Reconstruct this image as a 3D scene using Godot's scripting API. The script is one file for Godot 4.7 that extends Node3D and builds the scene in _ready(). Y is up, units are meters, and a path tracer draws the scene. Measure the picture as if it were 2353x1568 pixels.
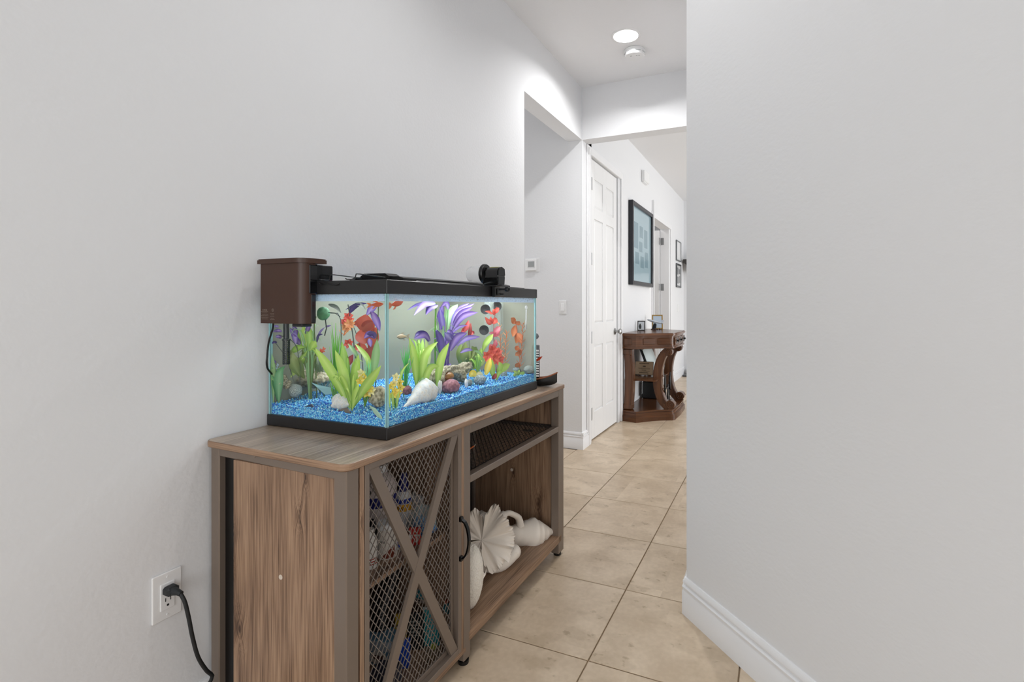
extends Node3D
# A fish tank on a wood-and-metal TV cabinet in a white hallway. x to the right, -z along the hallway, y up, metres.

class Mb:
	var v := PackedVector3Array()
	var n := PackedVector3Array()
	var t := PackedVector2Array()
	var c := PackedColorArray()
	var ix := PackedInt32Array()
	var tint := Color.WHITE
	var uo := Vector2.ZERO

	func put(p: Vector3, nn: Vector3, uv: Vector2) -> int:
		v.append(p); n.append(nn); t.append(uv + uo); c.append(tint)
		return v.size() - 1

	func tri3(a: int, b: int, d: int) -> void:
		ix.append(a); ix.append(d); ix.append(b)

	func tri(a: Vector3, b: Vector3, d: Vector3) -> void:
		var nn := (b - a).cross(d - a).normalized()
		tri3(put(a, nn, Vector2(a.x + a.z, a.y)), put(b, nn, Vector2(b.x + b.z, b.y)), put(d, nn, Vector2(d.x + d.z, d.y)))

	func quad(a: Vector3, b: Vector3, d: Vector3, e: Vector3, ua := Vector2(0, 0), ub := Vector2(1, 0), ud := Vector2(1, 1), ue := Vector2(0, 1)) -> void:
		var nn := (b - a).cross(d - a)
		if nn.length_squared() < 1e-16:
			nn = (d - a).cross(e - a)
		nn = nn.normalized()
		var i := put(a, nn, ua)
		put(b, nn, ub); put(d, nn, ud); put(e, nn, ue)
		tri3(i, i + 1, i + 2); tri3(i, i + 2, i + 3)

	# box with chamfered edges; grain = axis along which the texture's v runs
	func box(ctr: Vector3, size: Vector3, bev := 0.0, grain := 1, xf := Transform3D()) -> void:
		var h := size / 2.0
		var b := minf(bev, minf(h.x, minf(h.y, h.z)) * 0.9)
		for k in 3:
			var a := (k + 1) % 3
			var q := (k + 2) % 3
			for s in [-1.0, 1.0]:
				var P := []
				for co in [[-1, -1], [1, -1], [1, 1], [-1, 1]]:
					var p := Vector3.ZERO
					p[k] = s * h[k]; p[a] = co[0] * (h[a] - b); p[q] = co[1] * (h[q] - b)
					P.append(p)
				if s < 0:
					P = [P[0], P[3], P[2], P[1]]
				var U := []
				for p in P:
					var w: Vector3 = p + ctr
					U.append(Vector2(w[q], w[a]) if grain == a else Vector2(w[a], w[q]))
				quad(xf * (P[0] + ctr), xf * (P[1] + ctr), xf * (P[2] + ctr), xf * (P[3] + ctr), U[0], U[1], U[2], U[3])
		if b <= 0.0:
			return
		for k in 3:
			var a := (k + 1) % 3
			var q := (k + 2) % 3
			for sa in [-1.0, 1.0]:
				for sq in [-1.0, 1.0]:
					var P := []
					for e in [[-1, 0], [1, 0], [1, 1], [-1, 1]]:
						var p := Vector3.ZERO
						p[k] = e[0] * (h[k] - b)
						p[a] = sa * (h[a] if e[1] == 0 else h[a] - b)
						p[q] = sq * (h[q] - b if e[1] == 0 else h[q])
						P.append(p)
					if sa * sq < 0:
						P = [P[0], P[3], P[2], P[1]]
					var U := []
					for p in P:
						var w: Vector3 = p + ctr
						U.append(Vector2(w[a] + w[q], w[k]) if grain == k else Vector2(w[k], w[a] + w[q]))
					quad(xf * (P[0] + ctr), xf * (P[1] + ctr), xf * (P[2] + ctr), xf * (P[3] + ctr), U[0], U[1], U[2], U[3])
		for sx in [-1.0, 1.0]:
			for sy in [-1.0, 1.0]:
				for sz in [-1.0, 1.0]:
					var s := Vector3(sx, sy, sz)
					var p0 := s * Vector3(h.x, h.y - b, h.z - b) + ctr
					var p1 := s * Vector3(h.x - b, h.y, h.z - b) + ctr
					var p2 := s * Vector3(h.x - b, h.y - b, h.z) + ctr
					if sx * sy * sz < 0:
						tri(xf * p0, xf * p2, xf * p1)
					else:
						tri(xf * p0, xf * p1, xf * p2)

	func box2(a: Vector3, b: Vector3, bev := 0.0, grain := 1) -> void:
		box((a + b) / 2.0, (b - a).abs(), bev, grain)

	# bar with a rectangular section between two points; wide = direction of the width
	func bar(a: Vector3, b: Vector3, w: float, th: float, wide: Vector3, bev := 0.0) -> void:
		var y := (b - a).normalized()
		var z := (wide - y * wide.dot(y)).normalized()
		box(Vector3.ZERO, Vector3(th, a.distance_to(b), w), bev, 1, Transform3D(Basis(y.cross(z), y, z), (a + b) / 2.0))

	# smooth surface through rows of points; the outside is on the side of (along a row) x (from row to row)
	func grid(rows: Array, wrap := false, cols = null, us := Vector2.ONE) -> void:
		var m: int = rows.size()
		var w: int = rows[0].size()
		var first := v.size()
		for i in m:
			for j in w:
				var l := j - 1
				var r := j + 1
				if wrap:
					l = (l + w - 1) % (w - 1) if l < 0 else l
					r = 1 if r >= w else r
				else:
					l = maxi(l, 0); r = mini(r, w - 1)
				var du: Vector3 = rows[i][r] - rows[i][l]
				var dv: Vector3 = rows[mini(i + 1, m - 1)][j] - rows[maxi(i - 1, 0)][j]
				if du.length_squared() < 1e-14:
					var k := 1 if i == 0 else m - 2
					du = rows[k][r] - rows[k][l]
				var nn := du.cross(dv).normalized()
				if cols != null:
					tint = cols[i][j]
				put(rows[i][j], nn, Vector2(float(j) / (w - 1), float(i) / (m - 1)) * us)
		for i in m - 1:
			for j in w - 1:
				var a := first + i * w + j
				tri3(a, a + 1, a + w + 1); tri3(a, a + w + 1, a + w)

	func tube(pts: Array, rad, sides := 8, cap := true) -> void:
		var rows := []
		var nrm := Vector3.UP
		var m: int = pts.size()
		for i in m:
			var T: Vector3 = (pts[mini(i + 1, m - 1)] - pts[maxi(i - 1, 0)]).normalized()
			if i == 0 and absf(T.y) > 0.9:
				nrm = Vector3.RIGHT
			nrm = (nrm - T * nrm.dot(T)).normalized()
			var B := T.cross(nrm)
			var r: float = rad[i] if rad is Array else rad
			var row := []
			for j in sides + 1:
				var a := TAU * (j % sides) / sides
				row.append(pts[i] + (nrm * cos(a) + B * sin(a)) * r)
			rows.append(row)
		grid(rows, true)
		if cap:
			for e in [0, m - 1]:
				for j in range(1, sides - 1):
					if e == 0:
						tri(rows[e][0], rows[e][j + 1], rows[e][j])
					else:
						tri(rows[e][0], rows[e][j], rows[e][j + 1])

	# profile of Vector2(radius, height) turned about the local y axis
	func lathe(prof: Array, xf: Transform3D, seg := 24) -> void:
		var run := [prof[0]]
		for i in range(1, prof.size()):
			run.append(prof[i])
			var last := i == prof.size() - 1
			var sharp := false
			if not last:
				var a: Vector2 = prof[i] - prof[i - 1]
				var b: Vector2 = prof[i + 1] - prof[i]
				sharp = absf(a.angle_to(b)) > 0.6
			if last or sharp:
				var rows := []
				for p in run:
					var row := []
					for j in seg + 1:
						var th := TAU * (j % seg) / seg
						row.append(xf * Vector3(p.x * cos(th), p.y, -p.x * sin(th)))
					rows.append(row)
				grid(rows, true)
				run = [prof[i]]

	# outline in the local xy plane pushed from z0 to z1
	func prism(poly: Array, z0: float, z1: float, xf := Transform3D(), bev := 0.0) -> void:
		var area := 0.0
		var m := poly.size()
		for i in m:
			area += poly[i].cross(poly[(i + 1) % m])
		var p := poly.duplicate()
		if area < 0:
			p.reverse()
		var pk := PackedVector2Array(p)
		var tr := Geometry2D.triangulate_polygon(pk)
		for k in range(0, tr.size(), 3):
			var q := [p[tr[k]], p[tr[k + 1]], p[tr[k + 2]]]
			if (q[1] - q[0]).cross(q[2] - q[0]) < 0:
				q = [q[0], q[2], q[1]]
			for s in 2:
				var z := z1 if s else z0
				var nn := (xf.basis * Vector3(0, 0, 1 if s else -1)).normalized()
				var id := []
				for e in q:
					id.append(put(xf * Vector3(e.x, e.y, z), nn, Vector2(e.x, e.y)))
				if s:
					tri3(id[0], id[1], id[2])
				else:
					tri3(id[0], id[2], id[1])
		var en := []
		for i in m:
			var d: Vector2 = (p[(i + 1) % m] - p[i]).normalized()
			en.append(Vector2(d.y, -d.x))
		var along := 0.0
		for i in m:
			var a: Vector2 = p[i]
			var b: Vector2 = p[(i + 1) % m]
			var ne: Vector2 = en[i]
			var pa: Vector2 = en[(i + m - 1) % m]
			var pb: Vector2 = en[(i + 1) % m]
			var na: Vector2 = (ne + pa).normalized() if ne.dot(pa) > 0.75 else ne
			var nb: Vector2 = (ne + pb).normalized() if ne.dot(pb) > 0.75 else ne
			var l := a.distance_to(b)
			var A := xf.basis * Vector3(na.x, na.y, 0)
			var B := xf.basis * Vector3(nb.x, nb.y, 0)
			var i0 := put(xf * Vector3(a.x, a.y, z0), A.normalized(), Vector2(z0, along))
			put(xf * Vector3(b.x, b.y, z0), B.normalized(), Vector2(z0, along + l))
			put(xf * Vector3(b.x, b.y, z1), B.normalized(), Vector2(z1, along + l))
			put(xf * Vector3(a.x, a.y, z1), A.normalized(), Vector2(z1, along))
			tri3(i0, i0 + 1, i0 + 2); tri3(i0, i0 + 2, i0 + 3)
			along += l

	# lumpy ball
	func ball(ctr: Vector3, r: Vector3, rough := 0.0, sd := 1, basis := Basis(), seg := 18, freq := 1.6) -> void:
		var ns := FastNoiseLite.new()
		ns.seed = sd; ns.frequency = freq
		var rows := []
		for i in seg + 1:
			var ph := PI * i / seg - PI / 2
			var row := []
			for j in 2 * seg + 1:
				var th := TAU * (j % (2 * seg)) / (2 * seg)
				var d := Vector3(cos(ph) * cos(th), sin(ph), -cos(ph) * sin(th))
				row.append(ctr + basis * (d * r * (1.0 + rough * ns.get_noise_3dv(d))))
			rows.append(row)
		grid(rows, true, null, Vector2(2, 1))

	func mesh(org := Vector3.ZERO) -> ArrayMesh:
		var a := []
		a.resize(Mesh.ARRAY_MAX)
		var vv := v.duplicate()
		if org != Vector3.ZERO:
			for i in vv.size():
				vv[i] -= org
		a[Mesh.ARRAY_VERTEX] = vv; a[Mesh.ARRAY_NORMAL] = n; a[Mesh.ARRAY_TEX_UV] = t; a[Mesh.ARRAY_COLOR] = c; a[Mesh.ARRAY_INDEX] = ix
		var m := ArrayMesh.new()
		m.add_surface_from_arrays(Mesh.PRIMITIVE_TRIANGLES, a)
		return m


var taken := {}
var M := {}
var R := RandomNumberGenerator.new()

func numbered(called: String) -> String:
	var k: int = taken.get(called, 0)
	taken[called] = k + 1
	return called if k == 0 else "%s_%03d" % [called, k]

func origin(p: Node) -> Vector3:
	var o := Vector3.ZERO
	while p != self and p is Node3D:
		o += p.position
		p = p.get_parent()
	return o

func obj(called: String, m: Mb, mat: Material, parent: Node = self, label := "") -> MeshInstance3D:
	var mi := MeshInstance3D.new()
	mi.name = numbered(called) if parent == self else called
	mi.mesh = m.mesh(origin(parent))
	mi.material_override = mat
	if label:
		mi.set_meta("label", label)
	parent.add_child(mi, true)
	return mi

func tag(o: Node3D, label: String, category: String, group := "", kind := "") -> Node3D:
	o.set_meta("label", label)
	o.set_meta("category", category)
	if group: o.set_meta("group", group)
	if kind: o.set_meta("kind", kind)
	return o

func thing(called: String, at: Vector3, label: String, category: String, group := "") -> Node3D:
	var o := Node3D.new()
	o.name = numbered(called)
	o.position = at
	add_child(o)
	return tag(o, label, category, group)

func struct(called: String, m: Mb, mat: Material, label: String, category: String) -> MeshInstance3D:
	var o := obj(called, m, mat)
	tag(o, label, category, "", "structure")
	return o

func mat(col: Color, rough := 0.6, metal := 0.0, tex: Texture2D = null, sc := 1.0) -> StandardMaterial3D:
	var m := StandardMaterial3D.new()
	m.albedo_color = col
	m.roughness = rough
	m.metallic = metal
	if tex:
		m.albedo_texture = tex
		m.uv1_scale = Vector3(sc, sc * 0.8, sc)
	return m

func pane(col: Color, alpha: float) -> StandardMaterial3D:
	var m := mat(Color(col.r, col.g, col.b, alpha), 0.02)
	m.transparency = BaseMaterial3D.TRANSPARENCY_ALPHA
	m.cull_mode = BaseMaterial3D.CULL_DISABLED
	return m

func noise(freq: float, sd: int, oct := 4) -> FastNoiseLite:
	var f := FastNoiseLite.new()
	f.noise_type = FastNoiseLite.TYPE_SIMPLEX_SMOOTH
	f.frequency = freq; f.seed = sd; f.fractal_octaves = oct
	return f

func ramp(stops: Array, x: float) -> Color:
	x = clampf(x, 0.0, 1.0)
	for i in range(1, stops.size()):
		if x <= stops[i][0]:
			return (stops[i - 1][1] as Color).lerp(stops[i][1], inverse_lerp(stops[i - 1][0], stops[i][0], x))
	return stops[-1][1]

func wood_tex(sd: int, stops: Array, w := 512, h := 1024, streak := 1.0) -> ImageTexture:
	# long fine grain with a few knots; the ends of the picture meet
	var im := Image.create(w, h, false, Image.FORMAT_RGB8)
	var broad := noise(0.006, sd, 3)
	var fine := noise(0.05, sd + 1, 3)
	var hair := noise(0.2, sd + 2, 2)
	var rng := RandomNumberGenerator.new()
	rng.seed = sd
	var knots := []
	for k in 6:
		knots.append(Vector3(rng.randf() * w, h * (0.1 + 0.8 * rng.randf()), 4.0 + rng.randf() * 5.0))
	var band := h / 5
	for y in h:
		var y2 := y - h
		var t := clampf(float(y - (h - band)) / band, 0, 1)
		for x in w:
			var dx := 0.0
			var dark := 0.0
			for k in knots:
				var ox: float = x - k.x
				var oy: float = (y - k.y) * 0.30
				var d2: float = (ox * ox + oy * oy) / (k.z * k.z)
				if d2 < 30.0:
					var g := exp(-d2 * 0.22)
					dx += g * signf(ox) * k.z * 1.6
					dark += g * 0.13 + exp(-d2 * 1.2) * 0.16 + g * 0.09 * sin(sqrt(d2) * 7.0)
			var sx := x + dx
			var a := broad.get_noise_2d(sx * 3.6, y * 0.30)
			var b := fine.get_noise_2d(sx * 2.2, y * 0.028)
			var c := hair.get_noise_2d(sx * 2.6, y * 0.02)
			if t > 0.0:
				a = lerpf(a, broad.get_noise_2d(sx * 3.6, y2 * 0.30), t)
				b = lerpf(b, fine.get_noise_2d(sx * 2.2, y2 * 0.028), t)
				c = lerpf(c, hair.get_noise_2d(sx * 2.6, y2 * 0.02), t)
			im.set_pixel(x, y, ramp(stops, 0.56 + a * 0.20 + b * 0.20 * streak + c * 0.30 * streak - dark))
	im.generate_mipmaps()
	return ImageTexture.create_from_image(im)

func tile_tex(sd: int) -> ImageTexture:
	var im := Image.create(384, 384, false, Image.FORMAT_RGB8)
	var broad := noise(0.008, sd, 5)
	var vein := noise(0.014, sd + 5, 5)
	var pit := noise(0.045, sd + 9, 4)
	var lo := Color(0.765, 0.685, 0.585)
	var hi := Color(0.86, 0.785, 0.69)
	var dk := Color(0.56, 0.48, 0.375)
	var grit := noise(0.10, sd + 13, 4)
	for y in 384:
		for x in 384:
			var a := broad.get_noise_2d(x, y * 1.2) * 0.9 + 0.5 + grit.get_noise_2d(x, y * 1.2) * 0.30
			var c := lo.lerp(hi, clampf(a, 0, 1))
			var v := vein.get_noise_2d(x * 0.8, y * 1.4)
			c = c.lerp(dk, clampf((v - 0.12) * 0.7, 0, 0.16))
			var p := pit.get_noise_2d(x, y * 1.6)
			c = c.lerp(dk, clampf((p - 0.38) * 3.0, 0, 0.4) * clampf(v * 4.0 - 0.1, 0, 1))
			im.set_pixel(x, y, c)
	im.generate_mipmaps()
	return ImageTexture.create_from_image(im)

func noise_tex(freq: float, sd: int, stops = null, normal := false, size := 512, type := FastNoiseLite.TYPE_SIMPLEX_SMOOTH, bump := 4.0) -> NoiseTexture2D:
	var t := NoiseTexture2D.new()
	t.width = size; t.height = size
	t.seamless = true
	var f := noise(freq, sd)
	f.noise_type = type
	t.noise = f
	if normal:
		t.as_normal_map = true
		t.bump_strength = bump
	if stops:
		var g := Gradient.new()
		g.offsets = PackedFloat32Array(stops.map(func(s): return s[0]))
		g.colors = PackedColorArray(stops.map(func(s): return s[1]))
		t.color_ramp = g
	return t

# one leaf: a curved, slightly folded blade along the given points
func leaf(pts: Array, width: float, base: Color, tip: Color, rib: Color, face := Vector3(0.75, 0.15, 0.6), tip_shape := 1.0, fold := 0.25, droop := 0.0) -> Mb:
	var m := Mb.new()
	leaf_into(m, pts, width, base, tip, rib, face, tip_shape, fold)
	return m

func spline(pts: Array, n: int) -> Array:
	var cv := Curve3D.new()
	for i in pts.size():
		var d: Vector3 = (pts[mini(i + 1, pts.size() - 1)] - pts[maxi(i - 1, 0)]) / 6.0
		cv.add_point(pts[i], -d, d)
	cv.bake_interval = 0.004
	var out := []
	for i in n:
		out.append(cv.sample_baked(cv.get_baked_length() * i / (n - 1), true))
	return out

func leaf_into(m: Mb, pts: Array, width: float, base: Color, tip: Color, rib: Color, face := Vector3(0.75, 0.15, 0.6), tip_shape := 1.0, fold := 0.25, n := 12) -> void:
	var sp := spline(pts, n)
	var rows := []
	var cols := []
	for i in n:
		var u := float(i) / (n - 1)
		var T: Vector3 = (sp[mini(i + 1, n - 1)] - sp[maxi(i - 1, 0)]).normalized()
		var side := T.cross(face).normalized()
		var up := side.cross(T).normalized()
		var w := width * 0.5 * pow(sin(PI * pow(clampf(0.08 + u * 0.92, 0, 1), tip_shape)), 0.9)
		if i == n - 1:
			w = 0.0003
		var row := []
		var cr := []
		for j in 5:
			var s := (j - 2) / 2.0
			row.append(sp[i] + side * (s * w) + up * (absf(s) * w * fold))
			var c := base.lerp(tip, u)
			cr.append(c.lerp(rib, 0.85 if j == 2 else (0.4 if j in [1, 3] else 0.0)))
		rows.append(row)
		cols.append(cr)
	m.grid(rows, false, cols)
	m.tint = Color.WHITE

# thin blades fanning from a foot: one joined tuft
func tuft(m: Mb, foot: Vector3, tip: Vector3, n: int, spread: float, col: Color, col2: Color, w := 0.0014) -> void:
	for k in n:
		var s := R.randf()
		var st := foot.lerp(tip, s * 0.55)
		var ax := (tip - foot)
		var out := Vector3(R.randf_range(-1, 1), R.randf_range(-0.2, 0.6), R.randf_range(-1, 1)) * spread
		var en := st + ax * R.randf_range(0.3, 0.5) + out
		var mid := st.lerp(en, 0.5) + out * 0.15 + Vector3(0, 0.004, 0)
		leaf_into(m, [st, mid, en], w * R.randf_range(0.8, 1.3) * 2.0, col, col2, col2, Vector3(0.75, 0.1, 0.6), 0.8, 0.1, 6)

# a spiral shell: rings of changing radius along an axis
func shell_into(m: Mb, a: Vector3, b: Vector3, prof: Array, ridges: float, ridge_amp: float, knobs: int, knob_at: float, knob_amp: float, flat := 1.0, flat_dir := Vector3.UP, rings := 60) -> void:
	var T := (b - a).normalized()
	var N := (flat_dir - T * flat_dir.dot(T)).normalized()
	var B := T.cross(N)
	var rows := []
	for i in rings + 1:
		var u := float(i) / rings
		var r := 0.0
		for k in range(1, prof.size()):
			if u <= prof[k].x or k == prof.size() - 1:
				var f := inverse_lerp(prof[k - 1].x, prof[k].x, u)
				f = f * f * (3 - 2 * f) * 0.6 + f * 0.4
				r = lerpf(prof[k - 1].y, prof[k].y, f)
				break
		var row := []
		for j in 41:
			var th := TAU * (j % 40) / 40
			var q := r * (1.0 + ridge_amp * sin(TAU * (u * ridges) + th))
			q *= 1.0 + knob_amp * exp(-pow((u - knob_at) / 0.06, 2)) * pow(maxf(0, cos(th * knobs * 0.5)), 2.0)
			row.append(a.lerp(b, u) + N * cos(th) * q * flat + B * sin(th) * q)
		rows.append(row)
	m.grid(rows, true, null, Vector2(3, 6))

func text_into(parent: Node, called: String, s: String, size: float, xf: Transform3D, mt: Material, font := "Droid Sans", depth := 0.0004) -> void:
	var tm := TextMesh.new()
	tm.text = s
	var f := SystemFont.new()
	f.font_names = PackedStringArray([font])
	tm.font = f
	tm.font_size = 32
	tm.pixel_size = size / 32.0
	tm.depth = depth
	tm.curve_step = 1.0
	var mi := MeshInstance3D.new()
	mi.name = called
	mi.mesh = tm
	mi.material_override = mt
	xf.origin -= origin(parent)
	mi.transform = xf
	parent.add_child(mi, true)

func circle(r: float, n: int, c := Vector2.ZERO, sx := 1.0) -> Array:
	var o := []
	for i in n:
		o.append(c + Vector2(cos(TAU * i / n) * sx, sin(TAU * i / n)) * r)
	return o

func _ready() -> void:
	R.seed = 7
	# ---------- camera, sky, lights, exposure ----------
	var cam := Camera3D.new()
	cam.name = "camera"
	cam.projection = Camera3D.PROJECTION_FRUSTUM
	cam.near = 0.05
	cam.far = 60.0
	cam.size = 1568.0 / 1186.0 * cam.near
	cam.frustum_offset = Vector2((1176.5 - 1276.0) / 1186.0, (702.0 - 784.0) / 1186.0) * cam.near
	cam.position = Vector3(0, 1.165, 0)
	cam.rotation.y = deg_to_rad(23.269)
	add_child(cam)
	cam.current = true
	var we := WorldEnvironment.new()
	we.name = "world"
	var env := Environment.new()
	env.background_mode = Environment.BG_COLOR
	env.background_color = Color(0.75, 0.8, 0.86)
	env.background_energy_multiplier = 1.0
	env.tonemap_mode = Environment.TONE_MAPPER_LINEAR
	env.tonemap_exposure = 1.0
	env.sdfgi_enabled = true
	env.ssao_enabled = true
	env.ssil_enabled = true
	we.environment = env
	add_child(we)
	area("added_window_light", Vector3(0.15, 1.45, 3.1), Vector3(0, 0, -1), Vector2(2.6, 2.0), 4.75, Color(0.98, 0.99, 1.0))  # unseen window added behind the viewpoint for soft light
	area("added_window_light_side", Vector3(3.1, 1.45, 2.4), Vector3(-1, 0, 0), Vector2(1.4, 2.0), 2.2, Color(0.98, 0.99, 1.0))  # unseen side window added to light the left wall
	area("patio_window_light", Vector3(3.4, 1.4, -6.6), Vector3(-1, 0, 0), Vector2(3.2, 2.3), 13.0, Color(0.97, 0.985, 1.0))
	area("passage_fill_light", Vector3(-3.9, 1.6, -3.4), Vector3(1, 0, 0), Vector2(0.8, 1.4), 1.35, Color(1, 1, 1))  # lamp added to brighten the thermostat wall; the passage has no window
	materials()
	shell()
	openings()
	hall_fittings()
	cabinet()
	aquarium()
	planting()
	tank_decor()
	on_top()
	cabinet_goods()
	plaster_shells()
	outlet()
	console()
	great_room()

func area(called: String, at: Vector3, to: Vector3, size: Vector2, energy: float, col: Color) -> void:
	var l := AreaLight3D.new()
	l.name = called
	l.area_size = size
	l.light_energy = energy
	l.light_color = col
	l.shadow_enabled = true
	l.area_range = 20.0
	l.position = at
	l.basis = Basis.looking_at(to, Vector3.UP if absf(to.y) < 0.9 else Vector3.RIGHT)
	add_child(l)

func materials() -> void:
	var wn := noise_tex(0.06, 3, null, true, 512, FastNoiseLite.TYPE_SIMPLEX_SMOOTH, 2.0)
	for k in [["wall", Color(0.90, 0.902, 0.908)], ["ceiling", Color(0.935, 0.935, 0.94)]]:
		var m := mat(k[1], 0.75)
		m.normal_enabled = true
		m.normal_texture = wn
		m.normal_scale = 0.18
		m.uv1_triplanar = true
		m.uv1_world_triplanar = true
		m.uv1_scale = Vector3(1.6, 1.6, 1.6)
		M[k[0]] = m
	M.trim = mat(Color(0.93, 0.93, 0.935), 0.35)
	M.door = mat(Color(0.93, 0.93, 0.93), 0.4)
	M.grout = mat(Color(0.70, 0.61, 0.50), 0.9)
	M.subfloor = mat(Color(0.76, 0.69, 0.59), 0.6)
	M.tiles = []
	for k in 4:
		var tm := mat(Color(1, 1, 1), 0.32, 0.0, tile_tex(20 + k * 31), 1.0)
		tm.metallic_specular = 0.4
		M.tiles.append(tm)
	M.plastic_white = mat(Color(0.93, 0.93, 0.93), 0.35)
	M.lamp = mat(Color(1, 1, 1), 0.5)
	M.lamp.emission_enabled = true
	M.lamp.emission = Color(1, 1, 1)
	M.lamp.emission_energy_multiplier = 2.5
	M.window = mat(Color(0.9, 0.9, 0.9), 0.2)
	M.window.emission_enabled = true
	M.window.emission = Color(0.95, 0.98, 1.0)
	M.window.emission_energy_multiplier = 0.3
	M.reflector = mat(Color(0.97, 0.97, 0.97), 0.3)
	M.nickel = mat(Color(0.62, 0.62, 0.62), 0.28, 0.9)
	M.black = mat(Color(0.035, 0.035, 0.04), 0.35)
	M.black_gloss = mat(Color(0.02, 0.02, 0.024), 0.12)
	M.rubber = mat(Color(0.11, 0.12, 0.13), 0.55)
	M.slot = mat(Color(0.12, 0.12, 0.12), 0.7)
	M.screen = mat(Color(0.62, 0.63, 0.63), 0.3)
	var ws := [[0.0, Color(0.20, 0.135, 0.10)], [0.3, Color(0.41, 0.31, 0.235)], [0.55, Color(0.58, 0.46, 0.365)], [0.8, Color(0.69, 0.565, 0.455)], [1.0, Color(0.78, 0.66, 0.55)]]
	var wt := wood_tex(5, ws)
	M.wood = mat(Color(1, 1, 1), 0.42, 0.0, wt, 1.5)
	M.wood_top = mat(Color(1, 1, 1), 0.3, 0.0, wood_tex(8, [[0.0, Color(0.30, 0.245, 0.205)], [0.3, Color(0.47, 0.40, 0.345)], [0.55, Color(0.62, 0.545, 0.475)], [0.8, Color(0.73, 0.66, 0.59)], [1.0, Color(0.80, 0.74, 0.67)]], 512, 768), 1.3)  # same laminate as wood; wall sheen painted in as paler, greyer stops
	M.frame = mat(Color(0.50, 0.445, 0.40), 0.34, 0.2)
	M.screen_metal = mat(Color(0.54, 0.50, 0.47), 0.4, 0.3)
	M.dark_mesh = mat(Color(0.24, 0.22, 0.21), 0.45, 0.3)
	M.cam = mat(Color(0.85, 0.80, 0.74), 0.5)
	M.tank_black = mat(Color(0.11, 0.105, 0.11), 0.34)
	M.filter = mat(Color(0.25, 0.145, 0.085), 0.4)
	M.filter_dark = mat(Color(0.03, 0.032, 0.045), 0.18)
	M.print = mat(Color(0.55, 0.50, 0.45), 0.6)
	M.glass = pane(Color(0.75, 0.92, 0.90), 0.02)
	M.glass.metallic_specular = 0.3
	M.glass_haze = pane(Color(0.56, 0.57, 0.50), 0.82)  # water haze and inner reflections painted in as grey-green
	M.glass_haze.metallic_specular = 0.3
	M.water = pane(Color(0.55, 0.75, 0.72), 0.03)
	M.water.metallic_specular = 0.15
	M.film = pane(Color(0.80, 0.90, 1.0), 0.55)  # bubbles, and the lamp-lit band above the water painted pale blue
	M.glass_edge = pane(Color(0.66, 0.88, 0.89), 0.55)
	M.clear = pane(Color(0.93, 0.94, 0.95), 0.3)
	M.tube_clear = pane(Color(0.70, 0.75, 0.72), 0.14)
	M.clear_tint = pane(Color(0.85, 0.95, 0.95), 0.22)
	M.leaf = mat(Color(1, 1, 1), 0.42)
	M.leaf.vertex_color_use_as_albedo = true
	M.leaf.cull_mode = BaseMaterial3D.CULL_DISABLED
	M.leaf.backlight_enabled = true
	M.leaf.backlight = Color(0.55, 0.55, 0.55)
	M.granite = mat(Color(1, 1, 1), 0.7, 0.0, noise_tex(0.05, 9, [[0.0, Color(0.2, 0.22, 0.22)], [0.45, Color(0.45, 0.49, 0.48)], [0.7, Color(0.8, 0.84, 0.8)]]), 1.0)
	M.pink_rock = mat(Color(1, 1, 1), 0.75, 0.0, noise_tex(0.014, 12, [[0.2, Color(0.50, 0.31, 0.35)], [0.55, Color(0.60, 0.39, 0.43)], [0.85, Color(0.68, 0.50, 0.52)]]), 1.0)
	M.grey_rock = mat(Color(1, 1, 1), 0.7, 0.0, noise_tex(0.02, 15, [[0.2, Color(0.40, 0.45, 0.47)], [0.55, Color(0.54, 0.60, 0.61)], [0.8, Color(0.66, 0.70, 0.70)]]), 1.0)
	M.drift = mat(Color(1, 1, 1), 0.85, 0.0, noise_tex(0.014, 18, [[0.2, Color(0.44, 0.41, 0.32)], [0.5, Color(0.62, 0.59, 0.49)], [0.8, Color(0.76, 0.73, 0.63)]]), 1.0)
	M.white_shell = mat(Color(1, 1, 1), 0.5, 0.0, noise_tex(0.006, 21, [[0.2, Color(0.80, 0.82, 0.82)], [0.55, Color(0.88, 0.89, 0.88)], [0.9, Color(0.85, 0.82, 0.76)]]), 1.0)
	M.plaster = mat(Color(0.95, 0.91, 0.86), 0.7)
	var pl := noise_tex(0.035, 24, null, true, 512, FastNoiseLite.TYPE_CELLULAR, 10.0)
	M.plaster_pitted = mat(Color(0.95, 0.92, 0.87), 0.75)
	M.plaster_pitted.normal_enabled = true
	M.plaster_pitted.normal_texture = pl
	M.plaster_pitted.uv1_scale = Vector3(2, 2, 2)
	M.amber = mat(Color(0.55, 0.36, 0.12), 0.25)
	M.gravel = mat(Color(1, 1, 1), 0.4)
	M.gravel.vertex_color_use_as_albedo = true
	M.gravel_bed = mat(Color(0.16, 0.45, 0.75), 0.6)
	var ts := [[0.0, Color(0.13, 0.068, 0.032)], [0.4, Color(0.29, 0.17, 0.09)], [0.7, Color(0.40, 0.245, 0.135)], [1.0, Color(0.48, 0.31, 0.18)]]
	M.mahogany = mat(Color(1, 1, 1), 0.22, 0.0, wood_tex(40, ts, 256, 512, 0.6), 1.5)
	M.mahogany_dark = mat(Color(0.09, 0.04, 0.025), 0.25)

func tuck(m: Mb, x0: float, x1: float, y0: float, y1: float, z0: float, z1: float, bev := 0.0) -> void:
	m.box2(Vector3(minf(x0, x1), y0, minf(z0, z1)), Vector3(maxf(x0, x1), y1, maxf(z0, z1)), bev)

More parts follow.
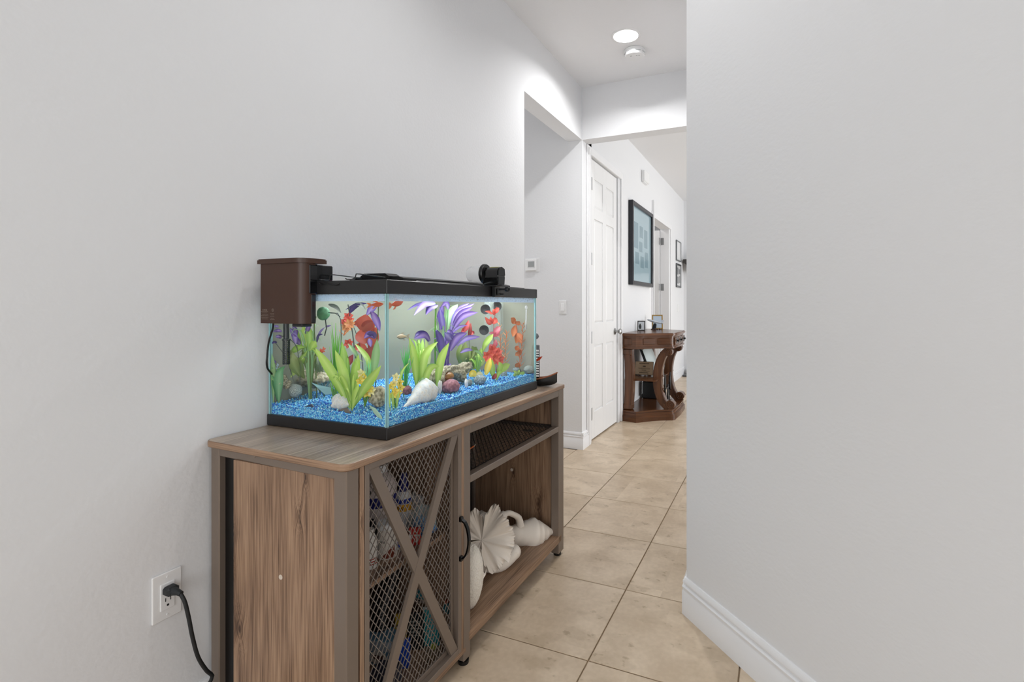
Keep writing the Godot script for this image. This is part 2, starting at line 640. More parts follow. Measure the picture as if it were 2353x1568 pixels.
func baseboard(pts: Array, out: Array) -> Mb:
	# moulded skirting along each stretch pts[i] > pts[i + 1], standing off the wall towards out[i]
	var prof := [Vector2(0, 0), Vector2(0.016, 0), Vector2(0.016, 0.086), Vector2(0.0125, 0.090), Vector2(0.0125, 0.097), Vector2(0.0155, 0.0995), Vector2(0.0155, 0.104), Vector2(0.0075, 0.108), Vector2(0.006, 0.113), Vector2(0.0125, 0.118), Vector2(0.0125, 0.126), Vector2(0.005, 0.136), Vector2(0, 0.137)]
	var m := Mb.new()
	for i in pts.size() - 1:
		var a: Vector3 = pts[i]
		var b: Vector3 = pts[i + 1]
		var o: Vector3 = out[i]
		var dir := (b - a).normalized()
		if i > 0:
			a -= dir * 0.0157 * tan(o.angle_to(out[i - 1]) / 2)
		if i < pts.size() - 2:
			b += dir * 0.0157 * tan(o.angle_to(out[i + 1]) / 2)
		if o.cross(Vector3.UP).dot(b - a) < 0:
			var s := a
			a = b; b = s
		m.prism(prof, 0.0, a.distance_to(b), Transform3D(Basis(o, Vector3.UP, (b - a).normalized()), a))
	return m

const W := -1.450
const TOP := 2.925
const HEAD := 2.503
const LAMPS := [Vector3(-0.62, TOP, -1.45), Vector3(-0.908, TOP, -3.276)]   # recessed lights, nearest first

func shell() -> void:
	var m := Mb.new()
	tuck(m, -4.2, 3.8, -0.12, -0.007, -9.9, 3.4)
	var fl := struct("floor", m, M.grout, "beige stone-look tiled floor running down the hallway with thin grout lines", "floor")
	var variants := []
	for k in 6:
		var t := Mb.new()
		t.uo = Vector2(0.5 + 0.137 * k, 0.5 + 0.31 * k)
		t.box(Vector3(0, -0.0035, 0), Vector3(0.4545, 0.007, 0.4545), 0.0016, 2)
		variants.append(t.mesh())
	var rt := RandomNumberGenerator.new()
	rt.seed = 3
	for i in 9:
		for j in 24:
			var x := -0.111 - 0.459 * 6 + 0.459 * i + 0.2295
			var z := 0.699 - 0.4592 * j - 0.2296
			if x < -1.6 and (z > -2.9 or z < -3.9):
				continue
			var mi := MeshInstance3D.new()
			mi.name = "tile"
			mi.mesh = variants[rt.randi() % 6]
			mi.material_override = M.tiles[rt.randi() % 4]
			mi.position = Vector3(x, 0, z)
			if rt.randf() < 0.5:
				mi.rotation.y = PI
			fl.add_child(mi, true)
	var rest := Mb.new()
	tuck(rest, -4.2, 3.8, -0.007, 0.0, 0.7, 3.4)
	tuck(rest, 1.28, 3.8, -0.007, 0.0, -9.9, 0.698)
	obj("plain_floor", rest, M.subfloor, fl)

	# left wall with its wide opening, the thermostat wall, header beams
	m = Mb.new()
	tuck(m, W - 0.125, W, 0, TOP, -2.882, 3.4)
	tuck(m, W - 0.125, W, HEAD, TOP, -3.918, -2.882)
	struct("wall_left", m, M.wall, "long white left wall behind the fish tank, ending at a wide opening", "wall")
	m = Mb.new()
	tuck(m, -4.2, W, 0, TOP, -4.05, -3.918)
	tuck(m, W, -0.315, HEAD, TOP, -4.05, -3.918)
	struct("wall_end", m, M.wall, "white wall with the thermostat and the header beam across the hallway end", "wall")
	m = Mb.new()
	tuck(m, -4.2, -4.05, 0, TOP, -3.918, -2.75)
	tuck(m, -4.05, W - 0.125, 0, TOP, -2.882, -2.76)
	struct("wall_passage", m, M.wall, "white walls of the side passage left of the hallway", "wall")
	# left wall of the far room, with two doorways
	m = Mb.new()
	tuck(m, W - 0.125, W, 2.43, TOP, -4.95, -4.05)
	tuck(m, W - 0.125, W, 0, TOP, -4.15, -4.05)
	tuck(m, W - 0.125, W, 0, TOP, -6.56, -4.95)
	tuck(m, W - 0.125, W, 2.30, TOP, -7.58, -6.56)
	tuck(m, W - 0.125, W, 0, TOP, -9.9, -7.58)
	struct("wall_far_left", m, M.wall, "bright white wall beyond the hallway carrying doors and picture frames", "wall")
	m = Mb.new()
	tuck(m, W, 3.8, 0, TOP, -9.9, -9.75)
	tuck(m, 3.6, 3.8, 0, 0.25, -9.75, -4.05)
	tuck(m, 3.6, 3.8, 2.55, TOP, -9.75, -4.05)
	tuck(m, 3.6, 3.8, 0.25, 2.55, -9.75, -8.2)
	tuck(m, 3.6, 3.8, 0.25, 2.55, -5.0, -4.05)
	tuck(m, -0.2, 3.8, 0, TOP, -4.05, -3.918)
	struct("wall_far", m, M.wall, "white end wall of the far room behind the mantel shelf", "wall")
	# angled right wall and the right side of the hallway
	m = Mb.new()
	var s := Vector2(1, -1) * 0.0849
	m.prism([Vector2(-0.315, 1.9885), Vector2(3.2, -1.5265), Vector2(3.2, -1.3565), Vector2(-0.195, 2.0385), Vector2(-0.195, 3.918), Vector2(-0.315, 3.918)], 0, TOP, Transform3D(Basis(Vector3.RIGHT, Vector3(0, 0, -1), Vector3.UP), Vector3.ZERO))
	struct("wall_right", m, M.wall, "plain grey-white angled wall filling the right side", "wall")
	m = Mb.new()
	tuck(m, -1.57, 3.35, 0, 0.4, 3.2, 3.4)
	tuck(m, -1.57, 3.35, 2.5, TOP, 3.2, 3.4)
	tuck(m, -1.57, -1.2, 0.4, 2.5, 3.2, 3.4)
	tuck(m, 1.5, 3.35, 0.4, 2.5, 3.2, 3.4)
	tuck(m, 3.2, 3.35, 0, 0.4, 1.4, 3.2)
	tuck(m, 3.2, 3.35, 2.5, TOP, 1.4, 3.2)
	tuck(m, 3.2, 3.35, 0.4, 2.5, 1.4, 1.66)
	struct("wall_back", m, M.wall, "white walls behind the viewpoint with two added windows for fill light", "wall")
	for k in 3:
		m = Mb.new()
		var g := Mb.new()
		var a: Vector3 = [Vector3(-1.2, 0.4, 3.28), Vector3(3.28, 0.4, 1.66), Vector3(3.68, 0.25, -8.2)][k]
		var b: Vector3 = [Vector3(1.5, 2.5, 3.32), Vector3(3.32, 2.5, 3.2), Vector3(3.72, 2.55, -5.0)][k]
		g.box2(a, b)
		var along := 0 if k == 0 else 2
		for q in 4:
			var lo := a
			var hi := b
			lo[1 - along / 2 if along == 0 else 0] -= 0.03
			hi[1 - along / 2 if along == 0 else 0] += 0.03
			if k == 0:
				lo = a - Vector3(0, 0, 0.04); hi = b + Vector3(0, 0, 0.02)
			else:
				lo = a - Vector3(0.04, 0, 0); hi = b + Vector3(0.02, 0, 0)
			if q == 0: hi.y = lo.y + 0.06
			if q == 1: lo.y = hi.y - 0.06
			if q == 2: hi[along] = lo[along] + 0.06
			if q == 3: lo[along] = hi[along] - 0.06
			m.box2(lo, hi)
		var w := struct("window_%d" % (k + 1), m, M.trim, ["added white framed window behind the viewpoint for soft light", "added white framed side window behind the viewpoint for the left wall", "tall white framed patio window of the far room"][k], "window")  # the first two are light sources added out of view
		obj("window_pane", g, M.window, w)

	# ceiling with the round holes of the recessed lamps
	m = Mb.new()
	var q := 0.15
	var z0 := 3.4
	for c in LAMPS:
		tuck(m, -4.2, 3.8, TOP, TOP + 0.12, c.z + q, z0)
		tuck(m, -4.2, c.x - q, TOP, TOP + 0.12, c.z - q, c.z + q)
		tuck(m, c.x + q, 3.8, TOP, TOP + 0.12, c.z - q, c.z + q)
		z0 = c.z - q
		for k in 48:
			var e := []
			for f in 2:
				var d := Vector2.from_angle(TAU * (k + f) / 48)
				var sq := d * (q / maxf(absf(d.x), absf(d.y)))
				e.append(Vector3(c.x + d.x * 0.079, TOP, c.z + d.y * 0.079))
				e.append(Vector3(c.x + sq.x, TOP, c.z + sq.y))
			m.quad(e[0], e[1], e[3], e[2])
	tuck(m, -4.2, 3.8, TOP, TOP + 0.12, -9.9, z0)
	struct("ceiling", m, M.ceiling, "smooth white ceiling over the hallway and rooms", "ceiling")

	struct("baseboard_left", baseboard([Vector3(W, 0, 3.2), Vector3(W, 0, -2.882), Vector3(W - 0.125, 0, -2.882)], [Vector3(1, 0, 0), Vector3(0, 0, -1)]), M.trim, "white moulded baseboard along the left wall behind the cabinet", "baseboard")
	struct("baseboard_end", baseboard([Vector3(-4.05, 0, -3.918), Vector3(W, 0, -3.918), Vector3(W, 0, -4.07)], [Vector3(0, 0, 1), Vector3(1, 0, 0)]), M.trim, "white moulded baseboard below the thermostat wall, turning at the corner", "baseboard")
	var k0 := Vector3(-0.315, 0, -1.9885)
	struct("baseboard_right", baseboard([Vector3(3.2, 0, 1.5265), k0 , Vector3(-0.315, 0, -3.918)], [Vector3(-0.7071, 0, 0.7071), Vector3(-1, 0, 0)]), M.trim, "white moulded baseboard running along the angled right wall", "baseboard")
	struct("baseboard_far", baseboard([Vector3(W, 0, -5.02), Vector3(W, 0, -6.49)], [Vector3(1, 0, 0)]), M.trim, "white baseboard behind the carved console table", "baseboard")
	struct("baseboard_distant", baseboard([Vector3(W, 0, -7.66), Vector3(W, 0, -9.75)], [Vector3(1, 0, 0)]), M.trim, "white baseboard beyond the second doorway near the rug", "baseboard")

func casing(z0: float, z1: float, top: float) -> Mb:
	# flat moulded trim round a doorway in the wall at x = W
	var m := Mb.new()
	for k in 2:
		var w := 0.07 - k * 0.022
		var t := 0.012 + k * 0.007
		tuck(m, W, W + t, 0, top + w, z0, z0 + w, 0.003)
		tuck(m, W, W + t, 0, top + w, z1 - w, z1, 0.003)
		tuck(m, W, W + t, top, top + w, z1, z0, 0.003)
	return m

func openings() -> void:
	# the tall closed six-panel door
	var d := thing("door_1", Vector3(W - 0.03, 0, -4.55), "tall closed white six-panel door beyond the thermostat wall", "door")
	d.set_meta("kind", "structure")
	var x := W - 0.012
	var m := Mb.new()
	tuck(m, x - 0.035, x - 0.010, 0.012, 2.422, -4.935, -4.163)
	var zs := [-4.163, -4.263, -4.502, -4.596, -4.835, -4.935]
	var ys := [0.012, 0.240, 0.817, 1.010, 1.916, 2.016, 2.264, 2.422]
	for k in [0, 2, 4]:
		tuck(m, x - 0.012, x, 0.012, 2.422, zs[k], zs[k + 1], 0.002)
	for k in [0, 2, 4, 6]:
		for z in [[zs[1], zs[2]], [zs[3], zs[4]]]:
			tuck(m, x - 0.012, x, ys[k], ys[k + 1], z[0] + 0.001, z[1] - 0.001, 0.002)
	obj("door_leaf", m, M.door, d)
	for k in [1, 3, 5]:
		for z in [[zs[1], zs[2]], [zs[3], zs[4]]]:
			m = Mb.new()
			var a := Vector3(x - 0.011, ys[k] + 0.02, z[1] + 0.02)
			var b := Vector3(x - 0.003, ys[k + 1] - 0.02, z[0] - 0.02)
			m.box2(a, b, 0.0)
			for e in 1:
				var i0 := [Vector3(x - 0.003, a.y, b.z), Vector3(x - 0.003, a.y, a.z), Vector3(x - 0.003, b.y, a.z), Vector3(x - 0.003, b.y, b.z)]
				var o0 := [Vector3(x - 0.010, a.y - 0.018, b.z + 0.018), Vector3(x - 0.010, a.y - 0.018, a.z - 0.018), Vector3(x - 0.010, b.y + 0.018, a.z - 0.018), Vector3(x - 0.010, b.y + 0.018, b.z + 0.018)]
				for w in 4:
					m.quad(o0[w], o0[(w + 1) % 4], i0[(w + 1) % 4], i0[w])
			obj("panel", m, M.door, d)
	for y in [0.235, 0.89, 1.563, 2.206]:
		m = Mb.new()
		m.tube([Vector3(x + 0.006, y - 0.05, -4.16), Vector3(x + 0.006, y + 0.05, -4.16)], 0.010, 10)
		tuck(m, x - 0.002, x + 0.003, y - 0.05, y + 0.05, -4.20, -4.16)
		obj("hinge", m, M.nickel, d)
	m = Mb.new()
	m.lathe([Vector2(0, 0), Vector2(0.032, 0), Vector2(0.032, 0.006), Vector2(0.012, 0.01), Vector2(0.012, 0.035), Vector2(0.02, 0.04), Vector2(0.028, 0.05), Vector2(0.028, 0.062), Vector2(0.018, 0.07), Vector2(0, 0.072)], Transform3D(Basis(Vector3(0, 1, 0), Vector3(1, 0, 0), Vector3(0, 0, -1)), Vector3(x, 0.91, -4.872)))
	obj("door_knob", m, M.nickel, d)
	struct("trim_1", casing(-4.09, -5.015, 2.43), M.trim, "white moulded casing round the tall closed six-panel door", "door casing")
	# second doorway with its door standing open
	struct("trim_2", casing(-6.50, -7.65, 2.28), M.trim, "white moulded casing round the second doorway with the open door", "door casing")
	m = Mb.new()
	tuck(m, W - 0.126, W, 0, 2.30, -6.575, -6.56)
	tuck(m, W - 0.126, W, 0, 2.30, -7.58, -7.565)
	tuck(m, W - 0.126, W, 2.28, 2.30, -7.565, -6.575)
	struct("trim_3", m, M.trim, "white jamb lining inside the second doorway", "door jamb")
	var o := thing("door_2", Vector3(W - 0.5, 0, -7.50), "white door standing open inside the second doorway", "door")
	o.set_meta("kind", "structure")
	m = Mb.new()
	tuck(m, W - 0.95, W - 0.135, 0.01, 2.26, -7.56, -7.52, 0.002)
	obj("door_leaf", m, M.door, o)
	for yy in [[0.25, 0.9], [1.05, 1.75], [1.87, 2.12]]:
		for xx in [[-0.85, -0.58], [-0.50, -0.23]]:
			m = Mb.new()
			tuck(m, W + xx[0], W + xx[1], yy[0], yy[1], -7.522, -7.512, 0.006)
			obj("panel", m, M.door, o)
	for y in [0.3, 1.43, 2.1]:
		m = Mb.new()
		m.tube([Vector3(W - 0.125, y - 0.05, -7.515), Vector3(W - 0.125, y + 0.05, -7.515)], 0.008, 10)
		tuck(m, W - 0.12, W - 0.075, y - 0.05, y + 0.05, -7.566, -7.561)
		obj("hinge", m, M.nickel, o)
	m = Mb.new()
	tuck(m, W, W + 0.03, 0, 2.49, -6.47, -6.445)
	struct("trim_4", m, M.trim, "narrow white upright strip beside the second doorway", "trim")
	# the room behind the open door
	m = Mb.new()
	tuck(m, -3.6, W - 0.125, 0, TOP, -8.6, -8.5)
	tuck(m, -3.6, -3.5, 0, TOP, -8.5, -5.9)
	tuck(m, -3.5, W - 0.125, 0, TOP, -5.9, -5.8)
	struct("wall_side_room", m, M.wall, "white walls of the small room behind the open door", "wall")
	area("side_room_light", Vector3(-2.4, 2.7, -7.0), Vector3(0, -1, 0), Vector2(0.8, 0.8), 1.2, Color(1, 1, 1))

func hall_fittings() -> void:
	var m := Mb.new()
	for k in 2:
		var c: Vector3 = LAMPS[k]
		var l := thing("recessed_light", c, ["round white recessed ceiling light over the cabinet, above the frame", "round white recessed ceiling light glowing above the hallway"][k], "ceiling light")
		m = Mb.new()
		m.lathe([Vector2(0.079, 0.0), Vector2(0.082, -0.004), Vector2(0.094, -0.004), Vector2(0.098, 0.0)], Transform3D(Basis(), c), 48)
		obj("trim_ring", m, M.plastic_white, l)
		m = Mb.new()
		m.lathe([Vector2(0.079, -0.003), Vector2(0.0795, 0.0), Vector2(0.056, 0.062), Vector2(0.051, 0.064)], Transform3D(Basis(), c), 48)
		obj("reflector", m, M.reflector, l)
		m = Mb.new()
		m.lathe([Vector2(0.0, 0.056), Vector2(0.048, 0.062), Vector2(0.055, 0.066), Vector2(0.0, 0.075)], Transform3D(Basis(), c), 32)
		obj("lamp_lens", m, M.lamp, l)
		area("recessed_lamp" if k else "room_lamp", c + Vector3(0, 0.035, 0), Vector3(0, -1, 0), Vector2(0.095, 0.095), 1.6 if k else 0.55, Color(1, 1, 1))
	var d := thing("smoke_detector", Vector3(-0.905, TOP, -3.49), "round white smoke detector on the ceiling beside the recessed light", "smoke detector")
	var p := Transform3D(Basis(), d.position)
	m = Mb.new()
	m.lathe([Vector2(0, -0.001), Vector2(0.072, -0.001), Vector2(0.074, -0.004), Vector2(0.074, -0.010), Vector2(0.066, -0.012), Vector2(0.066, -0.018)], p, 40)
	obj("base", m, M.plastic_white, d)
	m = Mb.new()
	m.lathe([Vector2(0.066, -0.016), Vector2(0.069, -0.020), Vector2(0.069, -0.034), Vector2(0.062, -0.042), Vector2(0.0, -0.044)], p, 40)
	obj("cover", m, M.plastic_white, d)
	for a in 8:
		m = Mb.new()
		var dir := Vector3(cos(a * TAU / 8 + 0.2), 0, sin(a * TAU / 8 + 0.2))
		m.bar(d.position + dir * 0.0685 + Vector3(0, -0.026, 0) - dir.cross(Vector3.UP) * 0.018, d.position + dir * 0.0685 + Vector3(0, -0.026, 0) + dir.cross(Vector3.UP) * 0.018, 0.004, 0.003, Vector3.UP)
		obj("vent_slot", m, M.screen, d)
	for q in [Vector3(-0.02, 0, 0.02), Vector3(0.018, 0, 0.012), Vector3(0.034, 0, 0.01)]:
		m = Mb.new()
		m.ball(d.position + q + Vector3(0, -0.0435, 0), Vector3(0.006, 0.002, 0.003), 0, 1, Basis(), 8)
		obj("button", m, M.screen, d)
	# thermostat and switch on the end wall
	var z := -3.918
	var a := Vector3(-1.962, 1.563, -3.918)
	var b := Vector3(-1.828, 1.446, -3.918)
	var t := thing("thermostat", Vector3((a.x + b.x) / 2, b.y, z), "white thermostat with a grey screen on the wall beyond the tank", "thermostat")
	m = Mb.new()
	tuck(m, a.x, b.x, b.y, a.y, z, z + 0.006, 0.002)
	obj("wall_plate", m, M.plastic_white, t)
	m = Mb.new()
	tuck(m, a.x + 0.008, b.x - 0.022, b.y + 0.008, a.y - 0.01, z + 0.006, z + 0.026, 0.005)
	obj("body", m, M.plastic_white, t)
	m = Mb.new()
	var s0 := Vector3(-1.924, 1.534, -3.892)
	var s1 := Vector3(-1.864, 1.478, -3.892)
	tuck(m, s0.x, s1.x, s1.y, s0.y, z + 0.0245, z + 0.0265, 0.0005)
	obj("screen", m, M.screen, t)
	m = Mb.new()
	tuck(m, s0.x + 0.003, s1.x - 0.003, s1.y + 0.003, s1.y + 0.008, z + 0.026, z + 0.027)
	obj("readout", m, M.plastic_white, t)
	a = Vector3(-1.650, 1.204, -3.918)
	b = Vector3(-1.584, 1.094, -3.918)
	var w := thing("light_switch", Vector3((a.x + b.x) / 2, b.y, z), "white rocker light switch on the wall left of the tall door", "light switch")
	m = Mb.new()
	tuck(m, a.x, b.x, b.y, a.y, z, z + 0.006, 0.002)
	obj("wall_plate", m, M.plastic_white, w)
	m = Mb.new()
	tuck(m, a.x + 0.017, b.x - 0.017, b.y + 0.024, a.y - 0.022, z + 0.004, z + 0.010, 0.002)
	m.prism([Vector2(0, 0), Vector2(0.006, 0.0), Vector2(0.002, 0.06), Vector2(0, 0.06)], a.x + 0.019, b.x - 0.019, Transform3D(Basis(Vector3(0, 0, 1), Vector3(0, 1, 0), Vector3(-1, 0, 0)), Vector3(a.x + b.x, b.y + 0.026, z + 0.008)))
	obj("rocker", m, M.plastic_white, w)

func outlet() -> void:
	var x := W
	var a := Vector3(-1.450, 0.473, -0.792)
	var b := Vector3(-1.450, 0.348, -0.862)
	a.y = 0.477; b.y = 0.357
	var o := thing("wall_outlet", Vector3(x, b.y, (a.z + b.z) / 2), "white wall outlet low on the left wall with a black plug in it", "outlet")
	var m := Mb.new()
	tuck(m, x, x + 0.006, b.y, a.y, a.z, b.z, 0.002)
	obj("wall_plate", m, M.plastic_white, o)
	var zc := (a.z + b.z) / 2
	m = Mb.new()
	tuck(m, x + 0.004, x + 0.0085, b.y + 0.026, a.y - 0.026, zc - 0.017, zc + 0.017, 0.001)
	obj("receptacle", m, M.plastic_white, o)
	for k in 2:
		m = Mb.new()
		tuck(m, x + 0.0083, x + 0.0088, b.y + 0.047, b.y + 0.056, zc - 0.0075 + k * 0.012, zc - 0.0055 + k * 0.012)
		obj("slot", m, M.slot, o)
	m = Mb.new()
	m.lathe([Vector2(0, 0), Vector2(0.003, 0), Vector2(0.003, 0.0006), Vector2(0, 0.0006)], Transform3D(Basis(Vector3(0, 1, 0), Vector3(1, 0, 0), Vector3(0, 0, -1)), Vector3(x + 0.0083, b.y + 0.037, zc)), 12)
	obj("slot", m, M.slot, o)
	for y in [b.y + 0.012, a.y - 0.012]:
		m = Mb.new()
		m.lathe([Vector2(0, 0), Vector2(0.003, 0), Vector2(0.0025, 0.001), Vector2(0, 0.0013)], Transform3D(Basis(Vector3(0, 1, 0), Vector3(1, 0, 0), Vector3(0, 0, -1)), Vector3(x + 0.006, y, zc)), 12)
		obj("screw", m, M.plastic_white, o)
	var py := a.y - 0.043
	var c := thing("power_cord", Vector3(x + 0.01, py, zc), "dark grey power cord plugged into the outlet and drooping behind the cabinet", "power cord")  # plain power cord with its plug
	m = Mb.new()
	m.box(Vector3(x + 0.021, py, zc), Vector3(0.026, 0.022, 0.03), 0.005, 1)
	m.tube([Vector3(x + 0.03, py, zc), Vector3(x + 0.046, py - 0.001, zc - 0.002), Vector3(x + 0.056, py - 0.004, zc - 0.004)], [0.011, 0.0075, 0.0065], 14)
	obj("plug", m, M.rubber, c)
	m = Mb.new()
	m.tube(spline([Vector3(x + 0.052, py - 0.002, zc - 0.003), Vector3(-1.387, 0.410, -0.835), Vector3(-1.384, 0.365, -0.843), Vector3(-1.385, 0.309, -0.853), Vector3(-1.390, 0.246, -0.870), Vector3(-1.395, 0.195, -0.894), Vector3(-1.400, 0.167, -0.913), Vector3(-1.400, 0.157, -0.911), Vector3(-1.405, 0.138, -0.905), Vector3(-1.41, 0.03, -0.88), Vector3(-1.41, 0.02, -1.05)], 60), 0.0048, 12)
	obj("cable", m, M.rubber, c)

# ---------------------------------------------------------------- the cabinet
const FX := -0.925      # front of its legs
const ZN := -0.915      # near end
const ZF := -2.25       # far end
const SLAB := 0.795

func cabinet() -> void:
	var t := thing("tv_cabinet", Vector3(-1.18, 0, -1.58), "wood and dark metal cabinet with a mesh door carrying the fish tank", "cabinet")
	var m := Mb.new()
	# top board with rounded corners
	var xa := -1.447
	var xb := -0.912
	var za := -0.900
	var zb := -2.252
	var r := 0.028
	# order the outline around the board
	var ordered := []
	for k in [[xb - r, za - r, 0.0], [xa + r, za - r, PI / 2], [xa + r, zb + r, PI], [xb - r, zb + r, 1.5 * PI]]:
		for i in 7:
			var an: float = k[2] + PI / 2 * i / 6.0
			ordered.append(Vector2(k[0] + r * cos(an), k[1] + r * sin(an)))
	# the near edge runs very slightly back towards the wall
	var rings := []
	for e in [[0.0035, 0.777], [0.0, 0.7795], [0.0, 0.7915], [0.0012, 0.7942], [0.0035, 0.795]]:
		var row := []
		for i in ordered.size() + 1:
			var p: Vector2 = ordered[i % ordered.size()]
			var cc := Vector2(clampf(p.x, xa + r, xb - r), clampf(p.y, zb + r, za - r))
			var d := (p - cc).normalized()
			var skew := -0.019 * (xb - p.x) / (xb - xa) * inverse_lerp(zb, za, p.y)
			row.append(Vector3(p.x - d.x * e[0], e[1], p.y - d.y * e[0] + skew))
		rings.append(row)
	for i in 4:
		var along := 0.0
		for j in ordered.size():
			var l: float = rings[i][j].distance_to(rings[i][j + 1])
			m.quad(rings[i][j + 1], rings[i][j], rings[i + 1][j], rings[i + 1][j + 1], Vector2(rings[i][j].y * 3.0, along + l), Vector2(rings[i][j].y * 3.0, along), Vector2(rings[i + 1][j].y * 3.0, along), Vector2(rings[i + 1][j].y * 3.0, along + l))
			along += l
	obj("edge_band", m, M.wood, t)
	m = Mb.new()
	for top in [true, false]:
		var pl := PackedVector2Array(ordered)
		var row: Array = rings[4] if top else rings[0]
		var tr := Geometry2D.triangulate_polygon(pl)
		for k in range(0, tr.size(), 3):
			var a: Vector3 = row[tr[k]]
			var b: Vector3 = row[tr[k + 1]]
			var c: Vector3 = row[tr[k + 2]]
			if ((b - a).cross(c - a).y > 0) != top:
				var s := b
				b = c; c = s
			var nn := Vector3.UP if top else Vector3.DOWN
			m.tri3(m.put(a, nn, Vector2(a.x, a.z)), m.put(b, nn, Vector2(b.x, b.z)), m.put(c, nn, Vector2(c.x, c.z)))
	obj("top_board", m, M.wood_top, t)
	# legs
	var lw := 0.040
	for k in [[FX - lw, FX, ZN - lw, ZN], [FX - 0.03, FX, -1.447, -1.408], [FX - lw, FX, ZF, ZF + 0.058], [-1.436, -1.402, ZN - lw - 0.018, ZN - 0.018], [-1.425, -1.392, ZF, ZF + lw], [-1.425, -1.392, -1.447, -1.408]]:
		m = Mb.new()
		m.box2(Vector3(k[0], 0.016, k[2]), Vector3(k[1], 0.777, k[3]), 0.0025)
		var leg := obj("leg", m, M.frame, t)
		m = Mb.new()
		m.lathe([Vector2(0, 0), Vector2(0.017, 0), Vector2(0.018, 0.003), Vector2(0.018, 0.012), Vector2(0.010, 0.013), Vector2(0.010, 0.018)], Transform3D(Basis(), Vector3((k[0] + k[1]) / 2, 0, (k[2] + k[3]) / 2)), 20)
		obj("foot", m, M.black, leg)
	# metal rails
	for k in [[FX - 0.03, FX, 0.745, 0.777, ZF + 0.058, -1.447], [FX - 0.03, FX, 0.582, 0.606, ZF + 0.058, -1.447], [-1.392, FX - lw, 0.752, 0.777, ZF, ZF + 0.03]]:
		m = Mb.new()
		m.box2(Vector3(k[0], k[2], k[4]), Vector3(k[1], k[3], k[5]), 0.002)
		obj("rail", m, M.frame, t)
	m = Mb.new()
	m.bar(Vector3(-1.404, 0.7645, ZN - 0.031), Vector3(FX - lw + 0.003, 0.7645, ZN - 0.014), 0.025, 0.024, Vector3.UP, 0.002)
	obj("rail", m, M.frame, t)
	# wooden carcass
	m = Mb.new()
	m.uo = Vector2(0.13, 0.0)
	m.box2(Vector3(-1.332, 0.05, ZN - 0.026), Vector3(FX - lw, 0.753, ZN - 0.010), 0.0008)
	obj("end_panel", m, M.wood, t)
	m = Mb.new()
	m.uo = Vector2(0.5, 0.3)
	m.box2(Vector3(-1.41, 0.065, ZF + 0.010), Vector3(FX - 0.01, 0.757, ZF + 0.026), 0.0008)
	obj("end_panel", m, M.wood, t)
	m = Mb.new()
	m.uo = Vector2(0.3, 0.1)
	m.box2(Vector3(-1.41, 0.05, -1.436), Vector3(FX - 0.03, 0.757, -1.42), 0.0008)
	obj("divider", m, M.wood, t)
	m = Mb.new()
	m.uo = Vector2(0.8, 0.3)
	m.box2(Vector3(-1.418, 0.065, ZF + 0.03), Vector3(-1.408, 0.757, ZN - 0.03), 0.0, 2)
	obj("back_panel", m, M.black, t)
	m = Mb.new()
	m.box2(Vector3(-1.402, 0.05, ZN - 0.044), Vector3(-1.334, 0.752, ZN - 0.036), 0.0)
	obj("back_plate", m, M.black, t)
	m = Mb.new()
	m.box2(Vector3(FX - 0.025, 0.045, ZN - 0.058), Vector3(FX, 0.776, ZN - 0.0435), 0.001)
	obj("front_edge", m, M.wood, t)
	m = Mb.new()
	m.box2(Vector3(FX - 0.025, 0.045, -1.4075), Vector3(FX, 0.776, -1.394), 0.001)
	obj("front_edge", m, M.wood, t)
	m = Mb.new()
	m.uo = Vector2(0.2, 0.6)
	m.box2(Vector3(-1.408, 0.045, -1.42), Vector3(FX, 0.062, ZN - 0.0435), 0.001, 2)
	obj("bottom_board", m, M.wood, t)
	m = Mb.new()
	m.uo = Vector2(0.62, 0.2)
	m.box2(Vector3(-1.408, 0.066, ZF + 0.026), Vector3(FX, 0.098, -1.436), 0.001, 2)
	obj("open_shelf", m, M.wood, t)
	m = Mb.new()
	m.uo = Vector2(0.45, 0.8)
	m.box2(Vector3(-1.335, 0.429, -1.42), Vector3(-0.97, 0.442, ZN - 0.03), 0.001, 2)
	obj("inner_shelf", m, M.wood, t)
	# perforated metal shelf in the open bay
	m = Mb.new()
	var y := 0.604
	var n := 46
	for i in range(-28, n + 1):
		for s in [0, 1]:
			var z0 := -1.45 - 0.026 * i
			var a := Vector2(-0.955, z0)
			var b := Vector2(-1.40, z0 - 0.62 * (1 if s else -1))
			var c := clip_seg(a, b, Rect2(-1.40, ZF + 0.03, 0.445, ZF * -1 - 0.03 - 1.45))
			if c.size():
				m.bar(Vector3(c[0].x, y, c[0].y), Vector3(c[1].x, y, c[1].y), 0.0022, 0.0016, Vector3(0, 0, 1))
	var ms := obj("mesh_shelf", m, M.dark_mesh, t)
	m = Mb.new()
	m.box2(Vector3(-0.968, 0.590, ZF + 0.03), Vector3(FX - 0.03, 0.602, -1.447), 0.001)
	m.box2(Vector3(-1.408, 0.590, ZF + 0.03), Vector3(-1.395, 0.605, -1.447), 0.001)
	m.box2(Vector3(-1.40, 0.590, -1.46), Vector3(-0.955, 0.605, -1.447), 0.001)
	m.box2(Vector3(-1.40, 0.590, ZF + 0.03), Vector3(-0.955, 0.605, ZF + 0.042), 0.001)
	obj("shelf_rim", m, M.dark_mesh, ms)
	# the mesh door with its cross
	var dz0 := ZN - 0.0595
	var dz1 := -1.393
	var dy0 := 0.062
	var dy1 := 0.775
	m = Mb.new()
	m.box2(Vector3(FX - 0.018, dy0, dz0 - 0.015), Vector3(FX + 0.001, dy1, dz0), 0.001)
	m.box2(Vector3(FX - 0.018, dy0, dz1), Vector3(FX + 0.001, dy1, dz1 + 0.017), 0.001)
	m.box2(Vector3(FX - 0.018, dy1 - 0.017, dz1 + 0.017), Vector3(FX + 0.001, dy1, dz0 - 0.015), 0.001)
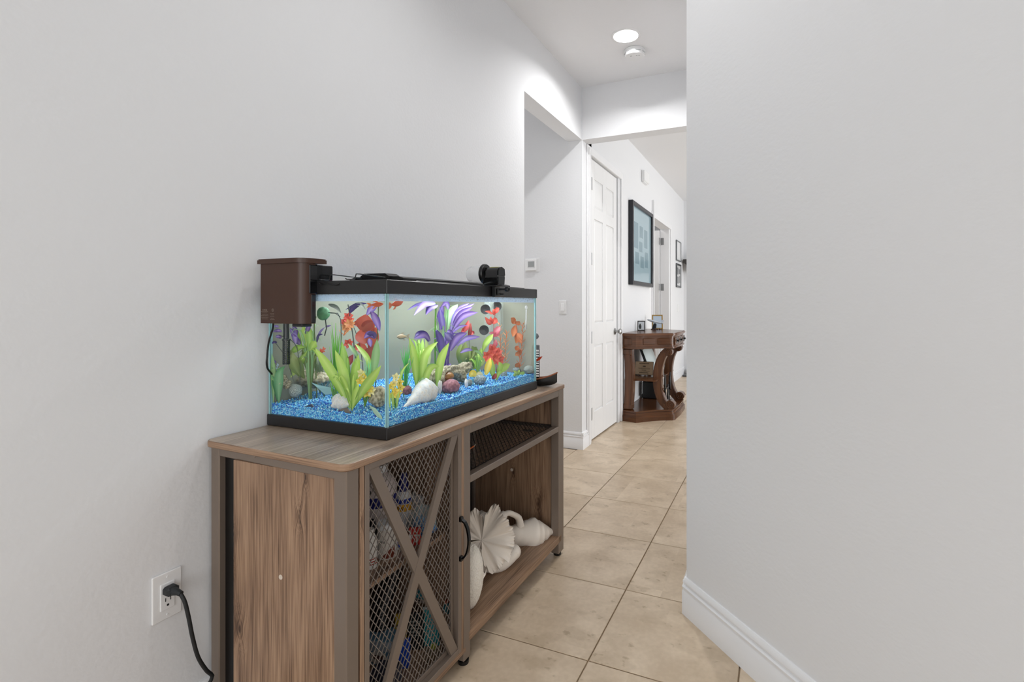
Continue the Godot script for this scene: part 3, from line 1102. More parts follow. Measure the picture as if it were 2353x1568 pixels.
	m.box2(Vector3(FX - 0.018, dy0, dz1 + 0.017), Vector3(FX + 0.001, dy0 + 0.017, dz0 - 0.015), 0.001)
	m.box2(Vector3(FX - 0.026, dy0, dz1 + 0.003), Vector3(FX - 0.018, dy1, dz1 + 0.03), 0.001)
	m.box2(Vector3(FX - 0.026, dy0, dz0 - 0.02), Vector3(FX - 0.018, dy1, dz0 - 0.003), 0.001)
	m.box2(Vector3(FX - 0.026, dy0, dz1 + 0.03), Vector3(FX - 0.018, dy0 + 0.03, dz0 - 0.02), 0.001)
	m.box2(Vector3(FX - 0.026, dy1 - 0.02, dz1 + 0.03), Vector3(FX - 0.018, dy1, dz0 - 0.02), 0.001)
	var door := obj("mesh_door", m, M.frame, t)
	for s in 2:
		m = Mb.new()
		var ca := [Vector2(dz0 - 0.012, dy1 - 0.014), Vector2(dz0 - 0.047, dy1 - 0.014), Vector2(dz1 + 0.016, dy0 + 0.016), Vector2(dz1 + 0.051, dy0 + 0.016)]
		if s:
			ca = [Vector2(dz1 + 0.016, dy1 - 0.014), Vector2(dz1 + 0.051, dy1 - 0.014), Vector2(dz0 - 0.012, dy0 + 0.016), Vector2(dz0 - 0.047, dy0 + 0.016)]
		m.prism(ca.map(func(p): return Vector2(-p.x, p.y)), FX - 0.012 + s * 0.0015, FX - 0.002 + s * 0.0015, Transform3D(Basis(Vector3(0, 0, -1), Vector3.UP, Vector3(1, 0, 0)), Vector3.ZERO))
		obj("cross_bar", m, M.frame, door)
	m = Mb.new()
	for i in range(-40, 60):
		for s in [0, 1]:
			var z := dz0 - 0.0205 * i
			var c := clip_seg(Vector2(z, dy0), Vector2(z + (0.52 if s else -0.52), dy1), Rect2(dz1 + 0.004, dy0 + 0.004, dz0 - dz1 - 0.008, dy1 - dy0 - 0.008))
			if c.size():
				m.bar(Vector3(FX - 0.022 - s * 0.0006, c[0].y, c[0].x), Vector3(FX - 0.022 - s * 0.0006, c[1].y, c[1].x), 0.0017, 0.0022, Vector3(0, 0, 1))
	var mesh := obj("mesh_screen", m, M.screen_metal, door)
	m = Mb.new()
	var hz := dz1 + 0.008
	var hp := []
	for i in 17:
		var u := i / 16.0
		hp.append(Vector3(FX + 0.004 + 0.030 * pow(sin(PI * u), 0.45), 0.362 + 0.125 * u, hz))
	var rows := []
	for i in 17:
		var T: Vector3 = (hp[mini(i + 1, 16)] - hp[maxi(i - 1, 0)]).normalized()
		var o := T.cross(Vector3(0, 0, 1)).normalized()
		var row := []
		for e in [[-1, -1], [1, -1], [1, 1], [-1, 1], [-1, -1]]:
			row.append(hp[i] + Vector3(0, 0, 0.006 * e[0]) + o * 0.0028 * e[1])
		rows.append(row)
	for i in 16:
		for j in 4:
			m.quad(rows[i][j], rows[i][j + 1], rows[i + 1][j + 1], rows[i + 1][j])
	for yy in [0.362, 0.487]:
		m.box(Vector3(FX + 0.004, yy, hz), Vector3(0.012, 0.016, 0.014), 0.002)
	obj("handle", m, M.black_gloss, door)
	# cam lock covers and bolts
	for p in [Vector3(-1.154, 0.477, ZN - 0.0105), Vector3(-1.24, 0.777, ZN - 0.0018)]:
		m = Mb.new()
		m.lathe([Vector2(0, 0.0), Vector2(0.0065, 0.0), Vector2(0.006, 0.0012), Vector2(0.0028, 0.0014), Vector2(0.002, 0.0006), Vector2(0, 0.0006)], Transform3D(Basis(Vector3.RIGHT, Vector3(0, 0, 1), Vector3(0, -1, 0)), p), 20)
		obj("cam_cover" if p.y < 0.7 else "bolt", m, M.cam if p.y < 0.7 else M.frame, t)
	for p in [Vector3(-1.187, 0.364, -2.224), Vector3(-1.102, 0.747, -2.224)]:
		m = Mb.new()
		m.lathe([Vector2(0, 0.0), Vector2(0.0075, 0.0), Vector2(0.007, 0.0012), Vector2(0.003, 0.0014), Vector2(0.002, 0.0006), Vector2(0, 0.0006)], Transform3D(Basis(Vector3.RIGHT, Vector3(0, 0, 1), Vector3(0, -1, 0)), p), 20)
		obj("cam_cover", m, M.cam, t)

func clip_seg(a: Vector2, b: Vector2, r: Rect2) -> Array:
	var t0 := 0.0
	var t1 := 1.0
	var d := b - a
	for k in 2:
		var lo: float = r.position[k]
		var hi: float = r.end[k]
		if absf(d[k]) < 1e-9:
			if a[k] < lo or a[k] > hi:
				return []
			continue
		var u: float = (lo - a[k]) / d[k]
		var v: float = (hi - a[k]) / d[k]
		t0 = maxf(t0, minf(u, v)); t1 = minf(t1, maxf(u, v))
	if t1 - t0 < 0.002:
		return []
	return [a + d * t0, a + d * t1]

# ---------------------------------------------------------------- the aquarium
const AX0 := -1.443
const AX1 := -0.980
const AZ0 := -1.113
const AZ1 := -2.066
const WATER := 1.177

func aquarium() -> void:
	var t := thing("aquarium", Vector3(-1.206, SLAB, -1.59), "rectangular glass aquarium with black frames standing on the wooden cabinet", "aquarium")
	for k in 2:
		var m := Mb.new()
		var y0 := 0.796 if k == 0 else 1.197
		var y1 := 0.830 if k == 0 else 1.236
		var w := 0.014
		m.box2(Vector3(AX0 - 0.003, y0, AZ0 - w), Vector3(AX1 + 0.003, y1, AZ0 + 0.003), 0.002, 0)
		m.box2(Vector3(AX0 - 0.003, y0, AZ1 - 0.003), Vector3(AX1 + 0.003, y1, AZ1 + w), 0.002, 0)
		m.box2(Vector3(AX1 - w, y0, AZ1 + 0.002), Vector3(AX1 + 0.003, y1, AZ0 - 0.002), 0.002, 2)
		m.box2(Vector3(AX0 - 0.003, y0, AZ1 + 0.002), Vector3(AX0 + w, y1, AZ0 - 0.002), 0.002, 2)
		if k == 0:
			m.box2(Vector3(AX0 + w, 0.800, AZ1 + w), Vector3(AX1 - w, 0.806, AZ0 - w))
		else:
			m.box2(Vector3(AX0 + w, 1.216, -1.63), Vector3(AX1 - w, 1.232, -1.56), 0.002)
		obj("top_frame" if k else "bottom_frame", m, M.tank_black, t)
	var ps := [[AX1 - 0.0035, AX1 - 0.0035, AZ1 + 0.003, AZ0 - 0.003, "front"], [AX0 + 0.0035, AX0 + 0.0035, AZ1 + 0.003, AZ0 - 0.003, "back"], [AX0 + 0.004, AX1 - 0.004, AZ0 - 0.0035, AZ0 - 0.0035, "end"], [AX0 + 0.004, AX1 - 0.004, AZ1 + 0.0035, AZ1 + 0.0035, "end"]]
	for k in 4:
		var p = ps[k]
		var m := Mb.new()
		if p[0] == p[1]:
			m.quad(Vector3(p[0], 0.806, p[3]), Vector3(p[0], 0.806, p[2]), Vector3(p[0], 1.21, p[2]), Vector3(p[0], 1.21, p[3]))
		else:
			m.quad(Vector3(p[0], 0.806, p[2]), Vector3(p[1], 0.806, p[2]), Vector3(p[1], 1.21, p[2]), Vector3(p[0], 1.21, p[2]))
		obj("glass_pane", m, M.glass_haze if k in [1, 3] else M.glass, t, "greenish grey pane with haze and reflection painted in" if k in [1, 3] else "")
	# the green cut edges of the panes at the corners
	for c in [[AX1, AZ0], [AX0 + 0.009, AZ0], [AX1, AZ1 + 0.009]]:
		for s in 2:
			var m := Mb.new()
			if s == 0:
				m.box2(Vector3(c[0] - 0.0065, 0.83, c[1] - 0.0012), Vector3(c[0] - 0.0008, 1.197, c[1] + 0.0002))
			else:
				m.box2(Vector3(c[0] - 0.0012, 0.83, c[1] - 0.0085), Vector3(c[0] + 0.0002, 1.197, c[1] - 0.0012))
			obj("glass_edge", m, M.glass_edge, t)
		var sl := Mb.new()
		sl.box2(Vector3(c[0] - 0.0016, 0.83, c[1] - 0.0018), Vector3(c[0] - 0.0004, 1.197, c[1] - 0.0006))
		obj("silicone_seam", sl, M.rubber, t)
	# pale band painted as the lamp-lit strip above the water line
	var f := Mb.new()
	f.box2(Vector3(AX1 - 0.0062, WATER, AZ1 + 0.012), Vector3(AX1 - 0.0052, 1.199, AZ0 - 0.012))
	f.box2(Vector3(AX0 + 0.012, WATER, AZ0 - 0.0062), Vector3(AX1 - 0.012, 1.199, AZ0 - 0.0052))
	obj("lit_band", f, M.film, t)
	f = Mb.new()
	var rd := RandomNumberGenerator.new()
	rd.seed = 31
	for i in 700:
		var z := rd.randf_range(AZ1 + 0.02, AZ0 - 0.01)
		var p := Vector3(AX1 - 0.0045, rd.randf_range(WATER + 0.003, 1.196), z)
		if i % 3 == 0:
			p = Vector3(rd.randf_range(AX0 + 0.02, AX1 - 0.012), p.y, AZ0 - 0.0045)
		f.ball(p, Vector3.ONE * rd.randf_range(0.0008, 0.0017), 0, 1, Basis(), 3)
	var dr := obj("droplet", f, M.clear_tint, t)
	dr.set_meta("kind", "stuff")
	# water
	var w := Mb.new()
	var a := Vector3(AX0 + 0.006, 0.835, AZ1 + 0.006)
	var b := Vector3(AX1 - 0.006, WATER, AZ0 - 0.006)
	w.quad(Vector3(a.x, b.y, b.z), Vector3(b.x, b.y, b.z), Vector3(b.x, b.y, a.z), Vector3(a.x, b.y, a.z))
	var wo := obj("water", w, M.water)
	tag(wo, "clear water standing just below the aquarium's top frame", "water", "", "stuff")
	# gravel bed and stones
	var g := Mb.new()
	var rows := []
	for i in 41:
		var row := []
		for j in 61:
			var x := lerpf(AX1 - 0.005, AX0 + 0.005, i / 40.0)
			var z := lerpf(AZ1 + 0.005, AZ0 - 0.005, j / 60.0)
			row.append(Vector3(x, bed(x, z) - 0.003, z))
		rows.append(row)
	rows.reverse()
	g.grid(rows)
	g.box2(Vector3(AX0 + 0.005, 0.806, AZ1 + 0.005), Vector3(AX1 - 0.008, 0.850, AZ0 - 0.008))
	var gb := thing("gravel_bed", Vector3(-1.206, 0.806, -1.59), "bright blue and pale aquarium gravel covering the tank floor", "gravel")
	gb.set_meta("kind", "stuff")
	obj("bed", g, M.gravel_bed, gb)
	var st := Mb.new()
	st.ball(Vector3.ZERO, Vector3(1, 0.75, 0.85), 0.35, 4, Basis(), 4, 1.2)
	var mm := MultiMesh.new()
	mm.transform_format = MultiMesh.TRANSFORM_3D
	mm.use_colors = true
	mm.mesh = st.mesh()
	var cnt := 34000
	mm.instance_count = cnt
	var cols := [Color(0.03, 0.16, 0.58), Color(0.07, 0.34, 0.78), Color(0.16, 0.55, 0.87), Color(0.32, 0.72, 0.91), Color(0.52, 0.84, 0.95), Color(0.76, 0.94, 0.98)]
	for i in cnt:
		var x := rd.randf_range(AX0 + 0.007, AX1 - 0.0075)
		var z := rd.randf_range(AZ1 + 0.007, AZ0 - 0.0075)
		var y := bed(x, z) + rd.randf_range(-0.004, 0.001)
		if i < 9000:
			x = AX1 - 0.0078 - rd.randf() * 0.002
			y = rd.randf_range(0.826, bed(x, z))
		elif i < 13500:
			z = AZ0 - 0.0078 - rd.randf() * 0.002
			y = rd.randf_range(0.826, bed(x, z))
		var bs := Basis(Vector3(rd.randf() - 0.5, rd.randf() - 0.5, rd.randf() - 0.5).normalized(), rd.randf() * TAU).scaled(Vector3.ONE * rd.randf_range(0.0019, 0.0030))
		mm.set_instance_transform(i, Transform3D(bs, Vector3(x, y, z) - gb.position))
		mm.set_instance_color(i, (cols[clampi(int(rd.randfn(3.5, 1.4)), 0, 5)] as Color).srgb_to_linear())
	var mi := MultiMeshInstance3D.new()
	mi.name = "gravel_stone"
	mi.multimesh = mm
	mi.material_override = M.gravel
	mi.set_meta("kind", "stuff")
	gb.add_child(mi, true)
	# light strip lying along the top, with its wire legs
	var h := thing("light_strip", Vector3(-1.20, 1.237, -1.6), "long black aquarium light strip with wire legs lying on the tank frame", "aquarium light")
	var m := Mb.new()
	m.prism([Vector2(-0.115, 1.2375), Vector2(0.105, 1.2375), Vector2(0.105, 1.250), Vector2(0.085, 1.256), Vector2(-0.09, 1.256), Vector2(-0.115, 1.250)], -1.98, -1.285, Transform3D(Basis(), Vector3(-1.17, 0, 0)))
	m.prism([Vector2(-0.06, 1.237), Vector2(0.055, 1.237), Vector2(0.055, 1.257), Vector2(0.04, 1.266), Vector2(-0.045, 1.266), Vector2(-0.06, 1.257)], -1.33, -1.275, Transform3D(Basis(), Vector3(-1.17, 0, 0)))
	m.box2(Vector3(-1.405, 1.2372, -2.03), Vector3(-1.02, 1.2415, -1.29), 0.001)
	obj("housing", m, M.black, h)
	m = Mb.new()
	m.box2(Vector3(-1.39, 1.2360, -2.02), Vector3(-1.03, 1.2372, -1.30))
	obj("lamp_panel", m, M.lamp, h)
	m = Mb.new()
	for k in 2:
		var x := -1.12 - k * 0.10
		m.tube([Vector3(x, 1.2515, -1.28), Vector3(x, 1.2565, -1.16), Vector3(x, 1.256, -1.145), Vector3(x, 1.2405, -1.140), Vector3(x, 1.239, -1.136), Vector3(x, 1.239, -1.108), Vector3(x + 0.002, 1.241, -1.104)], 0.0016, 8)
	m.tube(spline([Vector3(-1.148, 1.227, -1.108), Vector3(-1.159, 1.223, -1.105), Vector3(-1.195, 1.228, -1.104), Vector3(-1.217, 1.233, -1.104), Vector3(-1.220, 1.228, -1.104), Vector3(-1.209, 1.224, -1.104)], 20), 0.0015, 8)
	obj("wire_leg", m, M.black, h)
	area("aquarium_lamp", Vector3(-1.21, 1.233, -1.62), Vector3(0, -1, 0), Vector2(0.74, 0.36), 0.40, Color(0.93, 0.98, 1.0))

func bed(x: float, z: float) -> float:
	var u := (AX1 - x) / (AX1 - AX0)
	return 0.862 + 0.012 * u - 0.013 * exp(-(AZ0 - z) / 0.07) + 0.003 * sin(z * 17.0 + x * 9.0) + 0.002 * sin(z * 41.0) * cos(x * 33.0)

# ---------------------------------------------------------------- things hung on the tank
func on_top() -> void:
	# hang-on filter on the near end
	var zf := -1.060    # its outer face
	var t := thing("tank_filter", Vector3(-1.344, 1.113, -1.085), "brown-black hang-on filter box with a strainer tube on the tank's near end", "aquarium filter")
	var m := Mb.new()
	var rows := []
	var sec := [Vector2(-1.406, zf), Vector2(-1.272, zf), Vector2(-1.258, zf - 0.002), Vector2(-1.246, zf - 0.008), Vector2(-1.239, zf - 0.018), Vector2(-1.237, zf - 0.028), Vector2(-1.237, zf - 0.047), Vector2(-1.406, zf - 0.047)]
	m.prism(sec.map(func(p): return Vector2(p.x, -p.y)), 1.112, 1.287, Transform3D(Basis(Vector3.RIGHT, Vector3(0, 0, -1), Vector3.UP), Vector3.ZERO))
	obj("box", m, M.filter, t)
	m = Mb.new()
	m.box2(Vector3(-1.285, 1.103, zf - 0.042), Vector3(-1.245, 1.1125, zf - 0.006), 0.002)
	obj("motor_base", m, M.filter_dark, t)
	m = Mb.new()
	m.box2(Vector3(-1.262, 1.1125, zf - 0.0490), Vector3(-1.2355, 1.198, zf - 0.030), 0.003)
	m.box2(Vector3(-1.262, 1.198, zf - 0.055), Vector3(-1.2355, 1.284, zf - 0.024), 0.003)
	m.box2(Vector3(-1.40, 1.239, zf - 0.115), Vector3(-1.24, 1.284, zf - 0.047), 0.003)
	m.prism([Vector2(zf - 0.055, 1.284), Vector2(zf - 0.072, 1.278), Vector2(zf - 0.080, 1.25), Vector2(zf - 0.083, 1.215), Vector2(zf - 0.080, 1.198), Vector2(zf - 0.055, 1.198)], -1.262, -1.240, Transform3D(Basis(Vector3(0, 0, 1), Vector3.UP, Vector3(-1, 0, 0)), Vector3(-2.502, 0, 0)))
	obj("spillway", m, M.filter_dark, t)
	m = Mb.new()
	var lid := [Vector2(-1.413, zf + 0.006), Vector2(-1.275, zf + 0.006), Vector2(-1.255, zf + 0.003), Vector2(-1.241, zf - 0.006), Vector2(-1.232, zf - 0.020), Vector2(-1.229, zf - 0.040), Vector2(-1.229, zf - 0.080), Vector2(-1.413, zf - 0.080)]
	m.prism(lid.map(func(p): return Vector2(p.x, -p.y)), 1.287, 1.298, Transform3D(Basis(Vector3.RIGHT, Vector3(0, 0, -1), Vector3.UP), Vector3.ZERO))
	m.prism(lid.map(func(p): return Vector2(-1.32 + (p.x + 1.32) * 0.975, -(zf - 0.037 + (p.y - zf + 0.037) * 0.95))), 1.298, 1.301, Transform3D(Basis(Vector3.RIGHT, Vector3(0, 0, -1), Vector3.UP), Vector3.ZERO))
	obj("lid", m, M.filter, t)
	# intake tube and slotted strainer inside the tank
	var q := Vector3(-1.400, 1.107, -1.138)
	var xs := q.x
	var zs := q.z - 0.004
	m = Mb.new()
	m.tube([Vector3(xs, 1.18, zs), Vector3(xs, 1.055, zs)], 0.0085, 16)
	m.lathe([Vector2(0.0085, 1.054), Vector2(0.0125, 1.056), Vector2(0.0125, 1.060), Vector2(0.0085, 1.062)], Transform3D(Basis(), Vector3(xs, 0, zs)), 20)
	obj("intake_tube", m, M.filter_dark, t)
	m = Mb.new()
	for k in 13:
		var y := 0.986 + k * 0.0057
		m.lathe([Vector2(0.008, y - 0.0012), Vector2(0.0108, y - 0.0012), Vector2(0.0108, y + 0.0012), Vector2(0.008, y + 0.0012), Vector2(0.008, y - 0.0012)], Transform3D(Basis(), Vector3(xs, 0, zs)), 20)
	for k in 10:
		var d := Vector3(cos(TAU * k / 10), 0, sin(TAU * k / 10)) * 0.0098
		m.bar(Vector3(xs, 0.985, zs) + d, Vector3(xs, 1.055, zs) + d, 0.0022, 0.0018, d.cross(Vector3.UP))
	m.lathe([Vector2(0, 0.982), Vector2(0.0108, 0.982), Vector2(0.0108, 0.987), Vector2(0, 0.987)], Transform3D(Basis(), Vector3(xs, 0, zs)), 20)
	obj("strainer", m, M.filter_dark, t)
	m = Mb.new()
	m.tube(spline([Vector3(-1.372, 1.113, -1.075), Vector3(-1.379, 1.094, -1.078), Vector3(-1.397, 1.057, -1.080), Vector3(-1.404, 1.018, -1.080), Vector3(-1.408, 0.978, -1.083), Vector3(-1.437, 0.93, -1.13), Vector3(-1.44, 0.80, -1.15)], 40), 0.0028, 10)
	obj("power_cable", m, M.black, t)
	var fx := Transform3D(Basis(), Vector3(-1.402, 1.147, -1.060))
	text_into(t, "print", "TOPFIN", 0.0062, Transform3D(Basis(), Vector3(-1.389, 1.151, -1.060)), M.print)
	m = Mb.new()
	var lines := [[600, 717, 618], [602, 720, 616], [603, 724, 618], [600, 727, 617], [601, 731, 619], [602, 735, 617], [622, 722, 631], [623, 725, 630], [622, 729, 632], [623, 733, 631], [622, 736, 632]]
	var o := Vector3(-1.404, 1.146, -1.060)
	var e := Vector3(-1.227, 1.134, -1.060)
	for l in lines:
		var xa: float = o.x + (l[0] - 600.0) * (e.x - o.x) / 100.0
		var xb: float = o.x + (l[2] - 600.0) * (e.x - o.x) / 100.0
		var yy: float = o.y + (l[1] - 717.0) * (e.y - o.y) / 10.0
		var xx := xa
		while xx < xb - 0.002:
			var ln := R.randf_range(0.0025, 0.006)
			m.box2(Vector3(xx, yy, zf - 0.0001), Vector3(minf(xx + ln, xb), yy + 0.0008, zf + 0.0003))
			xx += ln + 0.0012
	var cm := Vector3(-1.355, 1.151, -1.060)
	for k in 20:
		var a := TAU * k / 20
		var b := TAU * (k + 1) / 20
		m.bar(cm + Vector3(cos(a) * 0.0042, sin(a) * 0.0042, 0.0002), cm + Vector3(cos(b) * 0.0042, sin(b) * 0.0042, 0.0002), 0.0007, 0.0004, Vector3(cos(a), sin(a), 0))
	m.box(cm + Vector3(0.0004, 0, 0.0002), Vector3(0.0007, 0.0066, 0.0004))
	m.box(cm + Vector3(-0.001, 0.001, 0.0002), Vector3(0.003, 0.0006, 0.0004))
	m.box(cm + Vector3(0.001, -0.0015, 0.0002), Vector3(0.003, 0.0006, 0.0004))
	obj("print", m, M.print, t)

	# automatic feeder clamped on the front frame: drum to the left, body to the right
	var f := thing("fish_feeder", Vector3(-0.975, 1.233, -1.679), "black automatic fish feeder with a clear drum clamped on the tank rim", "fish feeder")
	var e0 := Vector3(-0.945, 1.277, -1.662)
	var e1 := Vector3(-0.945, 1.280, -1.708)
	var zc0 := (e0.z + e1.z) / 2
	var yc := e0.y
	var ax := Transform3D(Basis(Vector3(0, 0, 1), Vector3(-1, 0, 0), Vector3(0, -1, 0)), Vector3(-1.006, yc + 0.006, zc0 + 0.006))   # local y runs along -x
	m = Mb.new()
	m.lathe([Vector2(0.032, 0.006), Vector2(0.0335, 0.012), Vector2(0.031, 0.060), Vector2(0.028, 0.070), Vector2(0, 0.072)], ax, 40)
	obj("drum", m, M.clear, f, "clear plastic food drum")
	m = Mb.new()
	m.lathe([Vector2(0, -0.004), Vector2(0.035, -0.004), Vector2(0.0375, 0.0), Vector2(0.0375, 0.008), Vector2(0.034, 0.012), Vector2(0.0, 0.012)], ax, 40)
	obj("drum_lid", m, M.black, f)
	var pr := [Vector2(-0.025, -0.036), Vector2(0.025, -0.036), Vector2(0.028, -0.014), Vector2(0.030, 0.010), Vector2(0.024, 0.026), Vector2(0.008, 0.032), Vector2(-0.016, 0.028), Vector2(-0.028, 0.014), Vector2(-0.029, -0.014)]
	var bt := Transform3D(Basis(Vector3(0, 0, -1), Vector3.UP, Vector3(1, 0, 0)), Vector3(-0.945, yc, zc0))
	m = Mb.new()
	m.prism(pr, -0.062, 0.0, bt)
	obj("body", m, M.black_gloss, f)
	m = Mb.new()
	m.prism([Vector2(-0.022, 0.0), Vector2(0.026, 0.0), Vector2(0.022, 0.024), Vector2(0.008, 0.029), Vector2(-0.014, 0.025), Vector2(-0.022, 0.014)], 0.0, 0.004, bt)
	m.prism([Vector2(-0.021, -0.033), Vector2(0.022, -0.033), Vector2(0.025, -0.006), Vector2(-0.022, -0.006)], 0.0, 0.003, bt)
	obj("battery_cover", m, M.rubber, f)
	m = Mb.new()
	m.prism([Vector2(-0.013, 0.0292), Vector2(0.004, 0.0316), Vector2(0.004, 0.0324), Vector2(-0.013, 0.030)], -0.042, -0.008, bt)
	obj("sticker", m, mat(Color(0.72, 0.72, 0.30), 0.5), f, "yellow green sticker")
	m = Mb.new()
	m.box2(Vector3(-1.005, yc - 0.043, zc0 - 0.022), Vector3(-0.950, yc - 0.036, zc0 + 0.024), 0.002)
	m.box2(Vector3(-0.974, 1.196, zc0 - 0.016), Vector3(-0.958, yc - 0.040, zc0 + 0.018), 0.002)
	m.box2(Vector3(-1.004, 1.205, zc0 - 0.018), Vector3(-0.998, yc - 0.040, zc0 + 0.020), 0.001)
	m.box2(Vector3(-0.958, 1.204, zc0 - 0.010), Vector3(-0.950, 1.228, zc0 + 0.012), 0.002)
	obj("clamp", m, M.black, f)
	for k in [[1.224, 0.004, 0.042], [1.207, -0.006, 0.020]]:
		m = Mb.new()
		var p0 := Vector3(-0.955, k[0], zc0 + k[1])
		m.tube([p0, p0 + Vector3(k[2], 0, 0)], 0.0035, 10)
		if k[2] > 0.03:
			m.lathe([Vector2(0.0, 0.032), Vector2(0.0085, 0.032), Vector2(0.0095, 0.036), Vector2(0.0095, 0.042), Vector2(0.0085, 0.046), Vector2(0.0055, 0.046), Vector2(0.005, 0.043), Vector2(0, 0.043)], Transform3D(Basis(Vector3(0, 0, -1), Vector3(1, 0, 0), Vector3(0, -1, 0)), p0), 20)
		obj("clamp_screw", m, M.black, f)

	# canoe behind the far end of the tank, lying across the board
	var zc := -2.155
	var c := thing("model_canoe", Vector3(-1.05, SLAB, zc), "small dark wooden model canoe behind the tank's far end", "model canoe")
	m = Mb.new()
	var mi := Mb.new()
	var gun := Mb.new()
	var bow := Vector3(-0.918, 0.859, -2.155)
	var xs1: float = bow.x
	var xs0: float = bow.x - 0.36
	var outer := []
	var inner := []
	var rim0 := []
	var rim1 := []
	for i in 29:
		var u := i / 28.0
		var x := lerpf(xs0, xs1, u)
		var far := absf(u * 2 - 1)
		var half := 0.042 * pow(maxf(0.0, 1 - pow(far, 2.4)), 0.8) + 0.0008
		var sheer := SLAB + 0.030 + (bow.y - SLAB - 0.030) * pow(far, 3.0)
		var keel := SLAB + 0.001 + 0.02 * pow(far, 8.0)
		var ro := []
		var ri := []
		for j in 13:
			var a := PI * j / 12
			var s := cos(a)
			var dp := pow(sin(a), 0.7)
			ro.append(Vector3(x, lerpf(sheer, keel, dp), zc + half * signf(s) * pow(absf(s), 0.7)))
			ri.append(Vector3(x, lerpf(sheer, keel + 0.004, dp), zc + maxf(half - 0.004, 0.0003) * signf(s) * pow(absf(s), 0.7)))
		ro.reverse()
		outer.append(ro)
		inner.append(ri)
		rim0.append(Vector3(x, sheer, zc + half)); rim1.append(Vector3(x, sheer, zc - half))
	m.grid(outer)
	obj("hull", m, M.black, c)
	mi.grid(inner)
	mi.tube(rim0, 0.0035, 8)
	mi.tube(rim1, 0.0035, 8)
	for u in [0.3, 0.55, 0.8]:
		mi.box(Vector3(lerpf(xs0, xs1, u), SLAB + 0.029, zc), Vector3(0.02, 0.003, 0.06), 0.001)
	obj("gunwale", mi, mat(Color(0.52, 0.29, 0.16), 0.4), c, "reddish brown inner boards and rim")
	var pd := Mb.new()
	var tip := Vector3(-0.996, 0.928, -2.160)
	var neck := Vector3(-1.023, 0.909, -2.160)
	pd.tube([neck + (neck - tip) * 6.0, neck], 0.0025, 8)
	leaf_into(pd, [neck, neck.lerp(tip, 0.5), tip + (tip - neck) * 0.1], 0.013, Color.WHITE, Color.WHITE, Color.WHITE, Vector3(0, 0.2, 1), 0.8, 0.05)
	var po := obj("toy_paddle", pd, mat(Color(0.74, 0.22, 0.07), 0.45))
	tag(po, "orange-red paddle blade sticking out beyond the tank above the canoe", "paddle")
	m = Mb.new()
	var l0 := Vector3(-1.042, 0.826, -2.190)
	var l1 := Vector3(-1.022, 0.827, -2.190)
	var lt := Vector3(-1.031, 0.979, -2.190)
	var lad := thing("slatted_stick", Vector3((l0.x + l1.x) / 2, SLAB, -2.19), "narrow grey stick with black rungs standing behind the tank's far end", "ornament")
	m.box2(Vector3(l0.x - 0.02, lt.y - 0.022, -2.193), Vector3(l1.x, lt.y, -2.187), 0.002)
	m.box2(Vector3(l1.x - 0.0022, SLAB, -2.193), Vector3(l1.x, lt.y - 0.02, -2.187), 0.0005)
	m.box2(Vector3(l0.x - 0.02, SLAB, -2.193), Vector3(l0.x - 0.018, lt.y - 0.02, -2.187), 0.0005)
	var l2 := Vector3(-1.028, 1.026, -2.190)
	m.ball(l2 + Vector3(-0.012, -0.006, 0), Vector3(0.014, 0.014, 0.004), 0.3, 6, Basis(), 8)
	m.tube([l2 + Vector3(-0.012, -0.01, 0), Vector3(l2.x - 0.012, lt.y - 0.003, -2.19)], 0.0016, 8)
	obj("board", m, mat(Color(0.50, 0.50, 0.52), 0.6), lad)
	for k in 12:
		m = Mb.new()
		m.box2(Vector3(l0.x - 0.02, lt.y - 0.035 - k * 0.0118, -2.192), Vector3(l1.x - 0.001, lt.y - 0.0308 - k * 0.0118, -2.186), 0.0005)
		obj("rung", m, M.black, lad)

# ---------------------------------------------------------------- plants
func lin(c: Color) -> Color:
	return c.srgb_to_linear()

func blade(t: Node, kind: String, pts: Array, w: float, part := "leaf", shape := 1.0) -> void:
	var k: Array = KINDS[kind]
	var m := Mb.new()
	var tw := Vector3(R.randf_range(-0.3, 0.3), R.randf_range(-0.2, 0.2), R.randf_range(-0.3, 0.3))
	if shape == 1.0 and kind in ["lime", "green", "olive", "teal", "pale"]:
		shape = 1.5      # a narrow stalk that widens upwards
	leaf_into(m, pts, w, lin(k[0]), lin(k[1]), lin(k[2]), Vector3(0.72, 0.1, 0.6) + tw, shape, 0.28)
	obj(part, m, M.leaf, t)

func wisps(t: Node, kind: String, base: Vector3, n: int, h: float, spread: float, w: float, shape := 1.4) -> void:
	# thinner arching leaves round the same foot
	for i in n:
		var a := TAU * i / n + R.randf() * 0.9
		var d := Vector3(cos(a) * 0.75, 0, sin(a)) * spread * R.randf_range(0.6, 1.1)
		var hh := h * R.randf_range(0.65, 1.1)
		var lim := func(p: Vector3) -> Vector3: return Vector3(clampf(p.x, AX0 + 0.015, AX1 - 0.014), minf(p.y, WATER - 0.006), clampf(p.z, AZ1 + 0.014, AZ0 - 0.014))
		blade(t, kind, [foot(base) + d * 0.06, lim.call(base + d * 0.35 + Vector3(0, hh * 0.62, 0)), lim.call(base + d * 0.8 + Vector3(0, hh, 0)), lim.call(base + d * 1.25 + Vector3(0, hh * R.randf_range(0.78, 1.0), 0))], w * R.randf_range(0.7, 1.2), "leaf", shape)

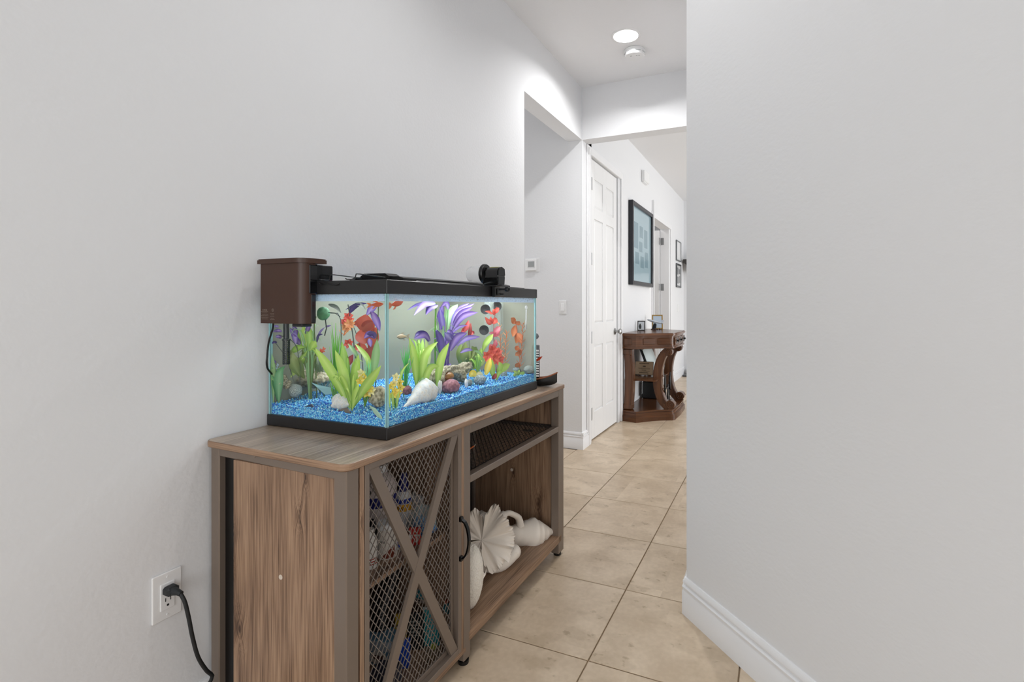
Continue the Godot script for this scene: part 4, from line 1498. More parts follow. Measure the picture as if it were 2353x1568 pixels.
const KINDS := {
	"green": [Color(0.36, 0.58, 0.16), Color(0.62, 0.80, 0.30), Color(0.72, 0.86, 0.45)],
	"lime": [Color(0.45, 0.66, 0.18), Color(0.70, 0.84, 0.33), Color(0.80, 0.90, 0.50)],
	"olive": [Color(0.36, 0.44, 0.20), Color(0.55, 0.62, 0.32), Color(0.60, 0.66, 0.40)],
	"pale": [Color(0.42, 0.62, 0.38), Color(0.56, 0.74, 0.48), Color(0.66, 0.80, 0.58)],
	"teal": [Color(0.20, 0.45, 0.30), Color(0.36, 0.62, 0.42), Color(0.5, 0.72, 0.5)],
	"purple": [Color(0.29, 0.15, 0.48), Color(0.33, 0.18, 0.64), Color(0.70, 0.60, 0.82)],
	"violet": [Color(0.52, 0.42, 0.74), Color(0.34, 0.18, 0.70), Color(0.76, 0.70, 0.88)],
	"dark": [Color(0.20, 0.16, 0.34), Color(0.22, 0.17, 0.42), Color(0.36, 0.28, 0.55)],
	"grey": [Color(0.36, 0.38, 0.36), Color(0.48, 0.50, 0.46), Color(0.52, 0.54, 0.5)],
	"red": [Color(0.80, 0.20, 0.16), Color(0.90, 0.32, 0.26), Color(0.95, 0.50, 0.42)],
	"crimson": [Color(0.55, 0.12, 0.14), Color(0.72, 0.20, 0.22), Color(0.80, 0.36, 0.34)],
	"brick": [Color(0.60, 0.22, 0.16), Color(0.72, 0.30, 0.22), Color(0.70, 0.34, 0.26)],
	"pink": [Color(0.85, 0.30, 0.42), Color(0.92, 0.45, 0.52), Color(0.96, 0.65, 0.68)],
	"orange": [Color(0.88, 0.45, 0.22), Color(0.95, 0.66, 0.40), Color(0.96, 0.72, 0.5)],
	"coral": [Color(0.78, 0.40, 0.22), Color(0.85, 0.50, 0.30), Color(0.86, 0.56, 0.38)],
	"yellow": [Color(0.90, 0.74, 0.08), Color(0.98, 0.87, 0.20), Color(0.99, 0.93, 0.52)],
	"cream": [Color(0.88, 0.80, 0.35), Color(0.95, 0.92, 0.66), Color(0.98, 0.96, 0.8)],
}

func stem(t: Node, pts: Array, r: float, kind: String) -> void:
	var m := Mb.new()
	m.tint = lin(KINDS[kind][0])
	m.tube(spline(pts, 14), r, 6)
	obj("stem", m, M.leaf, t)

func foot(p: Vector3) -> Vector3:
	return Vector3(p.x, bed(p.x, p.z), p.z)

func feather(t: Node, kind: String, a: Vector3, b: Vector3, n: int, ln: float) -> void:
	# a spray of needle leaves along a stem, joined
	var k: Array = KINDS[kind]
	var m := Mb.new()
	m.tint = lin(k[0])
	m.tube([a, a.lerp(b, 0.5), b], 0.0012, 6)
	for i in n:
		var u := float(i) / n
		var p := a.lerp(b, u)
		var ang := i * 2.4
		var d := Vector3(cos(ang), 0.9, sin(ang)).normalized() * ln * (1.1 - 0.5 * u)
		leaf_into(m, [p, p + d * 0.6, p + d + Vector3(0, 0.003, 0)], 0.0028, lin(k[0]), lin(k[1]), lin(k[2]), Vector3(0.72, 0.1, 0.6), 0.9, 0.1, 5)
	obj("needles", m, M.leaf, t)

func grass(called: String, at: Vector3, tip: Vector3, n: int, sp: float, c1: Color, c2: Color, label: String) -> void:
	var t := thing(called, foot(at), label, "aquarium plant", "plastic plants in the fish tank")
	var m := Mb.new()
	tuft(m, foot(at), tip, n, sp, lin(c1), lin(c2))
	var o := obj("grass_blades", m, M.leaf, t)
	o.set_meta("kind", "stuff")
	stem(t, [foot(at), foot(at).lerp(tip, 0.6)], 0.0013, "teal")

func bloom(t: Node, kind: String, c: Vector3, r: float, n: int, part := "petal", up := 0.4) -> void:
	for i in n:
		var a := TAU * i / n + R.randf() * 0.5
		var d := (Vector3(0.6, 0, -0.75) * cos(a) + Vector3.UP * sin(a)) * r + Vector3(0.7, 0.1, 0.55) * r * up
		blade(t, kind, [c, c + d * 0.55, c + d], r * 0.75, part, 0.85)

func planting() -> void:
	var G := "plastic plants in the fish tank"
	# --- behind the long front pane, from left to right
	var t := thing("aquarium_plant", foot(Vector3(-1.200, 0.927, -1.632)), "tall purple and white leaved plant rising to the water line mid-tank", "aquarium plant", G)
	stem(t, [foot(Vector3(-1.200, 0.919, -1.632)), Vector3(-1.200, 1.052, -1.629), Vector3(-1.200, 1.173, -1.635)], 0.0032, "green")
	stem(t, [foot(Vector3(-1.210, 0.909, -1.717)), Vector3(-1.210, 1.030, -1.717), Vector3(-1.210, 1.160, -1.729)], 0.0022, "pale")
	blade(t, "violet", [Vector3(-1.190, 1.173, -1.616), Vector3(-1.170, 1.167, -1.524), Vector3(-1.160, 1.130, -1.453)], 0.024)
	blade(t, "dark", [Vector3(-1.210, 1.173, -1.603), Vector3(-1.190, 1.168, -1.513), Vector3(-1.180, 1.148, -1.443)], 0.012)
	blade(t, "purple", [Vector3(-1.200, 1.165, -1.646), Vector3(-1.180, 1.155, -1.581), Vector3(-1.170, 1.130, -1.532)], 0.018)
	blade(t, "dark", [Vector3(-1.200, 1.165, -1.624), Vector3(-1.200, 1.155, -1.589), Vector3(-1.200, 1.133, -1.571)], 0.02)
	blade(t, "purple", [Vector3(-1.200, 1.070, -1.663), Vector3(-1.190, 1.118, -1.646), Vector3(-1.180, 1.173, -1.652)], 0.026)
	blade(t, "violet", [Vector3(-1.190, 1.064, -1.671), Vector3(-1.180, 1.118, -1.641), Vector3(-1.170, 1.160, -1.616)], 0.022)
	blade(t, "purple", [Vector3(-1.180, 1.162, -1.646), Vector3(-1.170, 1.172, -1.660), Vector3(-1.160, 1.148, -1.657)], 0.02)
	blade(t, "violet", [Vector3(-1.190, 1.068, -1.718), Vector3(-1.180, 1.130, -1.740), Vector3(-1.170, 1.172, -1.859)], 0.022)
	blade(t, "purple", [Vector3(-1.190, 1.068, -1.724), Vector3(-1.170, 1.125, -1.746), Vector3(-1.160, 1.158, -1.830)], 0.026)
	blade(t, "violet", [Vector3(-1.200, 1.085, -1.732), Vector3(-1.200, 1.144, -1.781), Vector3(-1.200, 1.174, -1.866)], 0.018)
	blade(t, "purple", [Vector3(-1.180, 1.065, -1.715), Vector3(-1.160, 1.121, -1.759), Vector3(-1.150, 1.136, -1.854)], 0.024)
	blade(t, "pale", [Vector3(-1.210, 1.064, -1.723), Vector3(-1.220, 1.126, -1.755), Vector3(-1.220, 1.169, -1.811)], 0.03)
	blade(t, "violet", [Vector3(-1.170, 1.050, -1.683), Vector3(-1.160, 1.079, -1.728), Vector3(-1.150, 1.084, -1.778)], 0.012)
	blade(t, "dark", [Vector3(-1.190, 1.031, -1.576), Vector3(-1.170, 1.061, -1.527), Vector3(-1.160, 1.067, -1.475), Vector3(-1.150, 1.049, -1.443)], 0.02)
	blade(t, "purple", [Vector3(-1.170, 1.034, -1.557), Vector3(-1.160, 1.059, -1.511), Vector3(-1.150, 1.051, -1.441)], 0.022)
	blade(t, "dark", [Vector3(-1.170, 1.071, -1.597), Vector3(-1.160, 1.030, -1.607), Vector3(-1.150, 0.970, -1.599)], 0.03)
	blade(t, "purple", [Vector3(-1.180, 1.072, -1.608), Vector3(-1.170, 1.044, -1.610), Vector3(-1.160, 1.004, -1.624)], 0.02)
	blade(t, "violet", [Vector3(-1.170, 1.029, -1.695), Vector3(-1.150, 1.053, -1.632), Vector3(-1.140, 1.064, -1.604)], 0.03)
	blade(t, "purple", [Vector3(-1.160, 1.036, -1.686), Vector3(-1.150, 1.062, -1.657), Vector3(-1.140, 1.067, -1.618)], 0.018)
	blade(t, "purple", [Vector3(-1.160, 0.990, -1.669), Vector3(-1.150, 1.039, -1.701), Vector3(-1.140, 1.054, -1.757)], 0.030)
	blade(t, "violet", [Vector3(-1.150, 1.007, -1.701), Vector3(-1.140, 1.033, -1.754), Vector3(-1.130, 1.035, -1.839)], 0.020)
	blade(t, "purple", [Vector3(-1.170, 0.952, -1.643), Vector3(-1.160, 0.994, -1.646), Vector3(-1.150, 1.021, -1.621)], 0.026)
	blade(t, "violet", [Vector3(-1.140, 0.979, -1.710), Vector3(-1.130, 0.989, -1.738), Vector3(-1.120, 0.985, -1.770)], 0.014)
	blade(t, "purple", [Vector3(-1.150, 0.928, -1.635), Vector3(-1.140, 0.935, -1.632), Vector3(-1.140, 0.943, -1.646)], 0.014)
	blade(t, "violet", [Vector3(-1.150, 0.927, -1.643), Vector3(-1.140, 0.938, -1.621), Vector3(-1.140, 0.945, -1.615)], 0.012)
	blade(t, "teal", [foot(Vector3(-1.200, 0.929, -1.691)), Vector3(-1.200, 0.998, -1.686), Vector3(-1.190, 1.057, -1.700)], 0.016)

	wisps(t, "pale", Vector3(-1.200, 0.922, -1.663), 8, 0.23, 0.07, 0.006)
	wisps(t, "teal", Vector3(-1.210, 0.917, -1.700), 7, 0.12, 0.06, 0.010)
	wisps(t, "purple", Vector3(-1.180, 0.990, -1.669), 6, 0.075, 0.05, 0.013)
	t = thing("aquarium_plant", foot(Vector3(-1.100, 0.912, -1.408)), "broad lime green sword plant standing left of the driftwood", "aquarium plant", G)
	for k in [["lime", [Vector3(-1.090, 0.921, -1.386), Vector3(-1.080, 0.999, -1.351), Vector3(-1.070, 1.063, -1.317)], 0.026], ["green", [Vector3(-1.100, 0.914, -1.408), Vector3(-1.110, 0.971, -1.407), Vector3(-1.120, 1.022, -1.406)], 0.026], ["lime", [Vector3(-1.080, 0.918, -1.391), Vector3(-1.070, 0.995, -1.396), Vector3(-1.060, 1.041, -1.454)], 0.026], ["green", [Vector3(-1.100, 0.915, -1.412), Vector3(-1.100, 0.970, -1.417), Vector3(-1.100, 1.002, -1.440)], 0.022], ["lime", [Vector3(-1.060, 0.912, -1.447), Vector3(-1.050, 0.976, -1.455), Vector3(-1.040, 1.036, -1.491)], 0.028], ["green", [Vector3(-1.120, 0.912, -1.429), Vector3(-1.140, 0.994, -1.468), Vector3(-1.150, 1.048, -1.491)], 0.024], ["olive", [Vector3(-1.150, 0.903, -1.486), Vector3(-1.180, 0.984, -1.555), Vector3(-1.200, 1.039, -1.571)], 0.03], ["lime", [Vector3(-1.160, 1.013, -1.499), Vector3(-1.150, 1.025, -1.467), Vector3(-1.150, 1.032, -1.457)], 0.018], ["lime", [Vector3(-1.070, 0.918, -1.369), Vector3(-1.060, 0.952, -1.404), Vector3(-1.050, 0.959, -1.450)], 0.024]]:
		blade(t, k[0], [foot(k[1][0])] + k[1].slice(1), k[2])
	wisps(t, "lime", Vector3(-1.100, 0.917, -1.408), 7, 0.10, 0.045, 0.011)
	wisps(t, "green", Vector3(-1.130, 0.909, -1.455), 6, 0.13, 0.05, 0.010)
	t = thing("aquarium_plant", foot(Vector3(-1.140, 0.912, -1.510)), "pale translucent leaf plant between the sword plant and the driftwood", "aquarium plant", G)
	blade(t, "pale", [foot(Vector3(-1.140, 0.912, -1.510)), Vector3(-1.120, 0.939, -1.491), Vector3(-1.110, 0.955, -1.517)], 0.035)
	blade(t, "pale", [foot(Vector3(-1.130, 0.915, -1.497)), Vector3(-1.120, 0.941, -1.471), Vector3(-1.110, 0.962, -1.482)], 0.028)
	blade(t, "pale", [foot(Vector3(-1.050, 0.913, -1.339)), Vector3(-1.040, 0.926, -1.344), Vector3(-1.030, 0.922, -1.357)], 0.018)

	grass("aquarium_grass", Vector3(-1.120, 0.933, -1.353), Vector3(-1.080, 1.040, -1.323), 46, 0.018, Color(0.20, 0.62, 0.30), Color(0.42, 0.80, 0.42), "bright green fine needle plant left of the sword plant")
	t = thing("aquarium_plant", foot(Vector3(-1.030, 0.880, -1.206)), "small yellow flowering plant just right of the front corner", "aquarium plant", G)
	for p in [[Vector3(-1.030, 0.938, -1.200), "cream"], [Vector3(-1.040, 0.953, -1.219), "cream"], [Vector3(-1.030, 0.930, -1.189), "yellow"], [Vector3(-1.040, 0.935, -1.237), "yellow"], [Vector3(-1.030, 0.921, -1.230), "yellow"], [Vector3(-1.020, 0.915, -1.194), "yellow"], [Vector3(-1.020, 0.906, -1.207), "yellow"], [Vector3(-1.020, 0.906, -1.185), "yellow"]]:
		stem(t, [foot(Vector3(-1.030, 0.879, -1.206)), (p[0] + foot(Vector3(-1.030, 0.879, -1.206))) / 2, p[0]], 0.0012, "lime")
		bloom(t, p[1], p[0], 0.013, 5)
	for p in [[Vector3(-1.020, 0.895, -1.174), Vector3(-1.020, 0.919, -1.167), Vector3(-1.020, 0.944, -1.163)], [Vector3(-1.020, 0.883, -1.185), Vector3(-1.010, 0.904, -1.171), Vector3(-1.010, 0.920, -1.166)], [Vector3(-1.020, 0.880, -1.201), Vector3(-1.010, 0.900, -1.193), Vector3(-1.010, 0.914, -1.201)], [Vector3(-1.040, 0.878, -1.221), Vector3(-1.060, 0.954, -1.268), Vector3(-1.060, 0.985, -1.305)]]:
		blade(t, "lime", [foot(p[0]), p[1], p[2]], 0.008)

	t = thing("aquarium_plant", foot(Vector3(-1.100, 0.859, -1.909)), "red leaved stem plant in front of the clear tube", "aquarium plant", G)
	stem(t, [foot(Vector3(-1.080, 0.844, -1.892)), Vector3(-1.090, 0.949, -1.895), Vector3(-1.100, 1.058, -1.898), Vector3(-1.100, 1.158, -1.920)], 0.0014, "crimson")
	for k in [["red", [Vector3(-1.090, 1.129, -1.873), Vector3(-1.080, 1.143, -1.885), Vector3(-1.080, 1.154, -1.911)], 0.02], ["red", [Vector3(-1.090, 1.129, -1.870), Vector3(-1.080, 1.137, -1.828), Vector3(-1.080, 1.141, -1.794)], 0.014], ["red", [Vector3(-1.090, 1.125, -1.888), Vector3(-1.080, 1.140, -1.863), Vector3(-1.080, 1.151, -1.867)], 0.016],
		["red", [Vector3(-1.090, 1.089, -1.866), Vector3(-1.080, 1.101, -1.818), Vector3(-1.080, 1.119, -1.797)], 0.022], ["red", [Vector3(-1.090, 1.089, -1.870), Vector3(-1.080, 1.108, -1.842), Vector3(-1.080, 1.119, -1.839)], 0.018], ["red", [Vector3(-1.090, 1.089, -1.870), Vector3(-1.080, 1.102, -1.878), Vector3(-1.080, 1.106, -1.896)], 0.024],
		["pink", [Vector3(-1.090, 1.037, -1.888), Vector3(-1.080, 1.059, -1.889), Vector3(-1.080, 1.076, -1.918)], 0.024], ["pink", [Vector3(-1.090, 1.037, -1.888), Vector3(-1.080, 1.049, -1.849), Vector3(-1.080, 1.053, -1.825)], 0.018], ["pink", [Vector3(-1.090, 1.034, -1.888), Vector3(-1.080, 1.045, -1.892), Vector3(-1.080, 1.051, -1.914)], 0.02],
		["pink", [Vector3(-1.090, 0.986, -1.884), Vector3(-1.080, 1.009, -1.878), Vector3(-1.080, 1.023, -1.881)], 0.022], ["pink", [Vector3(-1.090, 0.987, -1.881), Vector3(-1.080, 0.999, -1.842), Vector3(-1.080, 1.008, -1.832)], 0.02]]:
		blade(t, k[0], k[1], k[2])
	for p in [Vector3(-1.070, 0.962, -1.798), Vector3(-1.080, 0.979, -1.849), Vector3(-1.070, 0.966, -1.871), Vector3(-1.060, 0.948, -1.836), Vector3(-1.070, 0.939, -1.889)]:
		bloom(t, "red", p, 0.026, 6, "leaf")

	t = thing("aquarium_plant", foot(Vector3(-1.080, 0.858, -1.949)), "orange feathery plant just right of the red plant", "aquarium plant", G)
	feather(t, "orange", Vector3(-1.080, 0.905, -1.933), Vector3(-1.080, 1.091, -1.911), 26, 0.028)
	feather(t, "orange", Vector3(-1.080, 0.910, -1.960), Vector3(-1.070, 1.056, -1.957), 20, 0.03)
	stem(t, [foot(Vector3(-1.080, 0.852, -1.945)), Vector3(-1.080, 0.908, -1.937)], 0.0014, "orange")

	t = thing("aquarium_plant", foot(Vector3(-1.060, 0.862, -1.815)), "low yellow and lime leaved plant below the red plant", "aquarium plant", G)
	for k in [["yellow", [Vector3(-1.050, 0.892, -1.751), Vector3(-1.040, 0.930, -1.754), Vector3(-1.040, 0.959, -1.771)], 0.026], ["cream", [Vector3(-1.060, 0.889, -1.691), Vector3(-1.050, 0.905, -1.699), Vector3(-1.050, 0.894, -1.731)], 0.014], ["lime", [Vector3(-1.050, 0.862, -1.822), Vector3(-1.040, 0.910, -1.781), Vector3(-1.030, 0.953, -1.767)], 0.026], ["lime", [Vector3(-1.040, 0.864, -1.815), Vector3(-1.030, 0.904, -1.833), Vector3(-1.020, 0.919, -1.896)], 0.032], ["lime", [Vector3(-1.040, 0.863, -1.822), Vector3(-1.030, 0.914, -1.826), Vector3(-1.020, 0.939, -1.801)], 0.026], ["yellow", [Vector3(-1.060, 0.897, -1.654), Vector3(-1.050, 0.910, -1.656), Vector3(-1.050, 0.897, -1.681)], 0.026], ["lime", [Vector3(-1.100, 0.971, -1.807), Vector3(-1.080, 1.011, -1.801), Vector3(-1.070, 1.047, -1.843)], 0.024], ["pale", [Vector3(-1.060, 0.946, -1.754), Vector3(-1.050, 0.981, -1.706), Vector3(-1.050, 0.995, -1.662)], 0.012], ["crimson", [Vector3(-1.050, 0.872, -1.798), Vector3(-1.040, 0.879, -1.801), Vector3(-1.040, 0.892, -1.815)], 0.018]]:
		blade(t, k[0], k[1], k[2])
	for p in [Vector3(-1.050, 0.859, -1.822), Vector3(-1.050, 0.856, -1.840), Vector3(-1.060, 0.879, -1.691), Vector3(-1.060, 0.881, -1.675)]:
		stem(t, [foot(p), p + Vector3(0, 0.02, 0)], 0.0012, "lime")

	t = thing("aquarium_plant", foot(Vector3(-1.220, 0.856, -1.911)), "dull olive broad leaved plant behind the driftwood", "aquarium plant", G)
	for k in [["olive", [Vector3(-1.220, 0.887, -1.904), Vector3(-1.220, 0.947, -1.857), Vector3(-1.220, 1.009, -1.870)], 0.04], ["olive", [Vector3(-1.220, 0.885, -1.918), Vector3(-1.220, 0.949, -1.939), Vector3(-1.220, 0.989, -1.918)], 0.04], ["green", [Vector3(-1.200, 0.889, -1.893), Vector3(-1.200, 0.931, -1.935), Vector3(-1.200, 0.977, -1.964)], 0.03], ["olive", [Vector3(-1.240, 0.879, -1.963), Vector3(-1.240, 0.912, -2.022), Vector3(-1.240, 0.946, -2.037)], 0.04], ["olive", [Vector3(-1.240, 0.889, -1.874), Vector3(-1.240, 0.956, -1.854), Vector3(-1.240, 1.001, -1.867)], 0.03], ["crimson", [Vector3(-1.250, 1.048, -1.895), Vector3(-1.240, 1.070, -1.907), Vector3(-1.240, 1.100, -1.925)], 0.022], ["crimson", [Vector3(-1.250, 1.015, -1.944), Vector3(-1.240, 1.058, -1.935), Vector3(-1.240, 1.088, -1.942)], 0.018], ["crimson", [Vector3(-1.250, 1.041, -1.882), Vector3(-1.250, 1.059, -1.902), Vector3(-1.250, 1.064, -1.923)], 0.02], ["crimson", [Vector3(-1.250, 1.030, -1.958), Vector3(-1.250, 1.044, -1.972), Vector3(-1.250, 1.036, -1.986)], 0.016]]:
		blade(t, k[0], k[1], k[2])
	stem(t, [foot(Vector3(-1.230, 0.853, -1.926)), Vector3(-1.240, 0.978, -1.928), Vector3(-1.240, 1.083, -1.935)], 0.0012, "olive")

	wisps(t, "olive", Vector3(-1.220, 0.872, -1.904), 8, 0.10, 0.05, 0.014)
	wisps(t, "green", Vector3(-1.180, 0.870, -1.903), 7, 0.085, 0.04, 0.010)
	t = thing("aquarium_plant", foot(Vector3(-1.045, 0.865, -2.035)), "orange brown reflection of the red plant built as leaves near the far right end", "aquarium plant", G)  # stands in for the red plant mirrored in the far pane
	for p in [[Vector3(-1.070, 1.082, -2.038), Vector3(-1.080, 1.093, -2.040), Vector3(-1.075, 1.110, -2.006)], [Vector3(-1.070, 1.082, -2.042), Vector3(-1.060, 1.089, -2.044), Vector3(-1.050, 1.095, -2.041)], [Vector3(-1.070, 1.076, -2.042), Vector3(-1.075, 1.057, -2.039), Vector3(-1.075, 1.025, -2.022)], [Vector3(-1.065, 1.041, -2.036), Vector3(-1.065, 1.022, -2.045), Vector3(-1.065, 0.995, -2.036)], [Vector3(-1.060, 1.041, -2.039), Vector3(-1.050, 1.022, -2.041), Vector3(-1.045, 0.995, -2.044)], [Vector3(-1.045, 0.969, -2.035), Vector3(-1.060, 0.952, -2.044), Vector3(-1.070, 0.941, -2.038)], [Vector3(-1.055, 0.979, -2.042), Vector3(-1.060, 0.976, -2.039), Vector3(-1.065, 0.964, -2.036)], [Vector3(-1.055, 0.908, -2.042), Vector3(-1.060, 0.898, -2.039), Vector3(-1.065, 0.888, -2.041)]]:
		blade(t, "coral", p, 0.028)
	feather(t, "coral", Vector3(-1.045, 0.895, -2.040), Vector3(-1.030, 1.088, -2.036), 24, 0.026)
	stem(t, [foot(Vector3(-1.050, 0.864, -2.041)), Vector3(-1.050, 0.976, -2.037), Vector3(-1.070, 1.087, -2.042)], 0.0012, "coral")
	t = thing("aquarium_plant", foot(Vector3(-1.020, 0.857, -1.987)), "tiny lime green plant low in the far right corner", "aquarium plant", G)
	for k in [[Vector3(-1.020, 0.856, -1.966), Vector3(-1.010, 0.879, -1.931), Vector3(-1.010, 0.893, -1.904)], [Vector3(-1.020, 0.855, -1.975), Vector3(-1.010, 0.874, -1.971), Vector3(-1.010, 0.869, -2.013)], [Vector3(-1.020, 0.855, -1.975), Vector3(-1.010, 0.880, -1.951), Vector3(-1.010, 0.890, -1.963)], [Vector3(-1.020, 0.858, -1.950), Vector3(-1.010, 0.874, -1.916), Vector3(-1.010, 0.882, -1.912)]]:
		blade(t, "lime", [foot(k[0]), k[1], k[2]], 0.016)

	# --- behind the near end pane, from left to right
	t = thing("aquarium_plant", foot(Vector3(-1.410, 0.916, -1.123)), "dark green leafy plant in the left front corner of the tank", "aquarium plant", G)
	for k in [["teal", [Vector3(-1.410, 0.911, -1.123), Vector3(-1.425, 0.953, -1.123), Vector3(-1.425, 0.974, -1.111)], 0.024], ["teal", [Vector3(-1.410, 0.910, -1.124), Vector3(-1.410, 0.953, -1.126), Vector3(-1.410, 0.975, -1.146)], 0.026], ["green", [Vector3(-1.410, 0.911, -1.123), Vector3(-1.425, 0.952, -1.132), Vector3(-1.410, 0.972, -1.124)], 0.024], ["teal", [Vector3(-1.425, 0.908, -1.133), Vector3(-1.425, 0.933, -1.117), Vector3(-1.425, 0.952, -1.108)], 0.016], ["pale", [Vector3(-1.425, 0.927, -1.117), Vector3(-1.425, 0.980, -1.115), Vector3(-1.425, 1.018, -1.111)], 0.014]]:
		blade(t, k[0], [foot(k[1][0])] + k[1].slice(1), k[2])
	t = thing("aquarium_plant", foot(Vector3(-1.389, 0.934, -1.200)), "tall plant with arching pale green leaves behind the filter strainer", "aquarium plant", G)
	stem(t, [foot(Vector3(-1.360, 0.935, -1.200)), Vector3(-1.360, 0.989, -1.195), Vector3(-1.362, 1.085, -1.190)], 0.003, "olive")
	for k in [["lime", [Vector3(-1.354, 1.024, -1.180), Vector3(-1.390, 0.988, -1.185), Vector3(-1.410, 0.937, -1.166)], 0.024], ["green", [Vector3(-1.358, 1.034, -1.180), Vector3(-1.390, 1.030, -1.176), Vector3(-1.410, 1.014, -1.166)], 0.020], ["lime", [Vector3(-1.358, 1.019, -1.190), Vector3(-1.374, 1.057, -1.190), Vector3(-1.390, 1.101, -1.196)], 0.020], ["green", [Vector3(-1.353, 1.020, -1.185), Vector3(-1.349, 1.072, -1.185), Vector3(-1.360, 1.102, -1.185)], 0.022], ["lime", [Vector3(-1.343, 1.023, -1.180), Vector3(-1.319, 1.046, -1.175), Vector3(-1.303, 1.052, -1.170)], 0.024], ["lime", [Vector3(-1.340, 1.032, -1.180), Vector3(-1.304, 1.017, -1.175), Vector3(-1.259, 0.985, -1.170)], 0.014], ["olive", [Vector3(-1.390, 0.933, -1.185), Vector3(-1.390, 0.991, -1.156), Vector3(-1.410, 1.031, -1.153)], 0.03], ["olive", [Vector3(-1.389, 0.931, -1.200), Vector3(-1.390, 0.976, -1.168), Vector3(-1.390, 1.011, -1.160)], 0.04], ["green", [Vector3(-1.390, 1.021, -1.194), Vector3(-1.390, 1.066, -1.175), Vector3(-1.390, 1.097, -1.168)], 0.016], ["olive", [Vector3(-1.397, 0.945, -1.220), Vector3(-1.404, 1.005, -1.220), Vector3(-1.381, 1.048, -1.220)], 0.03]]:
		blade(t, k[0], k[1], k[2])
	wisps(t, "olive", Vector3(-1.377, 0.936, -1.210), 9, 0.10, 0.05, 0.008)
	wisps(t, "pale", Vector3(-1.366, 0.960, -1.200), 7, 0.14, 0.05, 0.007)
	t = thing("aquarium_plant", foot(Vector3(-1.390, 0.944, -1.185)), "purple leaved plant behind the filter strainer", "aquarium plant", G)
	for k in [["violet", [Vector3(-1.410, 1.098, -1.124), Vector3(-1.425, 1.100, -1.126), Vector3(-1.425, 1.101, -1.114)], 0.008], ["purple", [Vector3(-1.410, 1.084, -1.135), Vector3(-1.425, 1.087, -1.132), Vector3(-1.425, 1.083, -1.115)], 0.011], ["purple", [Vector3(-1.410, 1.064, -1.133), Vector3(-1.410, 1.069, -1.123), Vector3(-1.425, 1.067, -1.124)], 0.010], ["dark", [Vector3(-1.425, 1.049, -1.129), Vector3(-1.425, 1.051, -1.120), Vector3(-1.425, 1.047, -1.112)], 0.009], ["violet", [Vector3(-1.390, 1.045, -1.168), Vector3(-1.390, 1.072, -1.162), Vector3(-1.410, 1.094, -1.163)], 0.016], ["purple", [Vector3(-1.390, 1.041, -1.185), Vector3(-1.390, 1.058, -1.168), Vector3(-1.390, 1.078, -1.154)], 0.018], ["purple", [Vector3(-1.390, 1.072, -1.172), Vector3(-1.390, 1.089, -1.165), Vector3(-1.390, 1.103, -1.156)], 0.014], ["purple", [Vector3(-1.360, 1.075, -1.180), Vector3(-1.351, 1.094, -1.180), Vector3(-1.340, 1.108, -1.180)], 0.014], ["purple", [Vector3(-1.425, 0.987, -1.126), Vector3(-1.425, 0.991, -1.120), Vector3(-1.425, 0.987, -1.114)], 0.008]]:
		blade(t, k[0], k[1], k[2])
	stem(t, [foot(Vector3(-1.390, 0.939, -1.185)), Vector3(-1.390, 1.031, -1.172), Vector3(-1.410, 1.074, -1.123)], 0.0012, "grey")
	stem(t, [foot(Vector3(-1.390, 0.939, -1.181)), Vector3(-1.410, 0.991, -1.153), Vector3(-1.425, 1.047, -1.126)], 0.0012, "grey")

	t = thing("aquarium_plant", foot(Vector3(-1.142, 0.855, -1.150)), "large lime green sword plant with broad blades at the near end", "aquarium plant", G)
	for k in [["lime", [Vector3(-1.149, 0.875, -1.150), Vector3(-1.205, 0.954, -1.145), Vector3(-1.276, 1.037, -1.140)], 0.028], ["lime", [Vector3(-1.145, 0.875, -1.150), Vector3(-1.167, 0.957, -1.145), Vector3(-1.196, 1.033, -1.140)], 0.028], ["green", [Vector3(-1.152, 0.874, -1.155), Vector3(-1.203, 0.934, -1.155), Vector3(-1.245, 0.995, -1.150)], 0.026], ["lime", [Vector3(-1.137, 0.856, -1.145), Vector3(-1.086, 0.928, -1.140), Vector3(-1.019, 0.997, -1.135)], 0.028], ["lime", [Vector3(-1.131, 0.858, -1.140), Vector3(-1.114, 0.905, -1.135), Vector3(-1.101, 0.941, -1.135)], 0.018], ["lime", [Vector3(-1.162, 0.857, -1.170), Vector3(-1.165, 0.933, -1.180), Vector3(-1.145, 1.019, -1.180)], 0.026], ["green", [Vector3(-1.182, 0.880, -1.180), Vector3(-1.206, 0.969, -1.190), Vector3(-1.230, 1.052, -1.200)], 0.026], ["green", [Vector3(-1.155, 0.860, -1.160), Vector3(-1.177, 0.909, -1.165), Vector3(-1.201, 0.948, -1.170)], 0.02], ["pale", [Vector3(-1.073, 0.941, -1.160), Vector3(-1.063, 1.017, -1.160), Vector3(-1.052, 1.068, -1.155)], 0.024], ["lime", [Vector3(-1.111, 0.922, -1.190), Vector3(-1.127, 0.998, -1.200), Vector3(-1.188, 1.048, -1.210)], 0.018], ["pale", [Vector3(-1.164, 0.986, -1.200), Vector3(-1.174, 1.016, -1.200), Vector3(-1.216, 1.047, -1.210)], 0.012]]:
		blade(t, k[0], [foot(k[1][0])] + k[1].slice(1) if k[1][0].y < 0.89 else k[1], k[2])
	wisps(t, "lime", Vector3(-1.152, 0.860, -1.160), 9, 0.10, 0.06, 0.010)
	wisps(t, "green", Vector3(-1.181, 0.861, -1.175), 8, 0.14, 0.05, 0.008)
	grass("aquarium_grass", Vector3(-1.245, 0.927, -1.190), Vector3(-1.233, 1.099, -1.175), 60, 0.016, Color(0.16, 0.55, 0.12), Color(0.50, 0.80, 0.30), "vivid green needle plant rising behind the near sword plant")
	grass("aquarium_grass", Vector3(-1.140, 0.948, -1.200), Vector3(-1.092, 1.024, -1.180), 40, 0.020, Color(0.26, 0.66, 0.42), Color(0.60, 0.88, 0.66), "bluish green spiky needle plant near the front corner")
